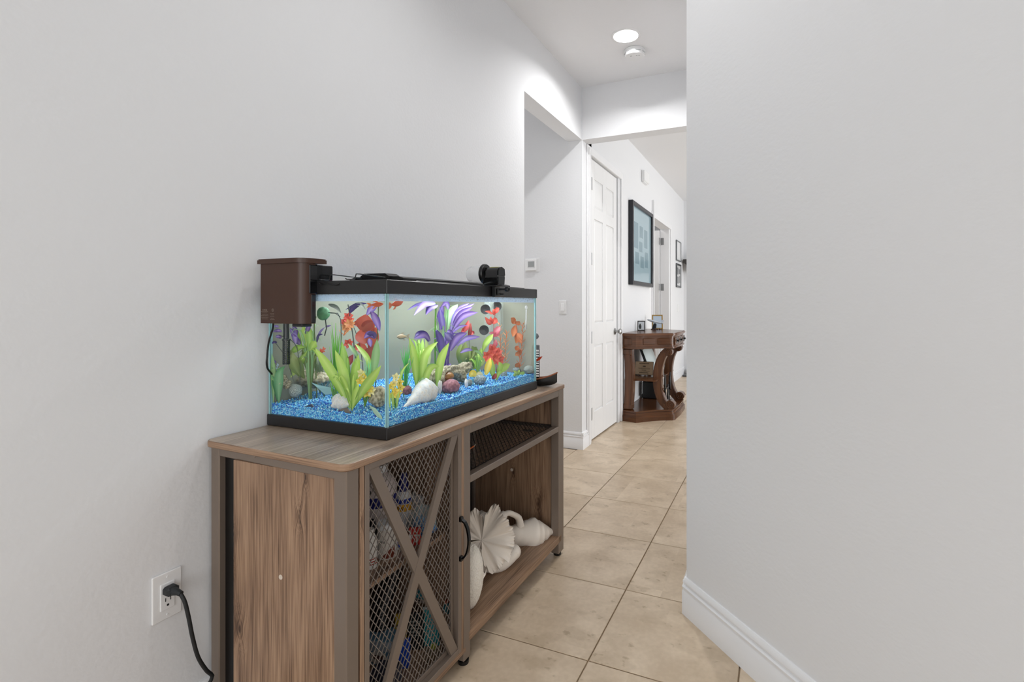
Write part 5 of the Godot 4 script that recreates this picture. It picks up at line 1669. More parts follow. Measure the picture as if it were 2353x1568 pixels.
	grass("aquarium_grass", Vector3(-1.348, 0.892, -1.240), Vector3(-1.342, 0.926, -1.235), 40, 0.022, Color(0.20, 0.38, 0.42), Color(0.36, 0.55, 0.58), "low dull blue-green tuft on the gravel left of the sword plant")
	grass("aquarium_grass", Vector3(-1.245, 0.875, -1.180), Vector3(-1.236, 0.922, -1.175), 40, 0.014, Color(0.24, 0.48, 0.18), Color(0.48, 0.70, 0.36), "short dark green tuft beside the spiky shell")
	grass("aquarium_grass", Vector3(-1.387, 0.909, -1.260), Vector3(-1.388, 1.008, -1.250), 46, 0.02, Color(0.36, 0.44, 0.30), Color(0.55, 0.62, 0.48), "greyish green wispy plant at the back of the near end")

	t = thing("aquarium_plant", foot(Vector3(-1.121, 0.891, -1.180)), "yellow flowering plant left of the front corner", "aquarium plant", G)
	for p in [[Vector3(-1.130, 0.964, -1.175), "cream"], [Vector3(-1.128, 0.943, -1.170), "yellow"], [Vector3(-1.091, 0.923, -1.165), "yellow"], [Vector3(-1.099, 0.909, -1.165), "yellow"], [Vector3(-1.125, 0.951, -1.180), "yellow"], [Vector3(-1.089, 0.916, -1.170), "cream"]]:
		stem(t, [foot(Vector3(-1.121, 0.891, -1.180)), (p[0] + foot(Vector3(-1.121, 0.891, -1.180))) / 2, p[0]], 0.0012, "lime")
		bloom(t, p[1], p[0], 0.015, 5)

	t = thing("aquarium_plant", foot(Vector3(-1.251, 0.902, -1.320)), "red plant with large round brick red leaves at the near end", "aquarium plant", G)
	for k in [["brick", [Vector3(-1.246, 1.083, -1.300), Vector3(-1.235, 1.108, -1.300), Vector3(-1.228, 1.137, -1.300)], 0.055], ["brick", [Vector3(-1.245, 1.075, -1.310), Vector3(-1.223, 1.100, -1.310), Vector3(-1.201, 1.114, -1.310)], 0.045], ["brick", [Vector3(-1.254, 1.094, -1.300), Vector3(-1.269, 1.105, -1.300), Vector3(-1.284, 1.102, -1.300)], 0.020], ["brick", [Vector3(-1.241, 1.039, -1.310), Vector3(-1.260, 1.065, -1.310), Vector3(-1.263, 1.085, -1.310)], 0.045], ["brick", [Vector3(-1.228, 1.025, -1.320), Vector3(-1.221, 1.061, -1.320), Vector3(-1.206, 1.094, -1.320)], 0.040], ["brick", [Vector3(-1.254, 1.002, -1.320), Vector3(-1.273, 1.023, -1.320), Vector3(-1.303, 1.025, -1.320)], 0.035], ["brick", [Vector3(-1.239, 0.981, -1.320), Vector3(-1.236, 1.010, -1.320), Vector3(-1.217, 1.032, -1.320)], 0.040], ["crimson", [Vector3(-1.306, 0.966, -1.300), Vector3(-1.295, 0.988, -1.300), Vector3(-1.284, 1.003, -1.300)], 0.02]]:
		blade(t, k[0], k[1], k[2])
	for p in [Vector3(-1.276, 1.128, -1.270), Vector3(-1.267, 1.115, -1.265), Vector3(-1.284, 1.109, -1.265), Vector3(-1.286, 1.040, -1.280)]:
		bloom(t, "red", p, 0.017, 6, "leaf")
	for p in [Vector3(-1.273, 1.095, -1.260), Vector3(-1.261, 1.105, -1.260)]:
		bloom(t, "orange", p, 0.018, 7, "leaf")
	stem(t, [foot(Vector3(-1.254, 0.901, -1.320)), Vector3(-1.263, 1.024, -1.310), Vector3(-1.275, 1.118, -1.280)], 0.0013, "grey")
	stem(t, [foot(Vector3(-1.247, 0.902, -1.320)), Vector3(-1.239, 1.024, -1.320), Vector3(-1.237, 1.125, -1.310)], 0.0013, "crimson")
	feather(t, "orange", Vector3(-1.295, 1.066, -1.270), Vector3(-1.276, 1.109, -1.270), 14, 0.02)

	t = thing("aquarium_plant", foot(Vector3(-1.238, 0.908, -1.280)), "purple and grey leaved tall plant behind the front corner", "aquarium plant", G)
	for k in [["violet", [Vector3(-1.126, 1.173, -1.240), Vector3(-1.147, 1.157, -1.240), Vector3(-1.167, 1.134, -1.235)], 0.022], ["purple", [Vector3(-1.152, 1.146, -1.240), Vector3(-1.129, 1.121, -1.235), Vector3(-1.109, 1.086, -1.230)], 0.022], ["dark", [Vector3(-1.225, 1.168, -1.270), Vector3(-1.254, 1.157, -1.270), Vector3(-1.272, 1.137, -1.270)], 0.018], ["dark", [Vector3(-1.209, 1.171, -1.280), Vector3(-1.249, 1.168, -1.280), Vector3(-1.297, 1.151, -1.280)], 0.010], ["grey", [Vector3(-1.258, 1.171, -1.280), Vector3(-1.221, 1.165, -1.270), Vector3(-1.203, 1.151, -1.270)], 0.014], ["grey", [Vector3(-1.329, 1.168, -1.240), Vector3(-1.297, 1.159, -1.240), Vector3(-1.275, 1.140, -1.240)], 0.013], ["purple", [Vector3(-1.132, 1.064, -1.235), Vector3(-1.148, 1.077, -1.230), Vector3(-1.167, 1.063, -1.225)], 0.020], ["dark", [Vector3(-1.128, 1.064, -1.230), Vector3(-1.134, 1.077, -1.230), Vector3(-1.157, 1.077, -1.225)], 0.016], ["violet", [Vector3(-1.151, 1.063, -1.230), Vector3(-1.143, 1.051, -1.225), Vector3(-1.135, 1.038, -1.220)], 0.014], ["purple", [Vector3(-1.321, 1.096, -1.220), Vector3(-1.309, 1.099, -1.220), Vector3(-1.296, 1.102, -1.220)], 0.006], ["dark", [Vector3(-1.347, 1.046, -1.210), Vector3(-1.340, 1.068, -1.210), Vector3(-1.321, 1.074, -1.210)], 0.008], ["purple", [Vector3(-1.358, 1.062, -1.220), Vector3(-1.339, 1.084, -1.220), Vector3(-1.321, 1.096, -1.220)], 0.006]]:
		blade(t, k[0], k[1], k[2])
	stem(t, [foot(Vector3(-1.238, 0.908, -1.280)), Vector3(-1.259, 1.055, -1.275), Vector3(-1.276, 1.168, -1.270)], 0.002, "grey")
	stem(t, [foot(Vector3(-1.146, 0.925, -1.250)), Vector3(-1.134, 1.047, -1.245), Vector3(-1.123, 1.168, -1.240)], 0.0016, "olive")
	stem(t, [foot(Vector3(-1.364, 0.929, -1.225)), Vector3(-1.366, 1.042, -1.220), Vector3(-1.364, 1.105, -1.215), Vector3(-1.356, 1.129, -1.215)], 0.0018, "olive")
	stem(t, [foot(Vector3(-1.282, 0.932, -1.240)), Vector3(-1.275, 1.085, -1.240), Vector3(-1.286, 1.137, -1.240), Vector3(-1.309, 1.140, -1.230)], 0.0016, "grey")

	t = thing("moss_ball", Vector3(-1.310, 1.138, -1.200), "round translucent green ball floating near the top at the near end", "aquarium ornament")
	var m := Mb.new()
	m.ball(Vector3(-1.308, 1.139, -1.200), Vector3(0.019, 0.021, 0.019), 0.15, 8, Basis(), 14)
	obj("ball", m, mat(Color(0.36, 0.60, 0.42), 0.5), t)
	m = Mb.new()
	m.tube([Vector3(-1.299, 1.120, -1.200), Vector3(-1.295, 1.093, -1.200), Vector3(-1.303, 1.070, -1.200)], 0.0016, 8)
	m.tube([Vector3(-1.286, 1.143, -1.200), Vector3(-1.259, 1.141, -1.200), Vector3(-1.238, 1.130, -1.200)], 0.0012, 8)
	obj("stem", m, M.rubber, t)
	m = Mb.new()
	tuft(m, Vector3(-1.310, 1.116, -1.200), Vector3(-1.308, 1.138, -1.195), 16, 0.008, lin(Color(0.3, 0.6, 0.36)), lin(Color(0.5, 0.78, 0.5)))
	obj("fringe", m, M.leaf, t)

func rock(called: String, c: Vector3, r: Vector3, mt: Material, label: String, rough := 0.18, sd := 3, turn := 0.0, cat := "rock") -> void:
	var m := Mb.new()
	m.ball(c, r, rough, sd, Basis(Vector3(0, 1, 0), turn), 18, 0.9)
	tag(obj(called, m, mt), label, cat)

func fish(label: String, nose: Vector3, tail: Vector3, h: float, col: Color, fin: Color) -> void:
	var t := thing("fish", (nose + tail) / 2, label, "fish")
	var ax := (tail - nose)
	var side := ax.cross(Vector3.UP).normalized()
	var up := side.cross(ax).normalized()
	var m := Mb.new()
	var rows := []
	for i in 15:
		var u := i / 14.0
		var r := h * 0.5 * pow(sin(PI * clampf(u * 0.93 + 0.03, 0, 1)), 0.8) * (1.15 - 0.5 * u)
		var row := []
		for j in 17:
			var a := TAU * (j % 16) / 16
			row.append(nose + ax * u * 0.74 + up * cos(a) * r + side * sin(a) * r * 0.5)
		rows.append(row)
	m.grid(rows, true)
	obj("body", m, mat(col, 0.35), t)
	for s in [1.0, -1.0]:
		m = Mb.new()
		leaf_into(m, [nose + ax * 0.70, nose + ax * 0.86 + up * s * h * 0.22, tail + up * s * h * 0.45], h * 0.5, lin(fin), lin(fin), lin(col), side, 0.8, 0.05, 8)
		obj("tail_fin", m, M.leaf, t)
	for s in [[0.30, 1.0, 0.55], [0.45, -1.0, 0.62]]:
		m = Mb.new()
		leaf_into(m, [nose + ax * s[0] + up * s[1] * h * 0.35, nose + ax * (s[0] + 0.12) + up * s[1] * h * 0.6, nose + ax * (s[2] + 0.05) + up * s[1] * h * 0.62], h * 0.35, lin(fin), lin(fin), lin(col), side, 0.8, 0.05, 8)
		obj("fin", m, M.leaf, t)
	for s in [1.0, -1.0]:
		m = Mb.new()
		m.ball(nose + ax * 0.10 + up * h * 0.06 + side * s * h * 0.13, Vector3.ONE * h * 0.055, 0, 1, Basis(), 6)
		obj("eye", m, M.black_gloss, t)

func tank_decor() -> void:
	# stones
	rock("rock", Vector3(-1.045, 0.883, -1.506), Vector3(0.030, 0.024, 0.037), M.pink_rock, "pinkish purple oval rock in front of the driftwood", 0.2, 3)
	rock("rock", Vector3(-1.045, 0.880, -1.701), Vector3(0.022, 0.019, 0.028), M.grey_rock, "smooth blue-grey rock right of the driftwood", 0.12, 5)
	rock("rock", Vector3(-1.005, 0.881, -2.041), Vector3(0.022, 0.018, 0.028), M.granite, "pale grey rock at the far right end of the tank", 0.2, 7)
	rock("rock", Vector3(-1.065, 0.877, -2.041), Vector3(0.018, 0.012, 0.02), M.grey_rock, "small pale rock behind the tiny lime plant", 0.2, 9)
	rock("rock", Vector3(-1.390, 0.897, -1.167), Vector3(0.020, 0.021, 0.018), M.granite, "speckled granite pebble at the left of the near end", 0.2, 11)
	rock("rock", Vector3(-1.088, 0.894, -1.200), Vector3(0.030, 0.030, 0.026), M.drift, "rough brown rock just left of the front corner", 0.35, 13)
	rock("rock", Vector3(-1.090, 0.893, -1.331), Vector3(0.016, 0.014, 0.018), M.pink_rock, "small mottled reddish stone behind the whelk shell", 0.35, 15)
	rock("rock", Vector3(-1.417, 0.920, -1.250), Vector3(0.075, 0.028, 0.035), M.drift, "low mossy brown rock at the back of the near end", 0.4, 17)
	rock("rock", Vector3(-1.060, 0.864, -1.916), Vector3(0.016, 0.022, 0.016), M.grey_rock, "upright grey stone beside the lime leaves", 0.3, 19)
	rock("rock", Vector3(-1.060, 0.875, -1.648), Vector3(0.012, 0.013, 0.014), M.granite, "dark speckled pebble left of the blue-grey rock", 0.3, 23)
	var m := Mb.new()
	m.ball(Vector3(-1.090, 0.909, -1.547), Vector3(0.026, 0.018, 0.030), 0.05, 2)
	tag(obj("amber_stone", m, M.amber), "smooth amber brown stone under the driftwood arch", "stone")
	# driftwood
	var t := thing("driftwood", foot(Vector3(-1.110, 0.877, -1.614)), "weathered grey driftwood with a ragged arch behind the pink rock", "driftwood")
	m = Mb.new()
	for k in [[[Vector3(-1.080, 0.886, -1.454), Vector3(-1.090, 0.908, -1.480), Vector3(-1.100, 0.923, -1.532), Vector3(-1.110, 0.924, -1.600), Vector3(-1.110, 0.908, -1.648), Vector3(-1.100, 0.871, -1.680)], [0.030, 0.030, 0.020, 0.018, 0.026, 0.020]], [[Vector3(-1.110, 0.906, -1.614), Vector3(-1.120, 0.914, -1.680), Vector3(-1.130, 0.923, -1.744), Vector3(-1.130, 0.909, -1.776)], [0.022, 0.024, 0.020, 0.012]], [[Vector3(-1.120, 0.918, -1.672), Vector3(-1.130, 0.925, -1.726), Vector3(-1.130, 0.931, -1.738)], [0.02, 0.014, 0.004]]]:
		var ns := noise(9.0, 4, 2)
		var pts := spline(k[0], 26)
		var rows := []
		for i in 26:
			var T: Vector3 = (pts[mini(i + 1, 25)] - pts[maxi(i - 1, 0)]).normalized()
			var N := (Vector3.UP - T * T.y).normalized()
			var B := T.cross(N)
			var f: float = i / 25.0 * (k[1].size() - 1)
			var r := lerpf(k[1][int(f)], k[1][mini(int(f) + 1, k[1].size() - 1)], f - int(f))
			r *= sqrt(clampf(minf(i, 25 - i) / 2.5, 0.02, 1))
			var row := []
			for j in 25:
				var a := TAU * (j % 24) / 24
				var d := N * cos(a) + B * sin(a)
				row.append(pts[i] + d * r * (0.95 + 0.55 * ns.get_noise_3dv(d * 0.35 + pts[i] * 2.0) + 0.10 * sin(a * 5.0 + i * 0.3)))
			rows.append(row)
		m.grid(rows, true, null, Vector2(2, 3))
	obj("branch", m, M.drift, t)
	# whelk and other shells
	t = thing("whelk_shell", foot(Vector3(-1.025, 0.877, -1.307)), "large white whelk shell lying on the gravel behind the front pane", "seashell")
	m = Mb.new()
	shell_into(m, Vector3(-1.015, 0.862, -1.222), Vector3(-1.030, 0.902, -1.385), [Vector2(0, 0.002), Vector2(0.12, 0.006), Vector2(0.35, 0.016), Vector2(0.62, 0.032), Vector2(0.80, 0.037), Vector2(0.90, 0.022), Vector2(1.0, 0.004)], 5.0, 0.035, 9, 0.84, 0.16)
	obj("body", m, M.white_shell, t)
	t = thing("spiky_shell", foot(Vector3(-1.191, 0.876, -1.160)), "spiky whitish shell at the foot of the near sword plant", "seashell")
	m = Mb.new()
	shell_into(m, Vector3(-1.226, 0.882, -1.165), Vector3(-1.149, 0.875, -1.150), [Vector2(0, 0.004), Vector2(0.25, 0.020), Vector2(0.55, 0.026), Vector2(0.8, 0.018), Vector2(1.0, 0.003)], 6.0, 0.10, 7, 0.5, 0.3)
	obj("body", m, M.white_shell, t)
	rock("small_shell", Vector3(-1.030, 0.883, -1.582), Vector3(0.006, 0.016, 0.008), M.white_shell, "small white shell fragment right of the pink rock", 0.35, 25, 0.3, "seashell")
	rock("small_shell", Vector3(-1.020, 0.896, -1.411), Vector3(0.006, 0.022, 0.008), M.white_shell, "narrow pale shell fragment left of the pink rock", 0.45, 27, 0.0, "seashell")
	t = thing("coral_piece", foot(Vector3(-1.410, 0.926, -1.146)), "knobbly cream coral piece beside the granite pebble", "coral")
	m = Mb.new()
	for p in [Vector3(-1.410, 0.932, -1.143), Vector3(-1.410, 0.922, -1.155), Vector3(-1.410, 0.922, -1.135), Vector3(-1.410, 0.913, -1.152), Vector3(-1.410, 0.941, -1.138)]:
		m.ball(p, Vector3.ONE * 0.010, 0.5, 5, Basis(), 10, 2.5)
	obj("lump", m, M.drift, t)
	# leaf litter and flakes on the gravel
	for k in [[[Vector3(-1.329, 0.852, -1.126), Vector3(-1.294, 0.864, -1.126), Vector3(-1.275, 0.871, -1.126), Vector3(-1.264, 0.862, -1.126), Vector3(-1.252, 0.850, -1.126)], "dark slate shard on the gravel at the near end", Color(0.13, 0.16, 0.26)], [[Vector3(-1.248, 0.862, -1.126), Vector3(-1.229, 0.859, -1.126), Vector3(-1.219, 0.849, -1.126), Vector3(-1.233, 0.851, -1.126)], "small dark shard right of the slate shard", Color(0.22, 0.18, 0.16)], [[Vector3(-1.189, 0.846, -1.130), Vector3(-1.165, 0.863, -1.135), Vector3(-1.144, 0.868, -1.135), Vector3(-1.121, 0.852, -1.130), Vector3(-1.147, 0.845, -1.128), Vector3(-1.172, 0.842, -1.127)], "brown-grey shell piece below the spiky shell", Color(0.42, 0.37, 0.33)], [[Vector3(-1.358, 0.919, -1.200), Vector3(-1.317, 0.914, -1.195), Vector3(-1.263, 0.910, -1.190), Vector3(-1.247, 0.894, -1.185), Vector3(-1.283, 0.888, -1.185), Vector3(-1.325, 0.909, -1.190)], "translucent bluish flake standing left of the sword plant", Color(0.55, 0.72, 0.74)], [[Vector3(-1.058, 0.883, -1.130), Vector3(-1.036, 0.877, -1.130), Vector3(-1.010, 0.859, -1.125), Vector3(-0.999, 0.848, -1.120), Vector3(-1.025, 0.855, -1.125)], "pale ragged leaf piece at the front corner", Color(0.62, 0.75, 0.66)]]:
		m = Mb.new()
		var c := Vector3.ZERO
		for p in k[0]:
			c += p / k[0].size()
		var n: Vector3 = (k[0][1] - k[0][0]).cross(k[0][2] - k[0][0]).normalized() * 0.002
		for i in k[0].size():
			var a: Vector3 = k[0][i]
			var b: Vector3 = k[0][(i + 1) % k[0].size()]
			m.tri(c + n * 2.0, b + n, a + n)
			m.tri(c - n, a - n, b - n)
			m.quad(a + n, b + n, b - n, a - n)
		var o := obj("shard", m, mat(k[2], 0.5))
		tag(o, k[1], "shard")
	# fish
	fish("orange fish under the water line just right of the front corner", Vector3(-1.050, 1.177, -1.264), Vector3(-1.040, 1.162, -1.182), 0.022, Color(0.88, 0.36, 0.16), Color(0.93, 0.62, 0.42))
	fish("reflection of the orange fish built as a second fish left of the front corner", Vector3(-1.070, 1.169, -1.200), Vector3(-1.152, 1.165, -1.220), 0.016, Color(0.90, 0.40, 0.20), Color(0.93, 0.62, 0.42))  # copy of the fish above, modelling its reflected image
	fish("pale tan fish swimming at the back behind the front pane", Vector3(-1.380, 1.041, -1.625), Vector3(-1.380, 1.037, -1.704), 0.022, Color(0.58, 0.50, 0.38), Color(0.50, 0.48, 0.42))
	fish("small red fish left of the vivid green needle plant", Vector3(-1.310, 1.016, -1.190), Vector3(-1.297, 1.033, -1.195), 0.012, Color(0.86, 0.32, 0.20), Color(0.9, 0.5, 0.4))
	# clear uplift tube with suction cups, thermometer
	t = thing("uplift_tube", foot(Vector3(-1.185, 0.971, -2.045)), "clear rectangular uplift tube with black suction cups behind the red plant", "filter tube")
	m = Mb.new()
	var a := Vector3(-1.150, 1.176, -1.932)
	var b := Vector3(-1.150, 1.177, -2.047)
	for z in [[a.z, a.z - 0.004], [b.z + 0.004, b.z], [(a.z + b.z) / 2 + 0.03, (a.z + b.z) / 2 + 0.026], [(a.z + b.z) / 2 - 0.03, (a.z + b.z) / 2 - 0.034]]:
		m.box2(Vector3(-1.165, 0.954, z[1]), Vector3(-1.135, 1.18, z[0]), 0.001)
	obj("tube_wall", m, M.tube_clear, t)
	m = Mb.new()
	m.box2(Vector3(-1.165, 0.954, b.z), Vector3(-1.163, 1.18, a.z))
	obj("back_plate", m, M.tube_clear, t)
	for k in [Vector3(-1.145, 1.148, -1.899), Vector3(-1.145, 1.161, -1.998), Vector3(-1.145, 1.060, -1.888)]:
		m = Mb.new()
		m.lathe([Vector2(0, 0.0), Vector2(0.006, 0.0), Vector2(0.008, 0.004), Vector2(0.020, 0.010), Vector2(0.021, 0.012), Vector2(0.0, 0.009)], Transform3D(Basis(Vector3(0, 1, 0), Vector3(0.35, 0, 0.94).normalized(), Vector3(0.94, 0, -0.35)), k - Vector3(0, 0, 0.012)), 24)
		m.tube([k - Vector3(0, 0, 0.012), k - Vector3(0.004, 0, 0.03)], 0.005, 10)
		obj("suction_cup", m, M.black, t)
	t = thing("thermometer", Vector3(-1.000, 1.061, -2.006), "small glass thermometer hanging near the far right end of the tank", "thermometer")
	m = Mb.new()
	m.tube([Vector3(-1.000, 1.146, -2.006), Vector3(-1.000, 1.061, -2.003)], 0.003, 10)
	m.ball(Vector3(-1.000, 1.156, -2.006), Vector3(0.006, 0.009, 0.006), 0, 1, Basis(), 10)
	obj("glass_tube", m, M.clear, t)
	m = Mb.new()
	m.tube([Vector3(-1.000, 1.084, -2.006), Vector3(-1.000, 1.063, -2.003)], 0.0022, 8)
	obj("bulb_tip", m, M.black, t)
	# bubbles by the strainer
	t = thing("air_bubbles", Vector3(-1.425, 0.965, -1.130), "little stream of air bubbles left of the strainer", "bubbles")
	t.set_meta("kind", "stuff")
	m = Mb.new()
	for k in 16:
		m.ball(Vector3(-1.425, 0.971, -1.130) + Vector3(R.randf_range(-0.006, 0.006), R.randf_range(-0.018, 0.014), R.randf_range(-0.004, 0.004)), Vector3.ONE * R.randf_range(0.0012, 0.0026), 0, 1, Basis(), 6)
	var bo := obj("bubble", m, M.film, t)
	bo.set_meta("kind", "stuff")

# ---------------------------------------------------------------- things in the cabinet
const SH := 0.442
const FLOOR2 := 0.0625

func at_xz(p: Vector3, y := 0.0) -> Transform3D:
	return Transform3D(Basis(), Vector3(p.x, y, p.z))

func carton(called: String, label: String, cat: String, c: Vector3, size: Vector3, turn: float, col: Color, rough := 0.5) -> Node3D:
	# a box standing on c, turned about the upright; returns the thing so that print can be added
	var t := thing(called, c, label, cat)
	var m := Mb.new()
	m.box(c + Vector3(0, size.y / 2, 0) - c, size, 0.002, 1, Transform3D(Basis(Vector3.UP, turn), c))
	obj("body", m, mat(col, rough), t)
	return t

func printed(t: Node3D, part: String, lo: Vector2, hi: Vector2, zf: float, turn: float, col: Color, th := 0.0006) -> void:
	# a printed patch on the front (+z) face of a carton
	var m := Mb.new()
	m.box(Vector3((lo.x + hi.x) / 2, (lo.y + hi.y) / 2, zf), Vector3(hi.x - lo.x, hi.y - lo.y, th), 0.0, 1, Transform3D(Basis(Vector3.UP, turn), t.position))
	obj(part, m, mat(col, 0.5), t)

func cabinet_goods() -> void:
	# jug with blue band, at the back
	var c := Vector3(-1.15, SH, -1.268)
	var t := thing("jug", c, "large white jug with a blue label band behind the mesh door", "jug")
	var m := Mb.new()
	m.lathe([Vector2(0, 0), Vector2(0.052, 0), Vector2(0.056, 0.006), Vector2(0.056, 0.16), Vector2(0.045, 0.185), Vector2(0.026, 0.20), Vector2(0.026, 0.205)], Transform3D(Basis(), c), 28)
	obj("body", m, mat(Color(0.86, 0.80, 0.78), 0.4), t)
	m = Mb.new()
	m.lathe([Vector2(0.0565, 0.105), Vector2(0.0568, 0.105), Vector2(0.0568, 0.137), Vector2(0.0565, 0.137)], Transform3D(Basis(), c), 28)
	obj("label_band", m, mat(Color(0.08, 0.10, 0.42), 0.4), t)
	m = Mb.new()
	m.lathe([Vector2(0.029, 0.203), Vector2(0.029, 0.225), Vector2(0, 0.226)], Transform3D(Basis(), c), 20)
	obj("cap", m, M.plastic_white, t)
	text_into(t, "print", "Car", 0.022, Transform3D(Basis(Vector3.UP, 0.42), c + Vector3(0.014, 0.155, 0.0545)), M.black, "Droid Serif")
	# bottle with blue cap
	c = Vector3(-1.115, SH, -1.345)
	t = thing("bottle", c, "white bottle with a tall dark blue cap and a yellow label", "bottle")
	m = Mb.new()
	m.lathe([Vector2(0, 0), Vector2(0.024, 0), Vector2(0.026, 0.004), Vector2(0.026, 0.105), Vector2(0.020, 0.122), Vector2(0.013, 0.126)], Transform3D(Basis(), c), 24)
	obj("body", m, mat(Color(0.84, 0.84, 0.84), 0.35), t)
	m = Mb.new()
	m.lathe([Vector2(0.017, 0.122), Vector2(0.018, 0.124), Vector2(0.015, 0.150), Vector2(0.011, 0.178), Vector2(0, 0.18)], Transform3D(Basis(), c), 24)
	obj("cap", m, mat(Color(0.06, 0.06, 0.38), 0.35), t)
	m = Mb.new()
	m.lathe([Vector2(0.0262, 0.062), Vector2(0.0265, 0.062), Vector2(0.0265, 0.084), Vector2(0.0262, 0.084)], Transform3D(Basis(), c), 24)
	obj("label_band", m, mat(Color(0.88, 0.62, 0.10), 0.4), t)
	m = Mb.new()
	m.lathe([Vector2(0.0262, 0.086), Vector2(0.0265, 0.086), Vector2(0.0265, 0.101), Vector2(0.0262, 0.101)], Transform3D(Basis(), c), 24)
	obj("label_band", m, mat(Color(0.10, 0.18, 0.55), 0.4), t)
	text_into(t, "print", "EASY", 0.013, Transform3D(Basis(Vector3.UP, 0.35), c + Vector3(0.010, 0.072, 0.0255)), M.black, "Droid Sans")
	# white tub
	c = Vector3(-1.035, SH, -1.178)
	t = thing("tub", c, "round white tub with a brown picture label on the inner shelf", "tub")
	m = Mb.new()
	m.lathe([Vector2(0, 0), Vector2(0.027, 0), Vector2(0.0285, 0.003), Vector2(0.0285, 0.080), Vector2(0.026, 0.084)], Transform3D(Basis(), c), 28)
	obj("body", m, mat(Color(0.86, 0.83, 0.79), 0.4), t)
	m = Mb.new()
	m.lathe([Vector2(0.028, 0.083), Vector2(0.0295, 0.084), Vector2(0.0295, 0.097), Vector2(0.027, 0.099), Vector2(0, 0.099)], Transform3D(Basis(), c), 28)
	obj("lid", m, M.plastic_white, t)
	m = Mb.new()
	for i in 10:
		var a0 := -PI / 2 + 0.2 + i * 0.13
		var a1 := a0 + 0.13
		var r := 0.0288
		var h := 0.034 * i / 10.0
		m.quad(c + Vector3(cos(a0) * r, 0.004, -sin(a0) * r), c + Vector3(cos(a1) * r, 0.004, -sin(a1) * r), c + Vector3(cos(a1) * r, 0.012 + h, -sin(a1) * r), c + Vector3(cos(a0) * r, 0.010 + h, -sin(a0) * r))
	obj("picture_label", m, mat(Color(0.45, 0.18, 0.10), 0.4), t)
	text_into(t, "print", "ZYME", 0.008, Transform3D(Basis(Vector3.UP, 0.35), c + Vector3(0.006, 0.05, 0.0285)), M.slot)
	# small blue and white can
	c = Vector3(-1.045, SH, -1.232)
	t = thing("can", c, "small white can with a blue lower label beside the tub", "can")
	m = Mb.new()
	m.lathe([Vector2(0, 0), Vector2(0.020, 0), Vector2(0.021, 0.002), Vector2(0.021, 0.066), Vector2(0.018, 0.07), Vector2(0, 0.07)], Transform3D(Basis(), c), 24)
	obj("body", m, mat(Color(0.85, 0.87, 0.90), 0.35), t)
	m = Mb.new()
	m.lathe([Vector2(0.0212, 0.006), Vector2(0.0215, 0.006), Vector2(0.0215, 0.034), Vector2(0.0212, 0.034)], Transform3D(Basis(), c), 24)
	obj("label_band", m, mat(Color(0.10, 0.24, 0.68), 0.4), t)
	m = Mb.new()
	m.lathe([Vector2(0.0212, 0.048), Vector2(0.0215, 0.048), Vector2(0.0215, 0.063), Vector2(0.0212, 0.063)], Transform3D(Basis(), c), 24)
	obj("label_band", m, mat(Color(0.90, 0.70, 0.12), 0.4), t)
	# leftmost bottle
	c = Vector3(-1.035, SH, -1.108)
	t = thing("bottle", c, "white bottle with red lines next to the door's hinge side", "bottle")
	m = Mb.new()
	m.lathe([Vector2(0, 0), Vector2(0.019, 0), Vector2(0.020, 0.003), Vector2(0.020, 0.075), Vector2(0.012, 0.092), Vector2(0.012, 0.105), Vector2(0, 0.105)], Transform3D(Basis(), c), 24)
	obj("body", m, mat(Color(0.88, 0.86, 0.83), 0.4), t)
	m = Mb.new()
	for k in 3:
		m.lathe([Vector2(0.0202, 0.012 + k * 0.007), Vector2(0.0204, 0.012 + k * 0.007), Vector2(0.0204, 0.015 + k * 0.007), Vector2(0.0202, 0.015 + k * 0.007)], Transform3D(Basis(), c), 24)
	obj("label_band", m, mat(Color(0.62, 0.16, 0.10), 0.4), t)
	# dark pump between jug and tub
	c = Vector3(-1.075, SH, -1.150)
	t = carton("air_pump", "black little air pump standing behind the white tub", "air pump", c, Vector3(0.05, 0.085, 0.05), 0.3, Color(0.05, 0.05, 0.055), 0.4)
	m = Mb.new()
	m.tube(spline([c + Vector3(0, 0.085, 0), c + Vector3(0.01, 0.11, 0), c + Vector3(0.025, 0.10, 0.005), c + Vector3(0.02, 0.085, 0.01)], 16), 0.003, 8)
	obj("hose", m, M.black, t)
	# red and white packet, clear bag, bag of gravel
	c = Vector3(-1.005, SH, -1.264)
	t = carton("packet", "red and white small packet leaning by the crossing bars", "packet", c, Vector3(0.034, 0.052, 0.014), 0.4, Color(0.66, 0.15, 0.11), 0.5)
	printed(t, "stripe", Vector2(-0.015, 0.006), Vector2(-0.009, 0.046), 0.0071, 0.4, Color(0.88, 0.84, 0.80))
	printed(t, "stripe", Vector2(0.0, 0.028), Vector2(0.015, 0.034), 0.0071, 0.4, Color(0.88, 0.84, 0.80))
	printed(t, "stripe", Vector2(0.006, 0.004), Vector2(0.010, 0.026), 0.0071, 0.4, Color(0.88, 0.84, 0.80))
	c = Vector3(-1.03, SH, -1.335)
	t = thing("gravel_bag", c, "clear bag half full of blue aquarium gravel on the inner shelf", "bag")
	m = Mb.new()
	m.ball(c + Vector3(0, 0.026, 0), Vector3(0.042, 0.030, 0.030), 0.35, 4, Basis(), 16, 1.5)
	obj("gravel", m, mat(Color(1, 1, 1), 0.5, 0.0, noise_tex(0.12, 33, [[0.25, Color(0.08, 0.22, 0.50)], [0.5, Color(0.25, 0.52, 0.76)], [0.75, Color(0.72, 0.87, 0.92)]], false, 256, FastNoiseLite.TYPE_CELLULAR)), t)
	m = Mb.new()
	m.ball(c + Vector3(0, 0.045, 0), Vector3(0.045, 0.048, 0.032), 0.3, 9, Basis(), 16, 1.8)
	obj("plastic", m, M.clear_tint, t)
	c = Vector3(-1.15, SH, -1.385)
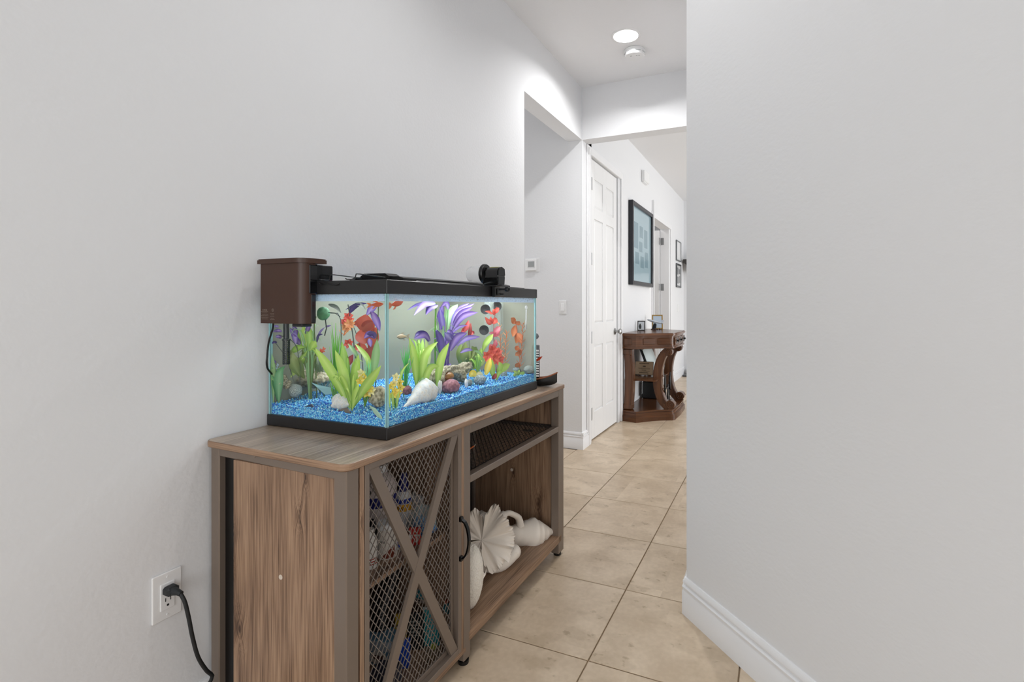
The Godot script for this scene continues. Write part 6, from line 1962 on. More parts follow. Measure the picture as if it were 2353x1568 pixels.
	t = thing("plastic_bag", c, "crumpled clear plastic packaging beside the blue capped bottle", "packaging")
	m = Mb.new()
	m.ball(c + Vector3(0.03, 0.05, 0), Vector3(0.06, 0.052, 0.026), 0.5, 12, Basis(), 18, 2.4)
	obj("plastic", m, M.clear, t)

	# lower compartment
	c = Vector3(-1.135, FLOOR2, -1.27)
	t = carton("box", "light blue cardboard box with a round picture, lower left behind the mesh", "box", c, Vector3(0.10, 0.075, 0.075), 0.25, Color(0.36, 0.52, 0.62), 0.5)
	printed(t, "print", Vector2(-0.05, 0.045), Vector2(0.05, 0.075), 0.0376, 0.25, Color(0.62, 0.66, 0.70))
	m = Mb.new()
	m.prism(circle(0.022, 24, Vector2(0.006, 0.026), 1.2), 0.0376, 0.0384, Transform3D(Basis(Vector3.UP, 0.25), c))
	obj("picture", m, mat(Color(0.86, 0.84, 0.82), 0.5), t)
	m = Mb.new()
	m.prism(circle(0.008, 12, Vector2(0.002, 0.026), 1.5), 0.0384, 0.0388, Transform3D(Basis(Vector3.UP, 0.25), c))
	m.prism([Vector2(0.012, 0.026), Vector2(0.022, 0.036), Vector2(0.020, 0.018)], 0.0384, 0.0388, Transform3D(Basis(Vector3.UP, 0.25), c))
	obj("picture", m, mat(Color(0.40, 0.26, 0.22), 0.5), t)
	c = Vector3(-1.02, FLOOR2, -1.155)
	t = carton("box", "dark grey box with a yellow star print, lowest by the hinge side", "box", c, Vector3(0.07, 0.075, 0.06), 0.25, Color(0.18, 0.19, 0.24), 0.5)
	m = Mb.new()
	m.prism([Vector2(-0.032, 0.028), Vector2(-0.020, 0.032), Vector2(-0.014, 0.055), Vector2(-0.010, 0.034), Vector2(0.006, 0.036), Vector2(-0.006, 0.022), Vector2(0.0, 0.006), Vector2(-0.014, 0.014), Vector2(-0.030, 0.008), Vector2(-0.024, 0.02)], 0.0301, 0.0307, Transform3D(Basis(Vector3.UP, 0.25), c))
	obj("print", m, mat(Color(0.92, 0.78, 0.08), 0.5), t)
	c = Vector3(-1.22, FLOOR2, -1.40)
	t = carton("cardboard_box", "pinkish grey cardboard box standing at the back of the lower compartment", "box", Vector3(-1.30, FLOOR2, -1.28), Vector3(0.10, 0.22, 0.08), 0.1, Color(0.50, 0.42, 0.40), 0.7)
	# ribbed black filter hose coil
	t = thing("ribbed_hose", Vector3(-1.16, 0.14, -1.30), "black ribbed plastic filter hose leaning in the lower compartment", "hose")
	m = Mb.new()
	var hp := spline([Vector3(-1.16, 0.135, -1.29), Vector3(-1.165, 0.20, -1.30), Vector3(-1.15, 0.29, -1.335), Vector3(-1.18, 0.36, -1.36)], 90)
	var hr := []
	for i in 90:
		hr.append(0.030 if i % 3 else 0.025)
	m.tube(hp, hr, 16)
	obj("hose", m, mat(Color(0.07, 0.075, 0.09), 0.3), t)
	t = thing("pouch", Vector3(-1.03, FLOOR2, -1.375), "teal pouch printed with the word GLO in the lower compartment", "pouch")
	var tr := Transform3D(Basis(Vector3.UP, 0.45) * Basis(Vector3.RIGHT, -0.12), t.position)
	m = Mb.new()
	var rows := []
	for i in 9:
		var u := i / 8.0
		var row := []
		for j in 13:
			var a := TAU * (j % 12) / 12
			row.append(tr * Vector3(cos(a) * 0.028, 0.11 * u + 0.001, sin(a) * -0.011 * sin(PI * clampf(0.12 + u * 0.8, 0, 1))))
		rows.append(row)
	m.grid(rows, true)
	obj("bag", m, mat(Color(0.16, 0.56, 0.58), 0.3), t)
	m = Mb.new()
	m.box(Vector3(0, 0.112, 0), Vector3(0.056, 0.014, 0.002), 0.0, 1, tr)
	obj("seal", m, mat(Color(0.72, 0.74, 0.74), 0.35), t)
	text_into(t, "print", "GLO", 0.034, tr * Transform3D(Basis(Vector3(0, 0, 1), PI / 2), Vector3(0.002, 0.06, 0.0115)), M.print, "Droid Sans", 0.0008)
	t = carton("packet", "dark green packet with white lettering lines left of the teal pouch", "packet", Vector3(-1.065, FLOOR2, -1.345), Vector3(0.05, 0.115, 0.014), 0.45, Color(0.05, 0.10, 0.10), 0.35)
	for k in 5:
		printed(t, "print", Vector2(-0.018, 0.045 + k * 0.011), Vector2(0.016 - 0.004 * (k % 2), 0.049 + k * 0.011), 0.0071, 0.45, Color(0.46, 0.48, 0.46))
	t = carton("packet", "yellow packet behind the lower left bar", "packet", Vector3(-1.10, FLOOR2 + 0.0, -1.315), Vector3(0.036, 0.12, 0.012), 0.45, Color(0.66, 0.54, 0.14), 0.45)
	printed(t, "print", Vector2(-0.012, 0.07), Vector2(0.012, 0.09), 0.0061, 0.45, Color(0.16, 0.13, 0.08))
	carton("packet", "bright blue packet low behind the lower left bar", "packet", Vector3(-1.045, FLOOR2, -1.262), Vector3(0.036, 0.085, 0.018), 0.5, Color(0.07, 0.25, 0.66), 0.4)
	t = carton("packet", "pale cardboard packet with lettering lying atop the dark green packet", "packet", Vector3(-1.10, FLOOR2 + 0.116, -1.41), Vector3(0.05, 0.018, 0.04), 0.2, Color(0.60, 0.54, 0.50), 0.6)
	printed(t, "print", Vector2(-0.016, 0.006), Vector2(0.014, 0.011), 0.0201, 0.2, Color(0.25, 0.2, 0.2))
	m = Mb.new()
	m.ball(Vector3(-1.085, FLOOR2 + 0.145, -1.40), Vector3(0.028, 0.014, 0.02), 0.5, 14, Basis(), 12, 2.0)
	tag(obj("cloth", m, mat(Color(0.12, 0.45, 0.50), 0.8)), "crumpled teal cloth above the pale packet", "cloth")
	t = thing("toy_ball", Vector3(-1.14, FLOOR2 + 0.0, -1.405), "little teal and orange toy near the door's handle side", "toy")
	m = Mb.new()
	var bc := Vector3(-0.990, 0.176, -1.412)
	m.ball(bc, Vector3(0.017, 0.020, 0.017), 0.1, 3, Basis(), 14)
	obj("ball", m, mat(Color(0.16, 0.45, 0.50), 0.4), t)
	m = Mb.new()
	m.ball(bc + Vector3(-0.004, 0.019, 0), Vector3(0.010, 0.007, 0.010), 0.1, 3, Basis(), 10)
	m.tube([bc + Vector3(0.006, -0.015, 0), bc + Vector3(0.012, -0.04, 0), bc + Vector3(0.013, -0.06, 0)], 0.003, 8)
	obj("cap", m, mat(Color(0.66, 0.26, 0.14), 0.4), t)
	m = Mb.new()
	m.tube([bc + Vector3(0.010, -0.05, 0), Vector3(bc.x + 0.012, FLOOR2, bc.z)], 0.004, 8)
	m.box(Vector3(bc.x + 0.012, FLOOR2 + 0.004, bc.z), Vector3(0.03, 0.008, 0.03), 0.002)
	obj("stand", m, M.black, t)
	t = thing("plastic_plant", Vector3(-1.005, FLOOR2, -1.365), "small yellow-green plastic sprig at the foot of the teal pouch", "plastic plant")
	m = Mb.new()
	tuft(m, t.position + Vector3(0, 0.002, 0.012), t.position + Vector3(0.004, 0.03, 0.014), 22, 0.012, lin(Color(0.45, 0.50, 0.12)), lin(Color(0.72, 0.74, 0.30)), 0.002)
	obj("sprig", m, M.leaf, t)
	# on the mesh shelf of the open bay
	t = thing("power_adapter", Vector3(-1.10, 0.606, -1.50), "black power adapter on the metal mesh shelf", "power adapter")
	m = Mb.new()
	m.box2(Vector3(-1.20, 0.606, -1.60), Vector3(-1.05, 0.655, -1.50), 0.008)
	obj("body", m, M.black, t)
	m = Mb.new()
	m.tube(spline([Vector3(-1.10, 0.625, -1.60), Vector3(-1.12, 0.611, -1.72), Vector3(-1.18, 0.611, -1.80), Vector3(-1.30, 0.612, -1.86), Vector3(-1.38, 0.612, -2.0)], 30), 0.004, 8)
	obj("cable", m, M.black, t)
	var lp := []
	for i in 40:
		var a := TAU * i / 30.0
		lp.append(Vector3(-1.100, 0.573, -2.268) + Vector3(cos(a) * 0.075, -0.012 + i * 0.00012, sin(a) * 0.045))
	m = Mb.new()
	m.tube(lp, 0.0028, 8)
	tag(obj("cable_loop", m, M.rubber), "loop of thin black cable lying on the mesh shelf", "cable")
	m = Mb.new()
	m.tube(spline([Vector3(-1.094, 0.677, -2.050), Vector3(-1.200, 0.622, -2.178), Vector3(-1.200, 0.623, -2.074), Vector3(-1.200, 0.628, -1.979)], 24), 0.0026, 8)
	tag(obj("hanging_cable", m, M.rubber), "grey cable sagging under the top board in the open bay", "cable")
	t = thing("pencil", Vector3(-0.990, 0.673, -1.559), "orange pencil end on the mesh shelf beside the middle leg", "pencil")
	m = Mb.new()
	m.tube([Vector3(-1.083, 0.610, -1.648), Vector3(-1.098, 0.610, -1.739)], 0.0035, 6)
	obj("shaft", m, mat(Color(0.82, 0.40, 0.16), 0.5), t)
	m = Mb.new()
	m.tube([Vector3(-1.098, 0.610, -1.739), Vector3(-1.106, 0.610, -1.770)], [0.0035, 0.0008], 6)
	obj("tip", m, M.cam, t)

func fan(c: Vector3, right: Vector3, up: Vector3, out: Array, sd: int, amp: float, flare: float) -> Mb:
	# a ruffled plaster flange: out = [angle, reach] round the centre
	var n := right.cross(up).normalized()
	var m := Mb.new()
	var folds := noise(1.0, sd, 1)
	for side in 2:
		var rows := []
		for i in 26:
			var s := pow(i / 25.0, 0.85)
			var row := []
			for j in 121:
				var u := j / 120.0
				var f: float = u * (out.size() - 1)
				var k := mini(int(f), out.size() - 2)
				var e := f - k
				e = e * e * (3.0 - 2.0 * e)
				var th := deg_to_rad(lerpf(out[k][0], out[k + 1][0], f - k))
				var r := lerpf(out[k][1], out[k + 1][1], e)
				var fo := folds.get_noise_2d(rad_to_deg(th) * 0.024, s * 0.4)
				var fi := folds.get_noise_2d(rad_to_deg(th) * 0.06 + 40.0, s * 0.8)
				r *= 1.0 + (0.05 * fi + 0.04 * folds.get_noise_2d(rad_to_deg(th) * 0.30, 9.0)) * s * s
				var hf := folds.get_noise_2d(rad_to_deg(th) * 0.22 + 90.0, s * 0.3)
				var rip := fo * 1.3 * amp * pow(s, 1.1) + fi * 0.42 * amp * s * s + hf * 0.75 * amp * pow(s, 9.0)
				var d := right * cos(th) + up * sin(th)
				row.append(c + d * (0.002 + r * s) + n * (flare * (s * s - 0.35 * pow(s, 6.0)) + rip - (0.0 if side == 0 else 0.006)))
			if side == 0:
				row.reverse()
			rows.append(row)
		m.grid(rows)
	return m

func plaster_shells() -> void:
	var right := Vector3(0.9186, 0, -0.395)
	var up := Vector3(-0.05, 0.99, -0.1)
	var c := Vector3(-1.070, 0.240, -1.751)
	var t := thing("plaster_shell", Vector3(c.x, 0.098, c.z), "white plaster murex shell with ruffled fans on the open shelf", "seashell ornament")
	obj("flange", fan(c, right, up, [[-80, 0.055], [-66, 0.130], [-48, 0.115], [-30, 0.125], [-8, 0.132], [12, 0.130], [30, 0.128], [48, 0.135], [62, 0.150], [70, 0.148], [80, 0.10]], 5, 0.024, 0.045), M.plaster, t)
	obj("flange", fan(c, right, up, [[84, 0.10], [98, 0.122], [112, 0.118], [128, 0.128], [146, 0.12], [165, 0.09], [176, 0.05]], 11, 0.022, 0.03), M.plaster, t)
	obj("flange", fan(c, right, up, [[186, 0.05], [205, 0.085], [230, 0.095], [252, 0.085], [262, 0.05]], 17, 0.02, 0.012), M.plaster, t)
	var m := Mb.new()
	m.tube(spline([c + right * -0.05 + Vector3(0, -0.06, -0.03), c + Vector3(0, -0.105, -0.03), c + right * 0.05 + Vector3(0, -0.115, -0.05), c + right * 0.08 + Vector3(0, -0.09, -0.10)], 20), 0.030, 16)
	m.ball(c + right * 0.08 + Vector3(0, -0.09, -0.10), Vector3(0.0305, 0.0305, 0.0305), 0, 1, Basis(), 10)
	m.ball(c + Vector3(-0.045, -0.01, -0.10), Vector3(0.07, 0.075, 0.06), 0.2, 4, Basis(), 14)
	obj("body", m, M.plaster, t)
	# conch
	var a := Vector3(-1.100, 0.170, -1.996)
	var b := Vector3(-0.955, 0.081, -2.211)
	a.y = 0.150; b.y = 0.110
	t = thing("conch_shell", Vector3((a.x + b.x) / 2, 0.098, (a.z + b.z) / 2), "whitewashed pointed conch shell lying behind the ruffled shell", "seashell ornament")
	m = Mb.new()
	shell_into(m, a, b, [Vector2(0, 0.030), Vector2(0.15, 0.043), Vector2(0.33, 0.048), Vector2(0.46, 0.062), Vector2(0.56, 0.066), Vector2(0.66, 0.056), Vector2(0.70, 0.047), Vector2(0.79, 0.037), Vector2(0.82, 0.030), Vector2(0.91, 0.016), Vector2(1.0, 0.002)], 6.0, 0.03, 1, 0.5, 0.1)
	obj("body", m, M.plaster, t)
	m = Mb.new()
	m.tube(spline([Vector3(-1.080, 0.263, -1.922), Vector3(-1.070, 0.267, -1.965), Vector3(-1.060, 0.249, -2.002), Vector3(-1.055, 0.218, -2.042), Vector3(-1.050, 0.181, -2.049)], 24), [0.012, 0.016, 0.018, 0.019, 0.012, 0.012, 0.012, 0.012, 0.012, 0.012, 0.012, 0.012, 0.012, 0.012, 0.013, 0.013, 0.014, 0.014, 0.015, 0.015, 0.016, 0.016, 0.017, 0.018], 14)
	obj("lip", m, M.plaster, t)
	# pitted shell behind the middle leg
	c = Vector3(-0.992, 0.212, -1.548)
	t = thing("pitted_shell", Vector3(c.x, 0.098, c.z), "rough pitted white shell standing just behind the middle leg", "seashell ornament")
	m = Mb.new()
	m.ball(c, Vector3(0.046, 0.114, 0.048), 0.05, 5, Basis(Vector3(0, 0, 1), -0.05), 70, 11.0)
	obj("body", m, M.plaster_pitted, t)
	m = Mb.new()
	m.tube(spline([c + Vector3(0.03, -0.0, -0.02), Vector3(-0.985, 0.196, -1.594), Vector3(-0.985, 0.178, -1.621), Vector3(-0.985, 0.179, -1.639), Vector3(-0.985, 0.192, -1.646)], 16), [0.016, 0.014, 0.012, 0.011, 0.010, 0.010, 0.009, 0.008, 0.008, 0.007, 0.006, 0.005, 0.004, 0.003, 0.002, 0.001], 10)
	obj("horn", m, M.plaster, t)

# ---------------------------------------------------------------- console table in the far room
func console() -> void:
	var zc := -5.60
	var t := thing("console_table", Vector3(-1.20, 0, zc), "carved dark mahogany console table with scroll legs against the far wall", "console table")
	var plan := func(g: float) -> Array:
		var o := []
		o.append(Vector2(-1.436, 0.555 + g))
		o.append(Vector2(-1.285 + g * 0.3, 0.590 + g))
		for i in 9:
			var u := i / 8.0
			var p := Vector2(-1.262, 0.572).bezier_interpolate(Vector2(-1.15, 0.43), Vector2(-1.06, 0.37), Vector2(-0.975, 0.335), u)
			o.append(p + Vector2(g * 0.75, g * 0.75))
		o.append(Vector2(-0.955 + g, 0.31 + g * 0.4))
		o.append(Vector2(-0.945 + g, 0.0))
		var r := []
		for p in o:
			r.append(Vector2(p.x, p.y))
		for i in range(o.size() - 2, -1, -1):
			r.append(Vector2(o[i].x, -o[i].y))
		return r
	var flat := Transform3D(Basis(Vector3.RIGHT, Vector3(0, 0, -1), Vector3.UP), Vector3(0, 0, zc))
	var layers := func(part: String, ls: Array, mt: Material) -> void:
		var m := Mb.new()
		for l in ls:
			m.prism(plan.call(l[0]), l[1], l[2], flat)
		obj(part, m, mt, t)
	layers.call("plinth", [[0.0, 0.0, 0.055], [-0.006, 0.055, 0.062], [-0.014, 0.062, 0.085], [-0.022, 0.085, 0.096], [-0.012, 0.096, 0.108]], M.mahogany)
	layers.call("table_top", [[-0.012, 0.848, 0.856], [-0.002, 0.856, 0.862], [0.004, 0.862, 0.878], [-0.003, 0.878, 0.884]], M.mahogany)
	layers.call("apron", [[-0.016, 0.742, 0.848], [-0.006, 0.728, 0.745]], M.mahogany)
	# raised panels on the near end and drawers on the front
	for s in [1, -1]:
		var m := Mb.new()
		m.box2(Vector3(-1.415, 0.765, zc + s * 0.555 - 0.012), Vector3(-1.300, 0.833, zc + s * 0.555 + 0.010), 0.006)
		obj("panel", m, M.mahogany, t)
		m = Mb.new()
		var a := Vector3(-1.235, 0.80, zc + s * 0.512)
		var b := Vector3(-0.985, 0.80, zc + s * 0.338)
		m.bar(a, (a + b) / 2 + Vector3(-0.018, 0, -s * 0.03), 0.066, 0.016, Vector3.UP, 0.005)
		m.bar((a + b) / 2 + Vector3(-0.018, 0, -s * 0.03), b, 0.066, 0.016, Vector3.UP, 0.005)
		obj("panel", m, M.mahogany, t)
	for k in 3:
		var z := zc + 0.20 - k * 0.20
		var m := Mb.new()
		m.box2(Vector3(-0.97, 0.762, z - 0.088), Vector3(-0.952, 0.835, z + 0.088), 0.005)
		var d := obj("drawer", m, M.mahogany, t)
		m = Mb.new()
		m.box2(Vector3(-0.955, 0.772, z - 0.075), Vector3(-0.948, 0.825, z + 0.020), 0.003)
		obj("drawer_panel", m, M.mahogany_dark, d)
		m = Mb.new()
		m.ball(Vector3(-0.938, 0.80, z), Vector3(0.012, 0.012, 0.012), 0, 1, Basis(), 8)
		obj("knob", m, M.black, d)
	# front scroll legs
	for s in [1, -1]:
		var m := Mb.new()
		var cen := []
		var wid := []
		for i in 25:
			var u := i / 24.0
			cen.append(Vector2(-1.035, 0.700).bezier_interpolate(Vector2(-1.165, 0.60), Vector2(-1.17, 0.20), Vector2(-1.02, 0.125), u))
			wid.append(0.034 + 0.010 * sin(PI * u))
		var l := []
		var r := []
		for i in 25:
			var d: Vector2 = (cen[mini(i + 1, 24)] - cen[maxi(i - 1, 0)]).normalized()
			l.append(cen[i] + Vector2(-d.y, d.x) * wid[i])
			r.append(cen[i] - Vector2(-d.y, d.x) * wid[i])
		r.reverse()
		var z0: float = zc + s * 0.285 - 0.042
		m.prism(l + r, z0, z0 + 0.084)
		for v in [[Vector2(-1.018, 0.690), 0.040], [Vector2(-1.000, 0.152), 0.046]]:
			m.prism(circle(v[1], 24, v[0]), z0 - 0.002, z0 + 0.086)
			for f in [z0 - 0.002, z0 + 0.086]:
				var sp := []
				for i in 40:
					var a := i * 0.36
					sp.append(Vector3(v[0].x + cos(a) * v[1] * (0.95 - i * 0.0205), v[0].y + sin(a) * v[1] * (0.95 - i * 0.0205), f))
				m.tube(sp, 0.006, 6)
		for f in [z0 - 0.001, z0 + 0.085]:
			for q in [l, r]:
				var ed := []
				for i in range(2, 23):
					var p: Vector2 = (q[i] as Vector2).lerp(cen[i] if q == l else cen[24 - i], 0.2)
					ed.append(Vector3(p.x, p.y, f))
				m.tube(ed, 0.004, 6)
		obj("leg", m, M.mahogany, t)
	# rear legs by the wall
	for s in [1, -1]:
		var m := Mb.new()
		var z0: float = zc + s * 0.485 - 0.045
		m.prism([Vector2(-1.432, 0.70), Vector2(-1.345, 0.70), Vector2(-1.336, 0.60), Vector2(-1.330, 0.45), Vector2(-1.334, 0.28), Vector2(-1.345, 0.15), Vector2(-1.428, 0.15), Vector2(-1.420, 0.28), Vector2(-1.415, 0.45), Vector2(-1.420, 0.60)], z0, z0 + 0.085)
		m.prism([Vector2(-1.414, 0.69), Vector2(-1.362, 0.69), Vector2(-1.352, 0.58), Vector2(-1.347, 0.45), Vector2(-1.352, 0.30), Vector2(-1.362, 0.16), Vector2(-1.412, 0.16), Vector2(-1.404, 0.30), Vector2(-1.399, 0.45), Vector2(-1.404, 0.58)], z0 - 0.008, z0 + 0.093)
		m.box2(Vector3(-1.436, 0.66, z0 - 0.010), Vector3(-1.342, 0.728, z0 + 0.095), 0.010)
		m.box2(Vector3(-1.436, 0.108, z0 - 0.010), Vector3(-1.340, 0.175, z0 + 0.095), 0.014)
		obj("leg", m, M.mahogany, t)
	var m := Mb.new()
	m.box2(Vector3(-1.425, 0.398, zc - 0.50), Vector3(-1.115, 0.410, zc + 0.46), 0.003)
	m.tube([Vector3(-1.38, 0.404, zc + 0.465), Vector3(-1.11, 0.404, zc + 0.30)], 0.012, 10)
	obj("shelf", m, M.mahogany, t)
	m = Mb.new()
	m.tube([Vector3(-1.06, 0.30, zc + 0.10), Vector3(-1.06, 0.30, zc + 0.24)], 0.006, 8)
	for k in [[0.34, 0.20, 0.07], [0.24, 0.06, 0.06], [0.34, -0.08, 0.07], [0.20, 0.17, 0.04]]:
		var ring := []
		for i in 25:
			var a := TAU * i / 24
			ring.append(Vector3(-1.075 + 0.01 * cos(a), k[0] + sin(a) * k[2] * 1.3, zc + k[1] + cos(a) * k[2]))
		m.tube(ring, 0.007, 8)
	m.tube([Vector3(-1.08, 0.11, zc + 0.2), Vector3(-1.08, 0.40, zc + 0.2)], 0.007, 8)
	m.tube([Vector3(-1.08, 0.11, zc - 0.05), Vector3(-1.08, 0.40, zc - 0.05)], 0.007, 8)
	obj("ironwork", m, M.black, t)

	# on the table
	picture("photo_frame", "small dark photo frame standing nearest the corner of the console table", Vector3(-1.385, 0.884, zc - 0.03), 0.085, 0.11, 0.12, -0.15, mat(Color(0.20, 0.19, 0.18), 0.35, 0.4), Color(0.78, 0.80, 0.82), 0.010, true)
	picture("photo_frame", "gold photo frame behind the model airplane on the console table", Vector3(-1.30, 0.884, zc - 0.48), 0.125, 0.17, 0.3, -0.18, mat(Color(0.62, 0.50, 0.28), 0.35, 0.5), Color(0.76, 0.82, 0.88), 0.014, false)
	var p := thing("model_airplane", Vector3(-1.315, 0.884, zc - 0.36), "small grey model airplane on a dark stand on the console table", "model airplane")
	m = Mb.new()
	m.prism([Vector2(-0.025, 0), Vector2(0.02, 0), Vector2(0.03, 0.06), Vector2(0.012, 0.075), Vector2(-0.005, 0.06)], -0.012, 0.012, Transform3D(Basis(), p.position))
	obj("stand", m, mat(Color(0.06, 0.11, 0.15), 0.3), p)
	m = Mb.new()
	var nose := p.position + Vector3(-0.075, 0.115, 0.03)
	var tail := p.position + Vector3(0.08, 0.070, -0.05)
	m.tube([nose, nose.lerp(tail, 0.08), nose.lerp(tail, 0.3), nose.lerp(tail, 0.7), tail], [0.002, 0.010, 0.014, 0.012, 0.004], 14)
	m.bar(nose.lerp(tail, 0.45) + Vector3(-0.03, 0, -0.08), nose.lerp(tail, 0.45), 0.03, 0.003, (tail - nose))
	m.bar(nose.lerp(tail, 0.45) + Vector3(0.05, -0.008, 0.10), nose.lerp(tail, 0.45), 0.03, 0.003, (tail - nose))
	m.bar(tail, tail + Vector3(0.012, 0.04, -0.006), 0.022, 0.003, (tail - nose))
	m.bar(tail + Vector3(-0.02, 0.004, -0.03), tail + Vector3(0.02, 0.004, 0.03), 0.016, 0.003, (tail - nose))
	obj("airframe", m, mat(Color(0.72, 0.74, 0.77), 0.3), p)
	m = Mb.new()
	for k in 7:
		m.box(Vector3(-1.33 + k * 0.018, 0.889, zc - 0.30 + 0.01 * sin(k * 2.0)), Vector3(0.014, 0.010 + 0.006 * (k % 3), 0.014), 0.003, 1, Transform3D())
	tag(obj("trinket_tray", m, mat(Color(0.22, 0.10, 0.08), 0.4)), "row of tiny dark red trinkets before the model airplane", "trinkets")
	# certificate on an easel, on the shelf
	picture("certificate_plaque", "tan certificate plaque on a wire easel on the console shelf", Vector3(-1.315, 0.418, -5.46), 0.20, 0.145, -0.02, -0.22, M.black, Color(0.72, 0.62, 0.50), 0.003, false)
	var cert: Node3D = get_node("certificate_plaque")
	m = Mb.new()
	var cx := Transform3D(Basis(Vector3.UP, -0.02) * Basis(Vector3.RIGHT, -0.22), cert.position)
	for k in [[0.122, 0.11, 0.008], [0.092, 0.03, 0.012], [0.072, 0.13, 0.003], [0.064, 0.12, 0.003], [0.050, 0.05, 0.004], [0.038, 0.13, 0.003], [0.026, 0.10, 0.003]]:
		var x0: float = -k[1] / 2
		while x0 < k[1] / 2 - 0.004:
			var w := R.randf_range(0.006, 0.014)
			m.box(Vector3(x0 + w / 2, k[0], 0.0062), Vector3(w - 0.0025, k[2], 0.0006), 0.0, 1, cx)
			x0 += w
	obj("print", m, M.slot, cert)
	m = Mb.new()
	m.tube([cx * Vector3(-0.05, -0.002, 0.018), cx * Vector3(-0.045, 0.022, 0.016), cx * Vector3(0.045, 0.022, 0.016), cx * Vector3(0.05, -0.002, 0.018)], 0.0018, 6)
	m.tube([cx * Vector3(-0.03, -0.006, 0.018), cx * Vector3(-0.03, -0.006, -0.05)], 0.0018, 6)
	m.tube([cx * Vector3(0.03, -0.006, 0.018), cx * Vector3(0.03, -0.006, -0.05)], 0.0018, 6)
	obj("easel", m, M.black, cert)
	# leaning picture and black case behind
	var lf := thing("leaning_picture", Vector3(-1.30, 0.41, -5.86), "white matted picture in a black frame leaning on the console shelf", "picture")
	m = Mb.new()
	var la := Vector3(-1.360, 0.688, -5.700)
	var lb := Vector3(-1.237, 0.393, -5.700)
	m.bar(la + Vector3(0, 0.015, 0), lb, 0.36, 0.014, Vector3(0.1, 0, -1), 0.002)
	obj("frame", m, M.black, lf)
	m = Mb.new()
	var nn := (lb - la).cross(Vector3(0.1, 0, -1)).normalized() * 0.010
	if nn.y < 0: nn = -nn
	m.bar(la.lerp(lb, 0.02) + nn + Vector3(0.012, 0, 0.0), la.lerp(lb, 0.98) + nn, 0.32, 0.004, Vector3(0.1, 0, -1))
	obj("mat_board", m, mat(Color(0.82, 0.87, 0.87), 0.25), lf)
	m = Mb.new()
	m.box2(Vector3(-1.41, 0.108, -5.95), Vector3(-1.24, 0.30, -5.78), 0.008)
	tag(obj("black_case", m, M.black), "black case standing on the console table's lower board", "case")
	m = Mb.new()
	m.bar(Vector3(-1.43, 0.42, -5.72), Vector3(-1.350, 0.564, -5.680), 0.05, 0.012, Vector3(0, 0, 1))
	tag(obj("frame_stand", m, M.black), "black easel leg propping up the leaning picture", "easel")

func picture(called: String, label: String, at: Vector3, w: float, h: float, turn: float, lean: float, fm: Material, inner: Color, border: float, person := false) -> void:
	# a framed picture standing on at, facing +z before it is turned
	var t := thing(called, at, label, "picture frame")
	var x := Transform3D(Basis(Vector3.UP, turn) * Basis(Vector3.RIGHT, lean), at)
	var m := Mb.new()
	m.box(Vector3(-w / 2 + border / 2, h / 2, 0), Vector3(border, h, 0.012), 0.001, 1, x)
	m.box(Vector3(w / 2 - border / 2, h / 2, 0), Vector3(border, h, 0.012), 0.001, 1, x)
	m.box(Vector3(0, border / 2, 0), Vector3(w - border * 2, border, 0.012), 0.001, 1, x)
	m.box(Vector3(0, h - border / 2, 0), Vector3(w - border * 2, border, 0.012), 0.001, 1, x)
	if lean < -0.05:
		m.bar(x * Vector3(0, h * 0.6, -0.006), x * Vector3(0, 0.0, -0.006) + Vector3(sin(turn), 0, cos(turn)) * -h * 0.35, 0.02, 0.003, x.basis.x)
	obj("frame", m, fm, t)
	m = Mb.new()
	m.box(Vector3(0, h / 2, 0), Vector3(w - border * 2 + 0.001, h - border * 2 + 0.001, 0.010), 0.0, 1, x)
	obj("picture_sheet", m, mat(inner, 0.3), t)
	if person:
		m = Mb.new()
		m.prism([Vector2(-0.02, 0.02), Vector2(0.0, 0.02), Vector2(0.002, 0.055), Vector2(-0.004, 0.062), Vector2(-0.006, 0.078), Vector2(-0.018, 0.078), Vector2(-0.022, 0.06), Vector2(-0.028, 0.05)], 0.005, 0.0056, x)
		obj("picture_figure", m, M.rubber, t)

# ---------------------------------------------------------------- the far room
func wall_picture(called: String, label: String, z0: float, z1: float, y0: float, y1: float, depth: float, border: float, fm: Material, sheet: Material) -> Node3D:
	var t := thing(called, Vector3(W, y0, (z0 + z1) / 2), label, "picture frame")
	var m := Mb.new()
	tuck(m, W + 0.001, W + depth, y0, y1, z0, z0 - border, 0.004)
	tuck(m, W + 0.001, W + depth, y0, y1, z1, z1 + border, 0.004)
	tuck(m, W + 0.001, W + depth, y0, y0 + border, z0 - border, z1 + border, 0.004)
	tuck(m, W + 0.001, W + depth, y1 - border, y1, z0 - border, z1 + border, 0.004)
	obj("frame", m, fm, t)
	m = Mb.new()
	tuck(m, W + 0.001, W + depth * 0.55, y0 + border, y1 - border, z0 - border, z1 + border)
	obj("picture_sheet", m, sheet, t)
	return t

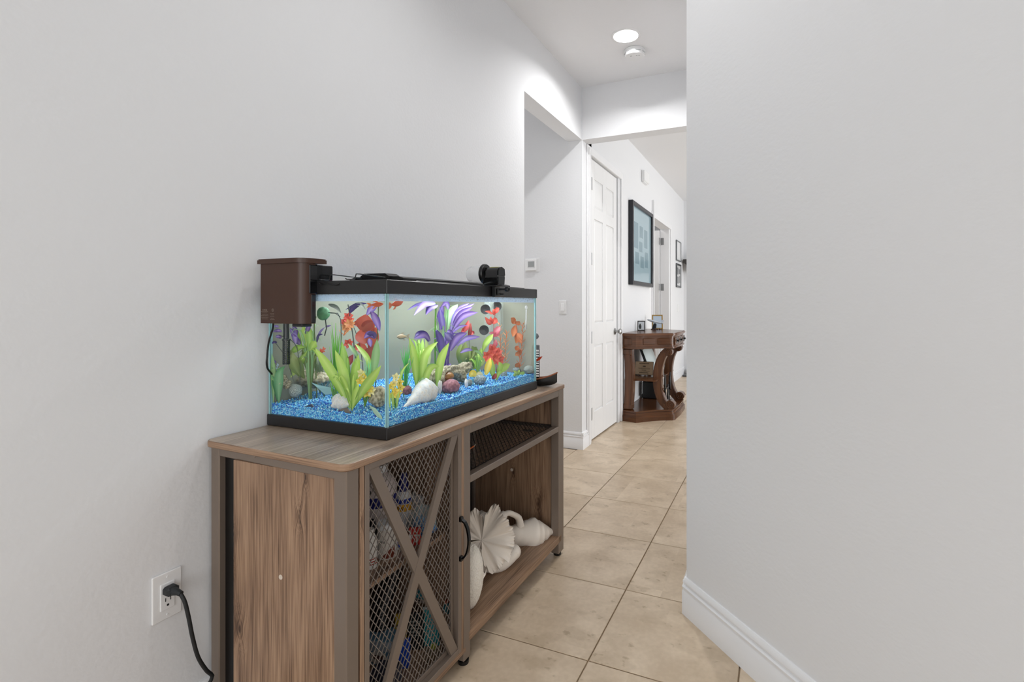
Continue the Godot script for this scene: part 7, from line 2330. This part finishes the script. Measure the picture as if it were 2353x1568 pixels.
func great_room() -> void:
	var sheet := mat(Color(0.60, 0.71, 0.75), 0.08)
	sheet.clearcoat_enabled = true
	var t := wall_picture("wall_picture", "large black framed picture with a bluish sheet on the far left wall", -5.33, -6.31, 1.385, 2.285, 0.05, 0.045, mat(Color(0.055, 0.065, 0.10), 0.3), sheet)
	var ink := mat(Color(0.50, 0.60, 0.64), 0.2)
	for k in [[0.10, 0.30, 0.45, 0.80], [0.38, 0.55, 0.62, 0.78], [0.36, 0.52, 0.42, 0.56], [0.62, 0.80, 0.50, 0.76], [0.16, 0.34, 0.24, 0.40], [0.42, 0.60, 0.20, 0.36], [0.66, 0.82, 0.22, 0.44]]:
		var m := Mb.new()
		var zA := lerpf(-5.375, -6.265, k[0])
		var zB := lerpf(-5.375, -6.265, k[1])
		tuck(m, W + 0.0274, W + 0.0282, lerpf(1.43, 2.24, k[2]), lerpf(1.43, 2.24, k[3]), zA, zB)
		obj("print", m, ink, t)
	wall_picture("wall_picture", "upper of the two small framed pictures beyond the second doorway", -8.10, -8.50, 1.864, 2.185, 0.022, 0.018, mat(Color(0.42, 0.43, 0.44), 0.3), mat(Color(0.90, 0.90, 0.90), 0.3))
	t = wall_picture("wall_picture", "lower of the two small framed pictures beyond the second doorway", -8.10, -8.50, 1.447, 1.822, 0.022, 0.03, mat(Color(0.30, 0.31, 0.32), 0.3), mat(Color(0.84, 0.84, 0.84), 0.3))
	for k in [[0.1, 0.4, 0.55, 0.9], [0.5, 0.9, 0.6, 0.85], [0.15, 0.5, 0.1, 0.45], [0.6, 0.85, 0.15, 0.5]]:
		var m := Mb.new()
		tuck(m, W + 0.012, W + 0.0128, lerpf(1.477, 1.79, k[2]), lerpf(1.477, 1.79, k[3]), lerpf(-8.13, -8.47, k[0]), lerpf(-8.13, -8.47, k[1]))
		obj("print", m, mat(Color(0.50, 0.51, 0.52), 0.4), t)
	t = thing("door_chime", Vector3(W, 2.61, -6.0), "white door chime box high on the wall above the black framed picture", "door chime")
	var m := Mb.new()
	tuck(m, W, W + 0.045, 2.610, 2.735, -6.12, -5.89, 0.008)
	obj("cover", m, M.plastic_white, t)
	m = Mb.new()
	tuck(m, W, W + 0.03, 2.600, 2.612, -6.10, -5.91, 0.002)
	obj("base", m, M.plastic_white, t)
	t = thing("light_switch", Vector3(W, 1.06, -8.3), "white light switch low on the wall under the small pictures", "light switch")
	m = Mb.new()
	tuck(m, W, W + 0.006, 1.06, 1.18, -8.335, -8.265, 0.002)
	obj("wall_plate", m, M.plastic_white, t)
	m = Mb.new()
	tuck(m, W + 0.005, W + 0.010, 1.09, 1.15, -8.315, -8.285, 0.002)
	obj("rocker", m, M.plastic_white, t)
	var op := Vector3(-1.450, 0.315, -7.214)
	t = thing("wall_outlet", Vector3(W, op.y - 0.06, op.z), "white wall outlet seen between the legs of the console table", "outlet")
	m = Mb.new()
	tuck(m, W, W + 0.006, op.y - 0.06, op.y + 0.06, op.z - 0.036, op.z + 0.036, 0.002)
	obj("wall_plate", m, M.plastic_white, t)
	for s in [-1, 1]:
		m = Mb.new()
		tuck(m, W + 0.005, W + 0.008, op.y + s * 0.022 - 0.014, op.y + s * 0.022 + 0.014, op.z - 0.015, op.z + 0.015, 0.002)
		obj("receptacle", m, M.plastic_white, t)
	# chimney breast with its dark mantel shelf
	m = Mb.new()
	var ma := Vector3(-1.425, 1.922, -8.700)
	tuck(m, W, 0.9, 0, TOP, -9.75, -8.86)
	struct("wall_chimney", m, M.wall, "white chimney breast behind the dark mantel shelf", "wall")
	t = thing("mantel_shelf", Vector3(ma.x + 0.9, ma.y - 0.2, -8.8), "dark wooden mantel shelf end showing past the hallway corner", "mantel shelf")
	m = Mb.new()
	tuck(m, ma.x, ma.x + 1.9, ma.y - 0.06, ma.y, -8.86, -8.62, 0.004)
	m.prism([Vector2(ma.x + 0.03, ma.y - 0.06), Vector2(ma.x + 1.87, ma.y - 0.06), Vector2(ma.x + 1.80, ma.y - 0.20), Vector2(ma.x + 0.10, ma.y - 0.20)], -8.86, -8.70)
	obj("shelf", m, mat(Color(0.20, 0.19, 0.18), 0.5), t)
	var rp := Vector3(-1.423, 0.000, -8.559)
	t = thing("rug", Vector3(-1.0, 0, rp.z - 0.15), "dark grey striped rug edge on the floor at the end of the view", "rug")
	m = Mb.new()
	tuck(m, W + 0.03, -0.6, 0.0, 0.02, -8.85, rp.z, 0.004)
	obj("pile", m, mat(Color(0.26, 0.26, 0.27), 0.9), t)
	for k in 3:
		m = Mb.new()
		tuck(m, W + 0.03, -0.6, 0.019, 0.022, rp.z - 0.08 - k * 0.08, rp.z - 0.04 - k * 0.08, 0.001)
		obj("stripe", m, mat(Color(0.55, 0.55, 0.55), 0.9), t)
	t = thing("fireside_tools", Vector3(-1.28, 0.02, rp.z - 0.25), "dark little fireside stand on the rug at the far end", "stand")
	m = Mb.new()
	m.box2(Vector3(-1.36, 0.02, rp.z - 0.32), Vector3(-1.20, 0.10, rp.z - 0.16), 0.01)
	m.tube([Vector3(-1.28, 0.1, rp.z - 0.24), Vector3(-1.28, 0.34, rp.z - 0.24), Vector3(-1.27, 0.42, rp.z - 0.24)], 0.012, 8)
	obj("frame", m, mat(Color(0.20, 0.20, 0.21), 0.5), t)
